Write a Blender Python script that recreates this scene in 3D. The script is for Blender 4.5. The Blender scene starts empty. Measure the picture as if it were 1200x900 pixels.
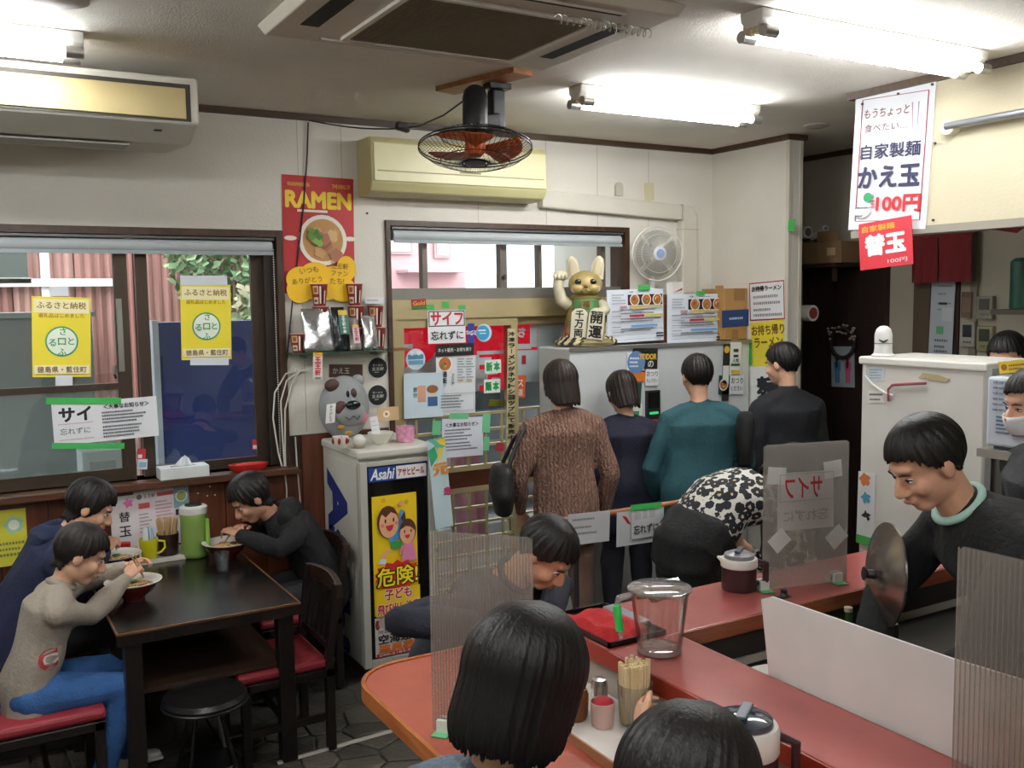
import bpy, bmesh, math, random
import numpy as np
from mathutils import Vector, Matrix, noise
random.seed(7); np.random.seed(7)
SC = bpy.context.scene
COL = SC.collection
PI = math.pi

# ------------------------------------------------------------------ camera
CAM_H = 1.90
FPX = 1121.0
YAW, PITCH, ROLL = math.radians(30.4), math.radians(5.17), math.radians(-0.79)
_fw = Vector((math.sin(YAW)*math.cos(PITCH), math.cos(YAW)*math.cos(PITCH), -math.sin(PITCH)))
_r0 = Vector((math.cos(YAW), -math.sin(YAW), 0)); _u0 = _r0.cross(_fw)
_rt = math.cos(ROLL)*_r0 + math.sin(ROLL)*_u0
_up = -math.sin(ROLL)*_r0 + math.cos(ROLL)*_u0
CAM = Vector((0, 0, CAM_H))
cd = bpy.data.cameras.new('camera'); cam = bpy.data.objects.new('camera', cd); COL.objects.link(cam)
cd.sensor_width = 36; cd.lens = FPX/1200*36; cd.clip_start = .02; cd.clip_end = 200
cam.matrix_world = Matrix(((_rt.x, _up.x, -_fw.x, 0), (_rt.y, _up.y, -_fw.y, 0), (_rt.z, _up.z, -_fw.z, CAM_H), (0, 0, 0, 1)))
SC.camera = cam
# ------------------------------------------------------------------ world: plain overcast daylight
w = bpy.data.worlds.new('overcast'); SC.world = w; w.use_nodes = True
_bg = w.node_tree.nodes['Background']
_bg.inputs[0].default_value = (.88, .94, 1.0, 1); _bg.inputs[1].default_value = 5.0
TUBE_EMIT = 50.0
SC.view_settings.view_transform = 'Standard'; SC.view_settings.look = 'None'
SC.view_settings.gamma = 1; SC.view_settings.use_curve_mapping = False
SC.view_settings.exposure = 0.45
SC.cycles.use_denoising = True
SC.cycles.max_bounces = 8; SC.cycles.diffuse_bounces = 4; SC.cycles.transparent_max_bounces = 16
SC.cycles.sample_clamp_indirect = 6; SC.cycles.caustics_refractive = False; SC.cycles.caustics_reflective = False

# survey helpers: where a sight line from the tripod meets a real plane of the room
def ray(u, v): return _fw + _rt*((u-600)/FPX) - _up*((v-450)/FPX)
def atY(u, v, y):
    d = ray(u, v); return CAM + d*(y/d.y)
def atX(u, v, x):
    d = ray(u, v); return CAM + d*(x/d.x)
def atZ(u, v, z):
    d = ray(u, v); return CAM + d*((z-CAM_H)/d.z)
def atD(u, v, dist): return CAM + ray(u, v)*dist

# ------------------------------------------------------------------ room dimensions (metres)
D = 4.94          # inner face of the back wall
CEIL = 2.866
XL, YB = -2.6, -2.4   # left wall, wall behind the photographer
XH = 3.86         # face of the wall over the kitchen opening
XK = 5.32         # far kitchen wall
XP = 4.48         # partition at the end of the back wall
LEDGE, LOW = .977, .86   # counter heights
TAB = .67

# ------------------------------------------------------------------ materials
def lin(c):
    if isinstance(c, str):
        c = c.lstrip('#'); c = ''.join(q*2 for q in c) if len(c) == 3 else c; c = tuple(int(c[i:i+2], 16)/255 for i in (0, 2, 4))
    return tuple(x/12.92 if x <= .04045 else ((x+.055)/1.055)**2.4 for x in c)
_M = {}
def mat(col, rough=.55, metal=0., var=.06, vs=6., bump=.0, bs=60., stretch=None, spec=.5, name=None, coat=0.):
    key = (col, rough, metal, var, vs, bump, bs, stretch, spec, coat)
    if key in _M: return _M[key]
    m = bpy.data.materials.new(name or ('paint_'+str(col).strip('#'))); m.use_nodes = True
    nt = m.node_tree; b = nt.nodes['Principled BSDF']
    c = lin(col)
    b.inputs['Roughness'].default_value = rough; b.inputs['Metallic'].default_value = metal
    b.inputs['Specular IOR Level'].default_value = spec
    b.inputs['Coat Weight'].default_value = coat
    tc = nt.nodes.new('ShaderNodeTexCoord'); mp = nt.nodes.new('ShaderNodeMapping')
    nt.links.new(tc.outputs['Object'], mp.inputs[0])
    if stretch: mp.inputs['Scale'].default_value = stretch
    n = nt.nodes.new('ShaderNodeTexNoise'); n.inputs['Scale'].default_value = vs; n.inputs['Detail'].default_value = 4
    nt.links.new(mp.outputs[0], n.inputs['Vector'])
    r = nt.nodes.new('ShaderNodeValToRGB')
    r.color_ramp.elements[0].position = .3; r.color_ramp.elements[1].position = .7
    r.color_ramp.elements[0].color = tuple(max(0, x*(1-var)) for x in c)+(1,)
    r.color_ramp.elements[1].color = tuple(min(1, x*(1+var)) for x in c)+(1,)
    nt.links.new(n.outputs['Fac'], r.inputs[0]); nt.links.new(r.outputs[0], b.inputs['Base Color'])
    if bump:
        n2 = nt.nodes.new('ShaderNodeTexNoise'); n2.inputs['Scale'].default_value = bs; n2.inputs['Detail'].default_value = 3
        nt.links.new(mp.outputs[0], n2.inputs['Vector'])
        bp = nt.nodes.new('ShaderNodeBump'); bp.inputs['Strength'].default_value = min(1, bump); bp.inputs['Distance'].default_value = .01*max(1, bump)
        nt.links.new(n2.outputs['Fac'], bp.inputs['Height']); nt.links.new(bp.outputs[0], b.inputs['Normal'])
    _M[key] = m; return m
def wood(col, dark, rough=.45, axis='Z', scale=18., bump=.15):
    key = ('wood', col, dark, rough, axis, scale)
    if key in _M: return _M[key]
    m = bpy.data.materials.new('wood_'+col.strip('#')); m.use_nodes = True; nt = m.node_tree; b = nt.nodes['Principled BSDF']
    b.inputs['Roughness'].default_value = rough
    tc = nt.nodes.new('ShaderNodeTexCoord'); mp = nt.nodes.new('ShaderNodeMapping')
    s = {'X': (.08, 1, 1), 'Y': (1, .08, 1), 'Z': (1, 1, .08)}[axis]
    mp.inputs['Scale'].default_value = s; nt.links.new(tc.outputs['Object'], mp.inputs[0])
    n = nt.nodes.new('ShaderNodeTexNoise'); n.inputs['Scale'].default_value = scale*2; n.inputs['Detail'].default_value = 6; n.inputs['Distortion'].default_value = .6
    nt.links.new(mp.outputs[0], n.inputs['Vector'])
    r = nt.nodes.new('ShaderNodeValToRGB'); r.color_ramp.elements[0].position = .32; r.color_ramp.elements[1].position = .68
    r.color_ramp.elements[0].color = lin(dark)+(1,); r.color_ramp.elements[1].color = lin(col)+(1,)
    nt.links.new(n.outputs['Fac'], r.inputs[0]); nt.links.new(r.outputs[0], b.inputs['Base Color'])
    bp = nt.nodes.new('ShaderNodeBump'); bp.inputs['Strength'].default_value = bump; bp.inputs['Distance'].default_value = .004
    nt.links.new(n.outputs['Fac'], bp.inputs['Height']); nt.links.new(bp.outputs[0], b.inputs['Normal'])
    _M[key] = m; return m
def emit(col, strength, name='lamp_glow'):
    key = ('e', col, strength)
    if key in _M: return _M[key]
    m = bpy.data.materials.new(name); m.use_nodes = True; nt = m.node_tree; nt.nodes.clear()
    o = nt.nodes.new('ShaderNodeOutputMaterial'); e = nt.nodes.new('ShaderNodeEmission')
    e.inputs[0].default_value = lin(col)+(1,); e.inputs[1].default_value = strength
    nt.links.new(e.outputs[0], o.inputs[0]); _M[key] = m; return m
def clear(col='#ffffff', refl=.06, rough=.02, haze=0., hazecol='#ffffff', name='clear'):
    """thin clear sheet: passes light, reflects a little, optional milky share"""
    key = ('c', col, refl, rough, haze, hazecol)
    if key in _M: return _M[key]
    m = bpy.data.materials.new(name); m.use_nodes = True; nt = m.node_tree; nt.nodes.clear()
    o = nt.nodes.new('ShaderNodeOutputMaterial')
    t = nt.nodes.new('ShaderNodeBsdfTransparent'); t.inputs[0].default_value = lin(col)+(1,)
    g = nt.nodes.new('ShaderNodeBsdfGlossy'); g.inputs['Roughness'].default_value = rough
    fr = nt.nodes.new('ShaderNodeLayerWeight'); fr.inputs['Blend'].default_value = refl*3
    mx = nt.nodes.new('ShaderNodeMixShader')
    ml = nt.nodes.new('ShaderNodeMath'); ml.operation = 'MULTIPLY_ADD'; ml.inputs[1].default_value = .6; ml.inputs[2].default_value = refl
    nt.links.new(fr.outputs['Fresnel'], ml.inputs[0]); nt.links.new(ml.outputs[0], mx.inputs[0])
    src = t.outputs[0]
    if haze:
        d = nt.nodes.new('ShaderNodeBsdfDiffuse'); d.inputs[0].default_value = lin(hazecol)+(1,)
        tl = nt.nodes.new('ShaderNodeBsdfTranslucent'); tl.inputs[0].default_value = lin(hazecol)+(1,)
        m0 = nt.nodes.new('ShaderNodeMixShader'); m0.inputs[0].default_value = .5
        nt.links.new(d.outputs[0], m0.inputs[1]); nt.links.new(tl.outputs[0], m0.inputs[2])
        m1 = nt.nodes.new('ShaderNodeMixShader'); m1.inputs[0].default_value = haze
        nt.links.new(src, m1.inputs[1]); nt.links.new(m0.outputs[0], m1.inputs[2]); src = m1.outputs[0]
    nt.links.new(src, mx.inputs[1]); nt.links.new(g.outputs[0], mx.inputs[2]); nt.links.new(mx.outputs[0], o.inputs[0])
    _M[key] = m; return m

# ------------------------------------------------------------------ mesh builder
def backlit(col):
    key = ('b', col)
    if key in _M: return _M[key]
    m = bpy.data.materials.new('backlit_cloth'); m.use_nodes = True; nt = m.node_tree; nt.nodes.clear()
    o = nt.nodes.new('ShaderNodeOutputMaterial'); d = nt.nodes.new('ShaderNodeBsdfDiffuse'); t = nt.nodes.new('ShaderNodeBsdfTranslucent'); x = nt.nodes.new('ShaderNodeMixShader'); x.inputs[0].default_value = .8
    for q in (d, t): q.inputs[0].default_value = lin(col)+(1,)
    nt.links.new(d.outputs[0], x.inputs[1]); nt.links.new(t.outputs[0], x.inputs[2]); nt.links.new(x.outputs[0], o.inputs[0]); _M[key] = m; return m
class MB:
    def __init__(s): s.v = []; s.f = []
    def add(s, vs, fs):
        k = len(s.v); s.v += [tuple(p) for p in vs]; s.f += [tuple(i+k for i in f) for f in fs]; return s
    def box(s, a, b):
        x0, x1 = sorted((a[0], b[0])); y0, y1 = sorted((a[1], b[1])); z0, z1 = sorted((a[2], b[2]))
        return s.add([(x0,y0,z0),(x1,y0,z0),(x1,y1,z0),(x0,y1,z0),(x0,y0,z1),(x1,y0,z1),(x1,y1,z1),(x0,y1,z1)],
                     [(0,3,2,1),(4,5,6,7),(0,1,5,4),(1,2,6,5),(2,3,7,6),(3,0,4,7)])
    def obox(s, c, size, R=None):
        R = R or Matrix.Identity(3); c = Vector(c); h = [q/2 for q in size]
        vs = [c+R@Vector((sx*h[0], sy*h[1], sz*h[2])) for sz in (-1,1) for sx,sy in ((-1,-1),(1,-1),(1,1),(-1,1))]
        return s.add(vs, [(0,3,2,1),(4,5,6,7),(0,1,5,4),(1,2,6,5),(2,3,7,6),(3,0,4,7)])
    def bar(s, a, b, wx, wy, ref=(0,0,1)):
        a = Vector(a); b = Vector(b); d = (b-a); L = d.length; d.normalize(); r = Vector(ref)
        if abs(d.dot(r)) > .95: r = Vector((1,0,0))
        x = d.cross(r).normalized(); y = x.cross(d)
        return s.obox((a+b)/2, (wx, wy, L), Matrix((x, y, d)).transposed())
    def rings(s, rings, cap=True, closed=True):
        n = len(rings[0]); k = len(s.v)
        for r in rings: s.v += [tuple(p) for p in r]
        for i in range(len(rings)-1):
            for j in range(n if closed else n-1):
                j2 = (j+1) % n; s.f.append((k+i*n+j, k+i*n+j2, k+(i+1)*n+j2, k+(i+1)*n+j))
        if cap:
            s.f.append(tuple(k+j for j in reversed(range(n)))); s.f.append(tuple(k+(len(rings)-1)*n+j for j in range(n)))
        return s
    def cyl(s, a, b, r0, r1=None, n=16, cap=True):
        r1 = r0 if r1 is None else r1; a = Vector(a); b = Vector(b); d = (b-a).normalized()
        x = d.orthogonal().normalized(); y = d.cross(x)
        return s.rings([[p+x*r*math.cos(2*PI*j/n)+y*r*math.sin(2*PI*j/n) for j in range(n)] for p, r in ((a, r0), (b, r1))], cap)
    def tube(s, pts, r, n=8, cap=True):
        pts = [Vector(p) for p in pts]; rr = r if isinstance(r, (list, tuple)) else [r]*len(pts); R = []; x = None
        for i, p in enumerate(pts):
            d = (pts[min(i+1, len(pts)-1)]-pts[max(i-1, 0)]).normalized()
            x = d.orthogonal().normalized() if x is None else (x-d*x.dot(d)).normalized()
            y = d.cross(x); R.append([p+x*rr[i]*math.cos(2*PI*j/n)+y*rr[i]*math.sin(2*PI*j/n) for j in range(n)])
        return s.rings(R, cap)
    def lathe(s, prof, c=(0,0,0), n=24, axis=(0,0,1), cap=True):
        c = Vector(c); d = Vector(axis).normalized(); x = d.orthogonal().normalized() if abs(d.z) < .999 else Vector((1,0,0)); y = d.cross(x)
        return s.rings([[c+d*h+x*max(r,1e-5)*math.cos(2*PI*j/n)+y*max(r,1e-5)*math.sin(2*PI*j/n) for j in range(n)] for r, h in prof], cap)
    def ell(s, c, r, R=None, n=16, m=10):
        c = Vector(c); R = R or Matrix.Identity(3); rg = []
        for i in range(m+1):
            t = PI*(i/m); t = min(max(t, .04), PI-.04)
            rg.append([c+R@Vector((r[0]*math.sin(t)*math.cos(2*PI*j/n), r[1]*math.sin(t)*math.sin(2*PI*j/n), -r[2]*math.cos(t))) for j in range(n)])
        return s.rings(rg)
    def prism(s, poly, O, U, V, N, t0=0, t1=.01):
        O, U, V, N = Vector(O), Vector(U), Vector(V), Vector(N); n = len(poly)
        a = [O+U*p[0]+V*p[1]+N*t0 for p in poly]; b = [O+U*p[0]+V*p[1]+N*t1 for p in poly]
        return s.rings([a, b])
    def mesh(s, name='m'):
        me = bpy.data.meshes.new(name); me.from_pydata(s.v, [], s.f); me.validate(); me.update(); return me
    def build(s, name, m, parent=None, smooth=False, bevel=0., **tags):
        me = s.mesh(name)
        bm = bmesh.new(); bm.from_mesh(me); bmesh.ops.recalc_face_normals(bm, faces=bm.faces)
        bm.to_mesh(me); bm.free()
        return link(name, me, m, parent, smooth, bevel, **tags)
def link(name, me, m, parent=None, smooth=False, bevel=0., **tags):
    o = bpy.data.objects.new(name, me); COL.objects.link(o); me.name = name
    if m is not None and len(me.materials) == 0: me.materials.append(m)
    if smooth:
        me.shade_smooth()
        if smooth != 'all': me.set_sharp_from_angle(angle=math.radians(40))
    if bevel:
        b = o.modifiers.new('bevel', 'BEVEL'); b.width = bevel; b.segments = 2; b.limit_method = 'ANGLE'
    if parent: setpar(o, parent)
    for k, v in tags.items(): o[k] = v
    return o
def setpar(o, p):
    o.parent = p
    o.matrix_parent_inverse = world_of(p).inverted()
def world_of(o):
    m = Matrix.LocRotScale(o.location, o.rotation_euler, o.scale)
    return m if o.parent is None else world_of(o.parent) @ o.matrix_parent_inverse @ m
def thing(name, label, cat, loc=(0,0,0), group=None, local=False):
    """Empty at the base of a thing. local=True: parts are modelled around the origin and the thing is put in place afterwards"""
    o = bpy.data.objects.new(name, None); COL.objects.link(o); o.empty_display_size = .05
    o.location = (0,0,0) if local else loc
    o['label'] = label; o['category'] = cat
    if group: o['group'] = group
    return o
def tag(o, label, cat, group=None):
    o['label'] = label; o['category'] = cat
    if group: o['group'] = group
    return o
def struct(o): o['kind'] = 'structure'; return o
def put(o, loc, rz=0, rx=0, ry=0): o.location = loc; o.rotation_euler = (rx, ry, rz); return o
def dup(root, loc=None, rz=None, label=None):
    def cp(o, par):
        c = o.copy(); COL.objects.link(c)
        if par: c.parent = par
        for ch in o.children: cp(ch, c)
        return c
    r = cp(root, None)
    if loc is not None: r.location = loc
    if rz is not None: r.rotation_euler = (0, 0, rz)
    if label: r['label'] = label
    return r

# ------------------------------------------------------------------ lettering and printed sheets
_T = {}
def textmesh(body, bold=0.):
    k = (body, bold)
    if k in _T: return _T[k]
    c = bpy.data.curves.new('t', 'FONT'); c.body = body; c.size = 1; c.resolution_u = 3; c.offset = bold; c.fill_mode = 'FRONT'
    o = bpy.data.objects.new('t', c); me = bpy.data.meshes.new_from_object(o)
    n = len(me.vertices); co = np.zeros(n*3); me.vertices.foreach_get('co', co); co = co.reshape(-1, 3)
    fs = [tuple(p.vertices) for p in me.polygons]
    bpy.data.objects.remove(o); bpy.data.curves.remove(c); bpy.data.meshes.remove(me)
    if n: lo, hi = co.min(0), co.max(0)
    else: lo, hi = np.zeros(3), np.ones(3)
    _T[k] = (co[:, :2], fs, lo[:2], hi[:2]); return _T[k]
INK = dict(rough=.6, var=.03)
class Sheet:
    """a printed sheet, sign or label: a thin slab with its print as flat coloured pieces on the face. O = lower left corner, U right, V up"""
    def __init__(s, name, O, U, V, w, h, col, thick=.0015, parent=None, rough=.55, bow=0., step=.0006, m=None):
        s.O = Vector(O); s.U = Vector(U).normalized(); s.V = Vector(V).normalized(); s.N = s.U.cross(s.V).normalized(); s.w = w; s.h = h
        s.cloth = False; s.el = {}; s.k = 1; s.step = step; s.bow = bow; s.th = thick
        nx = 12 if bow else 1; b = MB(); fr = []; bk = []
        for i in range(nx+1):
            for j in (0, 1): fr.append(s.pt(i/nx, j, 0)); bk.append(s.pt(i/nx, j, -thick))
        n = len(fr); f = []
        for i in range(nx):
            a = 2*i; f.append((a, a+2, a+3, a+1)); f.append((n+a, n+a+1, n+a+3, n+a+2)); f.append((a, n+a, n+a+2, a+2)); f.append((a+1, a+3, n+a+3, n+a+1))
        f += [(0, 1, n+1, n), (2*nx, n+2*nx, n+2*nx+1, 2*nx+1)]
        if thick: b.add(fr+bk, f)
        else: b.add(fr, [(2*i, 2*i+2, 2*i+3, 2*i+1) for i in range(nx)])      # a single layer of thin cloth
        s.root = b.build(name, m or mat(col, rough, var=.03), parent)
    def pt(s, x, y, t): return s.O+s.U*(x*s.w)+s.V*(y*s.h)+s.N*(t+s.bow*4*x*(1-x))
    def put(s, pts, faces, col, part, lift=True, group=0):
        key = (part, col); t = s.k*s.step; s.k += 1 if lift else 0
        m = s.el.setdefault(key, MB()); m.add([s.pt(p[0], p[1], t+(.00005*(i//group) if group else 0)) for i, p in enumerate(pts)], faces); return s
    def rect(s, x0, y0, x1, y1, col, part='printed_panel'):
        n = 6 if s.bow else 1
        pts = [(x0+(x1-x0)*i/n, y) for i in range(n+1) for y in (y0, y1)]
        return s.put(pts, [(2*i, 2*i+2, 2*i+3, 2*i+1) for i in range(n)], col, part)
    def frame(s, x0, y0, x1, y1, t, col, part='printed_border'):
        a = t*s.h/s.w
        s.rect(x0, y0, x1, y0+t, col, part); s.rect(x0, y1-t, x1, y1, col, part); s.rect(x0, y0, x0+a, y1, col, part); return s.rect(x1-a, y0, x1, y1, col, part)
    def ell(s, cx, cy, rx, col, part='printed_picture', ry=None, n=28, wob=0., seed=0):
        ry = rx*s.w/s.h if ry is None else ry; rnd = random.Random(seed)
        ph = [rnd.uniform(0, 6) for _ in range(3)]
        def q(a): return 1+wob*(math.sin(5*a+ph[0])+.6*math.sin(9*a+ph[1]))
        return s.put([(cx+rx*q(2*PI*i/n)*math.cos(2*PI*i/n), cy+ry*q(2*PI*i/n)*math.sin(2*PI*i/n)) for i in range(n)], [tuple(range(n))], col, part)
    def poly(s, pts, col, part='printed_picture'): return s.put(pts, [tuple(range(len(pts)))], col, part)
    def text(s, body, cx, cy, h, col, w=None, bold=.012, part='lettering', rot=0., mirror=False, slant=0.):
        """text centred at (cx, cy), glyph height h (share of the sheet's height), fitted to width w if given"""
        co, fs, lo, hi = textmesh(body, 0.)
        if not len(co): return s
        n0 = len(co)
        if bold > .006:      # heavier strokes: overlaid copies a hair apart
            k = 5 if bold < .03 else 9; offs = [(0, 0)]+[(bold*math.cos(2*PI*i/(k-1)+.6), bold*math.sin(2*PI*i/(k-1)+.6)) for i in range(k-1)]
            co = np.concatenate([co+np.array(o_) for o_ in offs]); fs = [tuple(i+n0*j for i in f) for j in range(k) for f in fs]
        P = co-(lo+hi)/2; sz = hi-lo
        hh = h*s.h; sy = hh/max(sz[1], 1e-6); sx = sy
        if w: sx = w*s.w/max(sz[0], 1e-6)
        P = P*np.array([sx*(-1 if mirror else 1), sy])
        if slant: P[:, 0] += P[:, 1]*slant
        if rot: c, q = math.cos(rot), math.sin(rot); P = P@np.array([[c, q], [-q, c]])
        if mirror: fs = [tuple(reversed(f)) for f in fs]
        return s.put([(cx+p[0]/s.w, cy+p[1]/s.h) for p in P], fs, col, part, group=n0)
    def vtext(s, body, cx, top, bot, h, col, bold=.012, w=None, part='lettering'):
        n = len(body)
        for i, ch in enumerate(body):
            if ch in 'ー―-': s.text(ch, cx, top-(i+.5)*(top-bot)/n, h*.12, col, bold=bold, part=part, rot=PI/2)
            else: s.text(ch, cx, top-(i+.5)*(top-bot)/n, h*(.5 if ch in 'っょゃ・' else 1), col, bold=bold, w=w, part=part)
        return s
    def lines(s, x0, x1, ys, h, col, seed=1, part='small_print', frac=(.55, 1.)):
        """rows of fine print, each row a run of short strokes"""
        r = random.Random(seed)
        for y in ys:
            x = x0; xe = x0+(x1-x0)*r.uniform(*frac); pts = []; f = []
            a = h*s.h/s.w
            while x < xe:
                wd = a*r.uniform(.55, .9); k = len(pts)
                pts += [(x, y-h/2), (x+wd, y-h/2), (x+wd, y+h/2*r.uniform(.5, 1)), (x, y+h/2)]; f.append((k, k+1, k+2, k+3)); x += wd+a*.3
            s.put(pts, f, col, part, lift=False)
        s.k += 1; return s
    def done(s, label=None, cat=None, group=None):
        for (part, col), m in s.el.items(): m.build(part, backlit(col) if s.cloth else mat(col, **INK), s.root)
        if label: tag(s.root, label, cat, group)
        return s.root
def wall_sheet(name, tl, tr, bl, col, y=None, x=None, off=.004, **kw):
    """sheet on a plane y=const or x=const from three sighted corners"""
    f = (lambda p: atY(p[0], p[1], y-off)) if y is not None else (lambda p: atX(p[0], p[1], x-off))
    a, b, c = f(tl), f(tr), f(bl); U = (b-a); V = (a-c); w_ = U.length; h_ = V.length
    U.normalize(); V = (V-U*V.dot(U)).normalized()
    return Sheet(name, a-V*h_, U, V, w_, h_, col, **kw)
def noodle_bowl(s, cx, cy, r, seed=0, rim='#f2efe8', soup='#b5672e'):
    s.ell(cx, cy, r, rim); s.ell(cx, cy, r*.84, soup)
    for k in range(5):
        rr = random.Random(seed*10+k); s.ell(cx+r*rr.uniform(-.35, .35), cy+r*s.w/s.h*rr.uniform(-.35, .35), r*.26, ('#d69a5a', '#8a4a2c', '#5f8a3a', '#e2b878', '#9c5436')[k], wob=.08, seed=k)
    return s
# ================================================================== the room shell
cream = mat('#dcd7cb', .75, var=.05, vs=2.5, bump=.15, bs=90)
ceilm = mat('#e2ddd2', .85, var=.05, vs=3, bump=.35, bs=160)
brown = wood('#4a2f1f', '#33200f', .45, 'X')
brownv = wood('#4a2f1f', '#33200f', .45, 'Z')
wains = wood('#6b3a24', '#4b2513', .4, 'Z', 12)
bronze = mat('#453a30', .4, .6, var=.08)
gold = mat('#b5a67c', .42, .35, var=.06)
glassm = clear('#f4f8f8', .05, .01, name='window_glass')
W1 = (atY(0, 264, D).z, atY(329, 271, D).x)          # window 1 casing: top, right edge
W1T, W1R, W1L = 2.262, 1.52, -1.75
W1B = 1.03
O2L, O2R, O2T = 2.10, 3.77, 2.333                     # door opening, outer edge of its casing
def paving():   # far paving: same stones as a flat pattern where they are too small or out of sight
    m = mat('#3f3c36', .5, var=.22, vs=9, bump=.3, bs=41); nt = m.node_tree; b = nt.nodes['Principled BSDF']; src = b.inputs['Base Color'].links[0].from_socket
    tc = nt.nodes.new('ShaderNodeTexCoord'); v = nt.nodes.new('ShaderNodeTexVoronoi'); v.feature = 'DISTANCE_TO_EDGE'; v.inputs['Scale'].default_value = 6.2; v.inputs['Randomness'].default_value = .8; v.voronoi_dimensions = '2D'
    nt.links.new(tc.outputs['Object'], v.inputs['Vector']); r = nt.nodes.new('ShaderNodeMath'); r.operation = 'GREATER_THAN'; r.inputs[1].default_value = .035; nt.links.new(v.outputs['Distance'], r.inputs[0])
    mx = nt.nodes.new('ShaderNodeMix'); mx.data_type = 'RGBA'; nt.links.new(r.outputs[0], mx.inputs[0]); mx.inputs[6].default_value = lin('#26241f')+(1,); nt.links.new(src, mx.inputs[7]); nt.links.new(mx.outputs[2], b.inputs['Base Color']); return m
fl = MB().box((XL, YB, -.1), (7.2, 7.0, -.012)).build('floor', paving()); struct(fl)
# crazy paving: one stone per Voronoi cell, joints recessed
stone_m = [mat(c, .42, var=.22, vs=9, bump=.5, bs=40) for c in ('#3c3934', '#45413a', '#36352f', '#4a463f')]
rs = random.Random(3); seeds = []
for gx in range(-3, 18):
    for gy in range(-3, 16):
        seeds.append((.4+gx*.16+rs.uniform(-.06, .06), 1.8+gy*.16+rs.uniform(-.06, .06)))
def clip(poly, a, b, c):
    out = []
    for i, p in enumerate(poly):
        q = poly[(i+1) % len(poly)]; dp = a*p[0]+b*p[1]-c; dq = a*q[0]+b*q[1]-c
        if dp <= 0: out.append(p)
        if dp*dq < 0: t = dp/(dp-dq); out.append((p[0]+t*(q[0]-p[0]), p[1]+t*(q[1]-p[1])))
    return out
ns = 0
for i, (sx, sy) in enumerate(seeds):
    if not (.1 < sx < 2.3 and 2.0 < sy < 4.2): continue
    poly = [(sx-.3, sy-.3), (sx+.3, sy-.3), (sx+.3, sy+.3), (sx-.3, sy+.3)]
    for j, (tx, ty) in enumerate(seeds):
        dx, dy = tx-sx, ty-sy; L = math.hypot(dx, dy)
        if 0 < L < .6: poly = clip(poly, dx/L, dy/L, (dx*(sx+tx)+dy*(sy+ty))/2/L-.006)
        if len(poly) < 3: break
    if len(poly) < 3: continue
    b = MB(); ins = [(sx+(p[0]-sx)*.95, sy+(p[1]-sy)*.95) for p in poly]
    b.rings([[(p[0], p[1], -.012) for p in poly], [(p[0], p[1], -.004) for p in poly], [(p[0], p[1], -.0005+rs.uniform(-.002, .0)) for p in ins]])
    b.build('stone', stone_m[i % 4], fl); ns += 1
struct(MB().box((XL, YB, CEIL), (7.2, 7.0, CEIL+.1)).build('ceiling', ceilm))
b = MB(); T = .14
b.box((XL, D, 0), (W1L, D+T, CEIL)); b.box((W1L, D, W1T), (W1R, D+T, CEIL)); b.box((W1L, D, 0), (W1R, D+T, W1B))
b.box((W1R, D, 0), (O2L, D+T, CEIL)); b.box((O2L, D, O2T), (O2R, D+T, CEIL)); b.box((O2R, D, 0), (XP+.1, D+T, CEIL))
wb = struct(b.build('wall_back', cream))
for u in (560, 640, 700, 760):   # panel seams of the cladding above the door
    x = atY(u, 220, D).x; MB().box((x-.0015, D-.0012, O2T), (x+.0015, D, CEIL-.03)).build('panel_seam', mat('#b3ac9c', .8), wb)
for x in (1.62, 1.86): MB().box((x-.0015, D-.0012, 2.4 if x > 1.7 else 1.2), (x+.0015, D, CEIL-.03)).build('panel_seam', mat('#b3ac9c', .8), wb)
struct(MB().box((XL-.1, YB, 0), (XL, D+T, CEIL)).build('wall_left', cream))
struct(MB().box((XL, YB-.1, 0), (7.2, YB, CEIL)).build('wall_front', cream))
PY = 4.255
struct(MB().box((XP, PY, 0), (XP+.11, 6.9, CEIL)).build('wall_partition', cream))
MBp = MB().box((XP-.004, PY-.006, 0), (XP+.02, PY+.02, CEIL-.03)).box((XP+.09, PY-.006, 0), (XP+.114, PY+.02, CEIL-.03))
struct(MBp.build('trim_5', mat('#cfc8b8', .6)))
struct(MB().box((XK, YB, 0), (XK+.1, 6.9, CEIL)).build('wall_kitchen', mat('#b9b1a0', .75, var=.06, vs=3)))
struct(MB().box((XP+.11, 6.8, 0), (XK, 6.9, CEIL)).build('wall_corridor', mat('#a39b8b', .75)))
HB = 2.2; HY = 3.245
struct(MB().box((XH, YB, HB), (XH+.12, HY, CEIL)).build('wall_header', mat('#c9c0a4', .75, var=.04, vs=2.5, bump=.15, bs=90)))
struct(MB().box((XH-.006, YB, HB-.035), (XH+.126, HY+.006, HB)).build('trim_6', mat('#8d877b', .5)))
struct(MB().box((XH+1.0, 1.9, 0), (XK, 2.0, CEIL)).build('wall_kitchen_side', mat('#8c867a', .75)))
# dark ceiling mouldings
mould = wood('#4b3524', '#38260f', .5, 'X')
struct(MB().box((XL, D-.028, CEIL-.032), (XP, D, CEIL)).build('trim_1', mould))
struct(MB().box((XP-.028, PY-.02, CEIL-.032), (XP, D-.028, CEIL)).box((XP, PY-.028, CEIL-.032), (XP+.13, PY, CEIL)).build('trim_2', mould))
struct(MB().box((XH-.026, YB, CEIL-.034), (XH, HY+.026, CEIL)).box((XH, HY, CEIL-.034), (XH+.12, HY+.026, CEIL)).build('trim_3', mould))
struct(MB().box((XK-.026, 2.0, CEIL-.034), (XK, 6.8, CEIL)).build('trim_4', mould))
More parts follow.
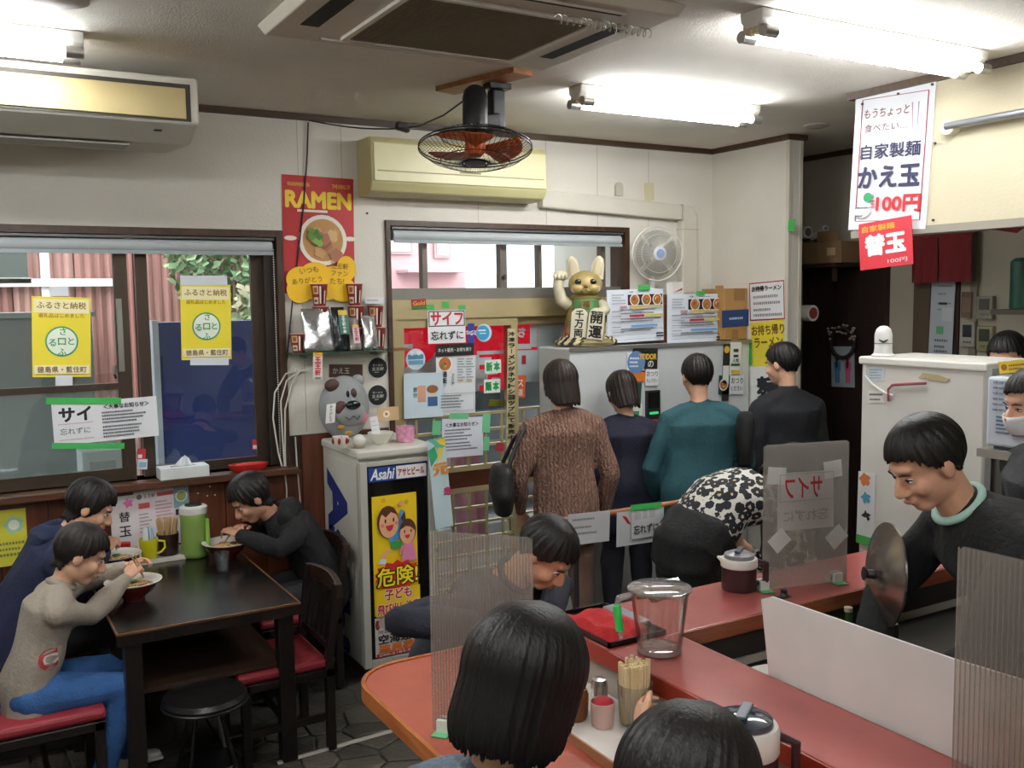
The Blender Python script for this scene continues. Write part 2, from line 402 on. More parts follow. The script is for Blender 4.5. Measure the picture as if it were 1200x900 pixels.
# wooden wainscot under the window and beside the door, plank by plank
wz1, wz2 = W1B-.03, 1.185
wa = struct(MB().box((XL, D-.006, 0), (W1R, D, wz1)).box((W1R, D-.006, 0), (O2L-.01, D, wz2)).build('trim_7', mat('#2b170c', .6)))
x = -1.9; k = 0
while x < O2L-.02:
    wd = .205; x1 = min(x+wd-.005, O2L-.012); top = wz1 if x1 < W1R+.1 else wz2
    MB().box((x, D-.018, .005), (x1, D-.006, top-.002)).build('plank', wains, wa, bevel=.002); x += wd; k += 1
struct(MB().box((XL, D-.03, 0), (O2L-.01, D-.018, .08)).build('baseboard_back', brown))
# ---------------- window_1 : two sliding bronze sashes in a brown casing
w1 = struct(MB().box((W1L-.03, D-.02, W1T-.035), (W1R, D+T, W1T)).box((W1R-.035, D-.02, W1B), (W1R, D+T, W1T-.035)).box((W1L-.03, D-.02, W1B), (W1L, D+T, W1T-.035)).build('window_1', brownv))
MB().box((W1L-.05, D-.10, W1B-.035), (W1R+.02, D+T, W1B)).build('sill', wood('#5a3823', '#40260f', .4, 'X'), w1, bevel=.004)
GY = D+.05
def wx(u, v, y=None): return atY(u, v, GY if y is None else y).x
def wz(u, v, y=None): return atY(u, v, GY if y is None else y).z
s1 = wx(136, 400), wx(152, 400); s2 = wx(163, 400), wx(177, 400); s3 = wx(298, 400), wx(311, 400)
zb, zt = W1B+.002, W1T-.035
sa = MB().box((s1[0], GY-.02, zb), (s1[1], GY+.012, zt)).box((W1L, GY-.02, zb), (s1[0], GY+.012, zb+.06)).box((W1L, GY-.02, zt-.05), (s1[0], GY+.012, zt))
mz = wz(70, 456)
sa.box((W1L, GY-.018, mz-.016), (s1[0], GY+.010, mz+.016)).build('sash', bronze, w1)
sb = MB().box((s2[0], GY+.02, zb), (s2[1], GY+.05, zt)).box((s3[0], GY+.02, zb), (s3[1], GY+.05, zt)).box((s2[1], GY+.02, zb), (s3[0], GY+.05, zb+.05)).box((s2[1], GY+.02, zt-.05), (s3[0], GY+.05, zt))
sb.build('sash', bronze, w1)
MB().box((s3[1], GY-.02, zb), (W1R-.035, GY+.06, zt)).build('sash', mat('#38302a', .4, .5), w1)
MB().box((W1L, GY-.003, zb+.06), (s1[0], GY+.001, mz-.016)).build('pane', clear('#dfe6e4', .06, .03, .10, '#c6cdca', 'hazy_glass'), w1)
MB().box((W1L, GY-.003, mz+.016), (s1[0], GY+.001, zt-.05)).build('pane', glassm, w1)
MB().box((s2[1], GY+.033, zb+.05), (s3[0], GY+.037, zt-.05)).build('pane', glassm, w1)
lk = MB().box((s1[0]+.004, GY-.03, wz(143, 435)), (s1[0]+.03, GY-.02, wz(143, 350))); lk.build('sash_handle', mat('#8b8b84', .35, .8), w1)
MB().tube([(s1[0]-.012, GY-.022, mz+.04), (s1[0]-.02, GY-.035, mz+.06), (s1[0]-.012, GY-.022, mz+.10)], .006).build('latch', mat('#2a2b33', .4), w1)
# ---------------- opening 2 : casing, transom window_2, head rail and sliding door_1
w2 = struct(MB().box((O2L, D-.02, O2T-.03), (O2R, D+T, O2T)).box((O2L, D-.02, 0), (O2L+.025, D+T, O2T-.03)).box((O2R-.035, D-.02, 0), (O2R, D+T, O2T-.03)).build('window_2', brownv))
tz0, tz1 = wz(600, 337), O2T-.03
fr = MB().box((O2L+.025, GY-.02, tz0-.065), (O2R-.035, GY+.05, tz0)); fr.box((O2L+.025, GY-.01, tz1-.03), (O2R-.035, GY+.05, tz1))
fr.build('transom_frame', mat('#7d7a72', .45, .4), w2)
for u, wdt in ((497, .03), (589, .045), (632, .022), (706, .03)):
    x = wx(u, 310); MB().box((x-wdt/2, GY-.012, tz0), (x+wdt/2, GY+.04, tz1-.03)).build('transom_bar', mat('#6e675e', .45, .4), w2)
MB().cyl((wx(589, 325), GY-.03, wz(589, 325)), (wx(589, 325), GY-.012, wz(589, 325)), .012).build('latch', mat('#3b3b3b', .4, .5), w2)
xs = [O2L+.025]+[wx(u, 310) for u in (497, 589, 632, 706)]+[O2R-.035]
for a, c in zip(xs, xs[1:]): MB().box((a+.012, GY+.012, tz0), (c-.012, GY+.016, tz1-.03)).build('pane', glassm, w2)
d1 = struct(MB().box((O2L+.025, GY-.05, wz(560, 372)), (O2R-.035, GY+.06, tz0-.065)).build('door_1', gold))
MB().box((O2L+.025, GY-.05, 0), (O2L+.06, GY+.06, wz(560, 372))).build('jamb', gold, d1)
dz1 = wz(560, 372)
px0, px1 = wx(594, 480), wx(604, 480)
zk1, zk0 = wz(560, 549), wz(560, 568)
def door_leaf(xa, xb, y, bars_v, lo_only):
    MB().box((xa, y-.018, 0), (xa+.045, y+.018, dz1)).build('stile', gold, d1); MB().box((xb-.045, y-.018, 0), (xb, y+.018, dz1)).build('stile', gold, d1)
    for z0, z1 in ((dz1-.05, dz1), (zk1, zk1+.03), (zk0-.03, zk0), (.02, .12)): MB().box((xa+.045, y-.016, z0), (xb-.045, y+.016, z1)).build('rail', gold, d1)
    MB().box((xa+.045, y-.008, zk0), (xb-.045, y+.008, zk1)).build('kick_panel', wood('#5a2f20', '#43200f', .4, 'X'), d1)
    for v in (484, 503, 521): z = wz(560, v); MB().box((xa+.045, y-.012, z-.008), (xb-.045, y+.008, z+.008)).build('glazing_bar', gold, d1)
    for z in np.arange(zk0-.03-.095, .14, -.095): MB().box((xa+.045, y-.012, z-.007), (xb-.045, y+.008, z+.007)).build('glazing_bar', gold, d1)
    n = max(2, round((xb-xa)/.118))
    for i in range(1, n):
        x = xa+(xb-xa)*i/n
        MB().box((x-.007, y-.011, .12), (x+.007, y+.007, zk0-.03)).build('glazing_bar', gold, d1)
        MB().box((x-.007, y-.011, zk1+.03), (x+.007, y+.007, wz(560, 484))).build('glazing_bar', gold, d1)
    MB().box((xa+.045, y-.002, zk1+.03), (xb-.045, y+.002, dz1-.05)).build('pane', glassm, d1)
    MB().box((xa+.045, y-.002, .12), (xb-.045, y+.002, zk0-.03)).build('pane', glassm, d1)
door_leaf(O2L+.06, px1, GY-.02, 4, False)
door_leaf(px1-.045, O2R-.036, GY+.035, 4, False)
# roller blinds rolled up inside the window heads
def blind(xa, xb, z, y, label, chain_x=None):
    t = thing('roller_blind', label, 'blind', (xa, y, z-.04))
    MB().box((xa, y-.03, z-.012), (xb, y+.03, z)).build('head_rail', mat('#5a5a58', .4, .4), t)
    MB().cyl((xa+.01, y, z-.045), (xb-.01, y, z-.045), .03, n=20).build('fabric_roll', mat('#b6bcbd', .6, var=.04), t, smooth=True)
    MB().box((xa+.01, y-.034, z-.088), (xb-.01, y-.026, z-.07)).build('bottom_bar', mat('#9ba3a6', .4), t)
    if chain_x:
        c = MB()
        for i in range(90): zz = z-.06-i*.0125; c.ell((chain_x, y-.02, zz), (.0035, .0035, .0045), n=6, m=4)
        c.build('bead_chain', mat('#cfcfca', .4), t)
    return t
blind(W1L+.02, W1R-.045, W1T-.04, D+.01, 'rolled-up grey roller blind across the top of the wide left window', W1R-.05)
blind(O2L+.035, O2R-.05, O2T-.035, D+.01, 'rolled-up grey roller blind above the entrance door transom')

# ================================================================== outside
tarmac = struct(MB().box((-14, D+T, -.14), (26, 40, -.10)).build('ground_street', mat('#8a8a88', .9, var=.1, bump=.3)))
# red-brown corrugated shed across the lane
sh = thing('corrugated_shed', 'red-brown corrugated metal shed across the lane outside the left window', 'shed', (0, 9.4, -.1))
rust = [wood(c, d, .75, 'Z', 5, .1) for c, d in (('#b08076', '#8f6056'), ('#a8786e', '#875a50'), ('#bb8f84', '#9c7066'))]
x = -5.; k = 0
while x < 3.6:
    rg = []
    n = 12
    pts = [(x+.5*i/n*.98, 9.4+.018*math.sin(i*PI)*0+.02*math.cos(i*PI/1.0)) for i in range(n+1)]
    m = MB(); vs = [(p[0], p[1], z) for p in pts for z in (-.1, 3.6)]
    m.add(vs, [(2*i, 2*i+2, 2*i+3, 2*i+1) for i in range(n)]); m.build('metal_sheet', rust[k % 3], sh); x += .5; k += 1
MB().box((-5, 9.45, -.1), (3.6, 11.5, 3.6)).build('shed_body', mat('#5f3a33', .8), sh)
for x in (-1.2, -.35, .72, 1.35): MB().box((x, 9.33, -.1), (x+.07, 9.40, 3.4)).build('post', mat('#d8d3d0', .7), sh)
MB().box((-2.6, 9.3, 2.05), (1.4, 9.37, 2.12)).build('crossbar', mat('#cfc9c6', .7), sh)
wn = MB().box((-.28, 9.34, 2.12), (.62, 9.40, 2.75)).build('shed_window', mat('#50544f', .3), sh)
MB().box((-.3, 9.30, 2.08), (.64, 9.36, 2.13)).build('window_sill', mat('#a9a59c', .6), wn)
MB().box((-.9, 9.1, .9), (.9, 9.35, .98)).build('shelf', mat('#b59a86', .7), sh)
for i, x in enumerate((.2, .48, .78)): MB().box((x, 9.1, 1.1), (x+.22, 9.36, 1.5+.08*i)).build('board', mat(('#c59a88', '#b08673', '#d6c6bd')[i], .7), sh)
MB().box((-3, 9.0, .1), (1.4, 9.05, .85)).build('board_wall', wood('#8d8078', '#6f645c', .8, 'X', 6), sh)
def shrub(label, c, rx, rz_, n, seed, cols):
    t = thing('shrub', label, 'shrub', (c[0], c[1], -.1), 'plants outside the left window')
    r = random.Random(seed)
    st = MB()
    for i in range(7): a = r.uniform(0, 6.28); st.tube([(c[0]+r.uniform(-.08, .08), c[1], -.1), (c[0]+.4*rx*math.cos(a), c[1]+.3*math.sin(a), c[2]-.2), (c[0]+.8*rx*math.cos(a), c[1]+.4*math.sin(a), c[2]+r.uniform(-.2, .5))], [.02, .014, .005], 5)
    st.build('stem', mat('#7a6650', .8), t)
    for q, col in enumerate(cols):
        m = MB()
        for i in range(n):
            a, e = r.uniform(0, 6.28), math.acos(r.uniform(-1, 1)); rr = r.uniform(.5, 1.05)
            p = Vector((c[0]+rx*rr*math.sin(e)*math.cos(a), c[1]+rx*.7*rr*math.sin(e)*math.sin(a), c[2]+rz_*rr*math.cos(e)))
            d = Vector((r.uniform(-1, 1), r.uniform(-1, 1), r.uniform(-.6, .6))).normalized(); s = d.orthogonal()*.028; L = r.uniform(.07, .13)
            m.add([p-d*L/2, p+s, p+d*L/2, p-s], [(0, 1, 2, 3)])
        m.build('foliage', mat(col, .6, var=.2, vs=30), t, kind='stuff')
    return t
shrub('leafy green shrub behind the blue panel outside the left window', (2.15, 8.5, 2.4), .55, .75, 700, 1, ('#7f9a6c', '#a8b98f', '#5e7a50'))
shrub('straw-coloured dry shrub low behind the blue panel', (2.2, 7.3, 1.6), .45, .5, 500, 2, ('#b9ab84', '#93a06f'))
# dark blue free-standing panel and grey cabinet close to the glass
bx0, bx1 = atY(188, 450, 6.1).x, atY(345, 450, 6.1).x
t = thing('outdoor_signboard', 'dark blue glossy panel standing outside the right window pane', 'panel', ((bx0+bx1)/2, 6.1, -.1))
bt = atY(250, 376, 6.1).z
MB().box((bx0, 6.1, .0), (bx1, 6.16, bt)).build('board', mat('#1f3a86', .22, var=.15, vs=2), t, bevel=.01)
MB().box((bx0-.035, 6.08, .0), (bx0, 6.18, bt+.01)).build('edge_post', mat('#c8d3dd', .4), t)
for x in (bx0+.1, bx1-.1): MB().box((x-.03, 5.95, -.1), (x+.03, 6.35, .0)).build('foot', mat('#777', .5), t)
gx0, gx1 = atY(-140, 450, 6.2).x, atY(112, 450, 6.2).x
t = thing('grey_cabinet', 'grey outdoor cabinet standing behind the left window pane', 'cabinet', ((gx0+gx1)/2, 6.2, -.1))
gt = atY(60, 372, 6.2).z
MB().box((gx0, 6.2, -.06), (gx1, 6.8, gt)).build('body', mat('#7e8584', .5, var=.06), t, bevel=.012)
for x in (gx0+.45, gx0+.95): MB().box((x, 6.192, .05), (x+.012, 6.201, gt-.05)).build('door_gap', mat('#5d6463', .5), t)
MB().box((gx0, 6.18, gt), (gx1+.02, 6.82, gt+.03)).build('lid', mat('#98a09f', .5), t)
MB().box((gx0+.1, 6.3, -.1), (gx1-.1, 6.7, -.06)).build('plinth', mat('#4b4b4b', .7), t)
t = thing('outdoor_box', 'small white metal box outside beside the blue panel', 'box', (atY(120, 540, 5.75).x, 5.75, -.1))
ax, az = atY(95, 530, 5.75), atY(145, 556, 5.75)
MB().box((ax.x, 5.75, -.1), (az.x, 6.0, ax.z)).build('body', mat('#d5d9da', .45), t, bevel=.01)
MB().box((ax.x+.04, 5.74, .5), (az.x-.04, 5.751, ax.z-.06)).build('panel', mat('#a7adb0', .4), t)
# pink house and pale house seen through the transom
ph = thing('pink_house', 'pale pink house seen through the transom left of the white one', 'house', (5.2, 13, -.1))
hx0, hx1 = atY(380, 310, 13).x, atY(545, 310, 13).x
MB().box((hx0, 13, -.1), (hx1, 16, 5.5)).build('wall', mat('#cb9c9c', .8, var=.05), ph)
for a, c, z0, z1 in ((.25, .6, 2.55, 3.1), (.76, .88, 2.5, 2.9)):
    xa, xb = hx0+(hx1-hx0)*a, hx0+(hx1-hx0)*c
    f = MB().box((xa, 12.95, z0), (xb, 13.0, z1)).build('window', mat('#9c8484', .4), ph); MB().box((xa+.04, 12.94, z0+.04), (xb-.04, 12.951, z1-.04)).build('pane', mat('#b9a7a9', .15), f)
MB().box((hx0+1.1, 12.6, 2.28), (hx0+2.1, 13, 2.32)).build('awning', mat('#b59a9a', .6), ph)
MB().box((hx0-.2, 12.8, 5.5), (hx1, 16.2, 5.7)).build('roof', mat('#6b5a58', .8), ph)
wh = thing('white_house', 'white rendered house seen through the transom behind the beckoning cat', 'house', (9, 13.4, -.1))
MB().box((hx1+.02, 13.4, -.1), (15, 17, 5.2)).build('wall', mat('#f1f1f4', .8, var=.02), wh)
for u in (667,): x = atY(u, 310, 13.4).x; MB().cyl((x, 13.36, -.1), (x, 13.36, 5.2), .04).build('drainpipe', mat('#cfd0d4', .5), wh)
MB().box((hx1+.02, 13.2, 5.2), (15.2, 17.2, 5.4)).build('roof', mat('#777', .8), wh)
# parked cars behind the door
def car(label, x, y, col, L=3.6):
    t = thing('parked_car', label, 'car', (x+L/2, y, -.1), 'cars parked outside the door')
    def prof(y0, inset): return
    pr = [(0, .25), (0, .75), (.12, .86), (.8, .95), (1.35, 1.42), (2.7, 1.45), (3.3, .98), (3.6, .9), (3.6, .25)]
    k = L/3.6
    m = MB(); m.rings([[(x+p[0]*k, y, p[1]-.1) for p in pr], [(x+p[0]*k, y+1.5, p[1]-.1) for p in pr]]); m.build('car_body', mat(col, .3, .2), t, bevel=.05)
    MB().prism([(1.0*k, .88), (1.42*k, 1.25), (2.62*k, 1.28), (3.05*k, .9)], (x, y-.012, 0), (1, 0, 0), (0, 0, 1), (0, 1, 0), 0, .02).build('side_glass', mat('#2d3338', .15), t)
    for wxx in (.75*k, 2.9*k):
        wh_ = MB().cyl((x+wxx, y-.03, .2), (x+wxx, y+.2, .2), .3, n=24).build('wheel', mat('#1d1d1d', .8), t); MB().cyl((x+wxx, y-.045, .2), (x+wxx, y-.02, .2), .18, n=16).build('hubcap', mat('#b9bcc0', .35, .7), wh_)
    MB().box((x+.2, y-.02, .55), (x+L-.2, y+.0, .60)).build('side_strip', mat('#888b8e', .4), t)
car('dark grey car parked outside the left leaf of the entrance door', 2.3, 7.6, '#6d7278')
car('silver car parked outside behind the door post', 6.1, 7.9, '#a9adb2')
# pink streamer and red-cloth stand outside the door
b = MB(); c0 = atY(545, 605, 5.9)
rows = [[(c0.x-.09+.03*math.sin(z*6)+i*.045, 5.9+.03*math.sin(i*1.7+z*3), z) for i in range(6)] for z in np.linspace(.1, 1.02, 12)]
for r_ in range(len(rows)-1):
    for i in range(5): b.add([rows[r_][i], rows[r_][i+1], rows[r_+1][i+1], rows[r_+1][i]], [(0, 1, 2, 3)])
t = thing('pink_flag', 'faded pink cloth flag hanging outside the left door leaf', 'flag', (c0.x, 5.9, -.1))
b.build('cloth', mat('#d79aae', .8), t, smooth=True)
MB().cyl((c0.x-.1, 5.9, -.1), (c0.x-.1, 5.9, 1.1), .012).build('pole', mat('#ddd', .4), t)
# ================================================================== ceiling fittings
whitem = mat('#e4e2da', .45, var=.03)
def tube_light(x0, x1, y, label):
    t = thing('fluorescent_light', label, 'light', ((x0+x1)/2, y, CEIL), 'twin-tube fluorescent fittings on the ceiling')
    zc = CEIL-.001
    m = MB(); pr = [(-.055, 0), (-.05, -.035), (-.025, -.06), (.025, -.06), (.05, -.035), (.055, 0)]
    m.rings([[(x, y+p[0], zc+p[1]) for p in pr] for x in (x0, x1)]); m.build('housing', whitem, t, bevel=.006)
    for s in (-1, 1):
        yy = y+s*.052; zz = CEIL-.078
        MB().cyl((x0+.065, yy, zz), (x1-.065, yy, zz), .0155, n=14).build('tube', emit('#fbfdff', TUBE_EMIT, 'tube_glow'), t, smooth=True)
        for xe, d in ((x0, 1), (x1, -1)):
            MB().cyl((xe+d*.005, yy, zz), (xe+d*.065, yy, zz), .021, n=14).build('end_cap', mat('#a9a6a0', .3, .7), t, smooth=True)
            MB().box((xe+d*.01, yy-s*.03-.012, zz), (xe+d*.035, yy-s*.03+.025, CEIL-.03)).build('socket', mat('#c9b98f', .5), t)
    return t
p = atZ(652, 125, CEIL-.07); q = atZ(888, 140, CEIL-.07)
tube_light(p.x, q.x, 3.72, 'fluorescent light near the white duct and partition')
tube_light(2.42, 3.67, 2.48, 'fluorescent light beside the hanging price sign')
tube_light(-.78, .475, 3.84, 'fluorescent light in front of the ceiling-hung air conditioner')
tube_light(-.78, .475, 2.2, 'fluorescent light over the table side, behind the camera view')  # unseen fitting, added to lift the ceiling and left area
tube_light(-.78, .475, .3, 'fluorescent light over the entrance aisle, out of view')  # extra fitting out of view, put in to brighten the left side
tube_light(.7, 1.95, -.9, 'fluorescent light behind the photographer')

# ceiling cassette air conditioner
x0, x1, y0, y1 = .975, 2.148, 2.49, 3.365; zb = CEIL-.055
t = thing('ceiling_cassette', 'square ceiling cassette air conditioner with brown mesh grille', 'air conditioner', ((x0+x1)/2, (y0+y1)/2, CEIL))
cw = mat('#c9c3b4', .5, var=.04)
m = MB(); m.rings([[(x0+.03, y0+.03, CEIL), (x1-.03, y0+.03, CEIL), (x1-.03, y1-.03, CEIL), (x0+.03, y1-.03, CEIL)], [(x0, y0, CEIL-.02), (x1, y0, CEIL-.02), (x1, y1, CEIL-.02), (x0, y1, CEIL-.02)], [(x0+.02, y0+.02, zb), (x1-.02, y0+.02, zb), (x1-.02, y1-.02, zb), (x0+.02, y1-.02, zb)]])
m.build('panel', cw, t, bevel=.004)
gx0, gx1, gy0, gy1 = x0+.28, x1-.24, y0+.2, y1-.13
g = MB().box((gx0-.02, gy0-.02, zb-.012), (gx1+.02, gy0, zb)).box((gx0-.02, gy1, zb-.012), (gx1+.02, gy1+.02, zb)).box((gx0-.02, gy0, zb-.012), (gx0, gy1, zb)).box((gx1, gy0, zb-.012), (gx1+.02, gy1, zb)); g.build('grille_frame', mat('#d6d1c4', .5), t)
gr = MB().box((gx0, gy0, zb-.003), (gx1, gy1, zb-.001)).build('grille', mat('#6e5f4c', .8), t)
m = MB()
for i in range(1, 60): xx = gx0+(gx1-gx0)*i/60; m.box((xx-.0025, gy0, zb-.009), (xx+.0025, gy1, zb-.004))
m.build('grille_slats', mat('#84745d', .7), gr, kind='stuff')
dk = mat('#191613', .8)
for a, c in (((x0+.2, y1-.085), (x1-.2, y1-.062)), ((x0+.2, y0+.062), (x1-.2, y0+.1)), ((x0+.085, y0+.2), (x0+.15, y1-.2)), ((x1-.15, y0+.2), (x1-.09, y1-.2))):
    MB().box((a[0], a[1], zb-.0015), (c[0], c[1], zb-.0005)).build('air_slot', dk, t)
    MB().box((a[0], a[1], zb-.008), (c[0], a[1]+.006, zb)).build('louvre', cw, t)
c = MB(); r_ = []
for i in range(200): a = i*.5; r_.append((1.72+i*.0019, 2.62+.014*math.cos(a), zb-.03+.014*math.sin(a)))
c.tube(r_, .002, 5)
tag(c.build('spring_coil', mat('#bdbab2', .3, .9), None, smooth=True), 'wire spring coil hanging under the ceiling cassette', 'coil')

# ceiling-hung air conditioner above the left window
fy = 4.13; tr = atY(232, 92, fy); br = atY(226, 145, fy)
X1 = tr.x; zt = min(tr.z, CEIL-.03); zf = br.z
bb = atY(183, 181, 4.85)
t = thing('hanging_air_conditioner', 'long ceiling-hung air conditioner with beige front panel above the left window', 'air conditioner', (X1-.7, D-.1, CEIL))
X0 = X1-1.6
body = mat('#d2cec2', .5, var=.03)
pr = [(fy, zt), (fy, zf), (fy+.18, zf-.06), (4.80, bb.z), (4.87, bb.z+.06), (4.87, zt)]
m = MB(); m.rings([[(x, p[0], p[1]) for p in pr] for x in (X0, X1)]); m.build('casing', body, t, bevel=.012)
m = MB().box((X0+.05, fy-.006, zt-.03), (X1-.035, fy-.001, zf+.006)); m.build('front_recess', mat('#3a352d', .6), t)
m = MB().box((X0+.06, fy-.014, zt-.048), (X1-.055, fy-.005, zf+.014)); m.build('front_panel', mat('#b9a878', .55, var=.05), t, bevel=.003)
sl = Vector((0, .18, -.06)).normalized()
MB().box((X1-.17, fy+.06, zf-.028), (X1-.14, fy+.075, zf-.024)).build('sensor_slot', dk, t)
MB().box((X0+.05, fy+.19, zf-.075), (X1-.25, fy+.33, zf-.068)).build('louvre', mat('#a9a69d', .5), t)
for x in (X0+.2, X1-.2): MB().cyl((x, 4.5, zt), (x, 4.5, CEIL), .008).build('hanger', mat('#888', .4, .8), t)

# wall-mounted air conditioner above the door
ay = D-.21; a = atY(434, 158, ay); c = atY(642, 242, ay)
X0, X1 = a.x, atY(641, 200, ay).x; zt, zb2 = a.z, atY(540, 231, ay).z
t = thing('wall_air_conditioner', 'yellowed wall air conditioner above the entrance door', 'air conditioner', ((X0+X1)/2, D, zb2))
yl = mat('#cbc390', .42, var=.04)
pr = [(D-.005, zt), (ay+.03, zt), (ay, zt-.03), (ay-.004, zb2+.06), (ay+.03, zb2+.012), (ay+.08, zb2), (D-.005, zb2)]
m = MB(); m.rings([[(x, p[0], p[1]) for p in pr] for x in (X0, X1)]); m.build('casing', yl, t, smooth=True, bevel=.008)
m = MB(); m.rings([[(x, p[0], p[1]) for p in ((ay-.009, zt-.035), (ay-.013, zb2+.065), (ay, zb2+.065), (ay, zt-.035))] for x in (X0+.012, X1-.012)]); m.build('front_panel', mat('#d6cfa0', .38, var=.03), t, bevel=.004)
zc = zb2+.115
MB().box((X0+.03, ay-.0145, zc), (X1-.03, ay-.011, zc+.006)).build('panel_groove', mat('#a39a6c', .6), t)
MB().box(((X0+X1)/2-.03, ay-.0155, zc+.012), ((X0+X1)/2+.1, ay-.0115, zc+.02)).build('grip', mat('#7f7850', .6), t)
m = MB(); m.rings([[(x, p[0], p[1]) for p in ((ay+.004, zb2+.05), (ay+.028, zb2+.016), (ay+.034, zb2+.02), (ay+.01, zb2+.054))] for x in (X0+.02, X1-.02)]); m.build('air_flap', mat('#8f8a78', .5), t)

# ceiling fan hung from a board
bc = Vector((2.10, 3.80, CEIL))
t = thing('ceiling_fan', 'black ceiling-mounted fan with orange blades in a wire cage', 'fan', bc)
R = Matrix.Rotation(math.radians(105), 3, 'Z')
MB().obox((bc.x, bc.y, CEIL-.012), (.5, .12, .024), R).build('mounting_board', wood('#b07a4c', '#8e5d36', .5, 'X'), t, bevel=.003)
blk = mat('#17191d', .35); blkm = mat('#15161a', .4, .3)
bp_ = atY(582, 100, 3.76)
MB().box((bp_.x-.05, 3.73, CEIL-.05), (bp_.x+.06, 3.80, CEIL-.024)).build('bracket_plate', blk, t, bevel=.004)
MB().box((bp_.x-.035, 3.735, bp_.z-.19), (bp_.x+.03, 3.79, CEIL-.05)).build('bracket_arm', blk, t, bevel=.01)
fc = atY(557, 175, 3.70)
ax = Vector((-.10, -.16, -1)).normalized()      # the fan looks down and slightly to the room
mt = fc-ax*.09
m = MB(); m.lathe([(.0, -.17), (.03, -.168), (.048, -.15), (.055, -.12), (.055, .0), (.048, .03), (.02, .04)], mt-ax*.02, 24, ax); m.build('motor', blk, t, smooth=True)
MB().bar(mt-ax*.03, Vector((bp_.x, 3.76, bp_.z-.15)), .05, .06).build('neck', blk, t, bevel=.008)
xa = ax.orthogonal().normalized(); ya = ax.cross(xa)
m = MB()
for r_, h in ((.245, 0), (.245, -.012), (.15, .052), (.15, -.058), (.06, .062)):
    m.tube([fc+ax*h+xa*r_*math.cos(2*PI*i/48)+ya*r_*math.sin(2*PI*i/48) for i in range(49)], .003 if r_ > .2 else .002, 5, False)
for i in range(64):
    a = 2*PI*i/64; e = xa*math.cos(a)+ya*math.sin(a)
    m.tube([fc+ax*.062+e*.05, fc+ax*.055+e*.13, fc+ax*.035+e*.20, fc+e*.245], .0011, 4, False)
    m.tube([fc-ax*.068+e*.05, fc-ax*.06+e*.13, fc-ax*.04+e*.20, fc-ax*.01+e*.245], .0011, 4, False)
m.lathe([(.0, .066), (.045, .064), (.05, .058)], fc, 20, ax); m.build('wire_cage', blkm, t)
org = mat('#c4561d', .4, var=.1)
MB().lathe([(0, .03), (.03, .028), (.045, .01), (.045, -.04)], fc, 24, ax).build('hub', org, t, smooth=True)
for k in range(3):
    m = MB(); top = []; 
    for i in range(7):
        rr = .04+.165*i/6; wd = .4+.55*math.sin(min(1, i/4.5)*PI/2); rowp = []
        for j in range(9):
            a = k*2.0944+(j/8-.5)*wd*1.5; e = xa*math.cos(a)+ya*math.sin(a); rowp.append(fc+e*rr-ax*(.028*(j/8-.5)+.006))
        top.append(rowp)
    for i in range(6):
        for j in range(8): m.add([top[i][j], top[i][j+1], top[i+1][j+1], top[i+1][j]], [(0, 1, 2, 3)])
    o = m.build('blade', org, t, smooth=True); sm = o.modifiers.new('th', 'SOLIDIFY'); sm.thickness = .003
# its flex with an in-line plug block, running to the wall and down
p0 = mt-ax*.12; wl = atY(361, 141, D-.012)
pts = [p0+Vector((-.03, 0, .02)), atY(520, 135, 3.95), atY(490, 148, 4.3)]
for i in range(1, 9): f = i/8; q = atY(485-(485-361)*f, 150-(150-141)*f, 4.35+(D-.012-4.35)*f); q.z -= .02*math.sin(PI*f); pts.append(q)
down = [wl+Vector((0, 0, -.01))]
for u, v in ((360, 180), (356, 240), (349, 300), (342, 360), (336, 420), (332, 470)): down.append(atY(u, v, D-.012))
t2 = thing('fan_cord', 'black power cord of the ceiling fan running down the wall', 'cord', (wl.x, D, wl.z))
MB().tube(pts, .004, 6).tube(down, .004, 6).build('cable', mat('#141414', .5), t2, smooth=True)
pb = atY(472, 149, 4.38); MB().obox(pb, (.07, .04, .04), Matrix.Rotation(.2, 3, 'Y')).build('connector', mat('#161616', .5), t2, bevel=.008)

# smoke-stained round vents on the ceiling
def vent(u, v, r, label):
    c = atZ(u, v, CEIL); tag(MB().lathe([(r, 0), (r, -.008), (r*.7, -.018), (0, -.02)], c, 24).build('ceiling_vent', mat('#b0aaa0', .6), smooth=True), label, 'vent')
vent(957, 146, .07, 'small round ceiling vent near the partition end')
vent(65, -3, .10, 'round ceiling vent at the top left corner')

# white conduit carrying the air conditioner pipes
t = thing('pipe_duct', 'white plastic pipe duct from the wall air conditioner to the corner', 'duct', (atY(700, 235, D).x, D, 2.4))
dm = mat('#d3cdbf', .5, var=.03)
a = atY(636, 222, D-.06); b_ = atY(636, 243, D-.06); c = atY(800, 240, D-.06); e = atY(800, 258, D-.06)
m = MB(); m.rings([[(a.x, D-.06, a.z), (a.x, D-.06, b_.z), (a.x, D-.003, b_.z), (a.x, D-.003, a.z)], [(c.x, D-.06, c.z), (c.x, D-.06, e.z), (c.x, D-.003, e.z), (c.x, D-.003, c.z)]]); m.build('duct_run', dm, t, bevel=.01)
xr = atY(818, 250, D-.06).x; zl = atY(818, 345, D-.06).z
n = 8; A = [(c.x, D-.06, c.z)]; 
m = MB(); m.rings([[(c.x, y, c.z), (xr-.04, y, c.z-.01), (xr, y, c.z-.06), (xr, y, zl), (c.x+.0, y, zl), (c.x, y, e.z)] for y in (D-.062, D-.003)]); m.build('duct_drop', dm, t, bevel=.012)
zz = atY(800, 268, D-.06).z; MB().box((c.x-.002, D-.066, zz-.006), (xr+.002, D, zz)).build('duct_joint', mat('#b9b3a5', .6), t)
MB().box((c.x-.004, D-.066, e.z-.005), (c.x+.004, D, c.z+.003)).build('duct_joint', mat('#b9b3a5', .6), t)
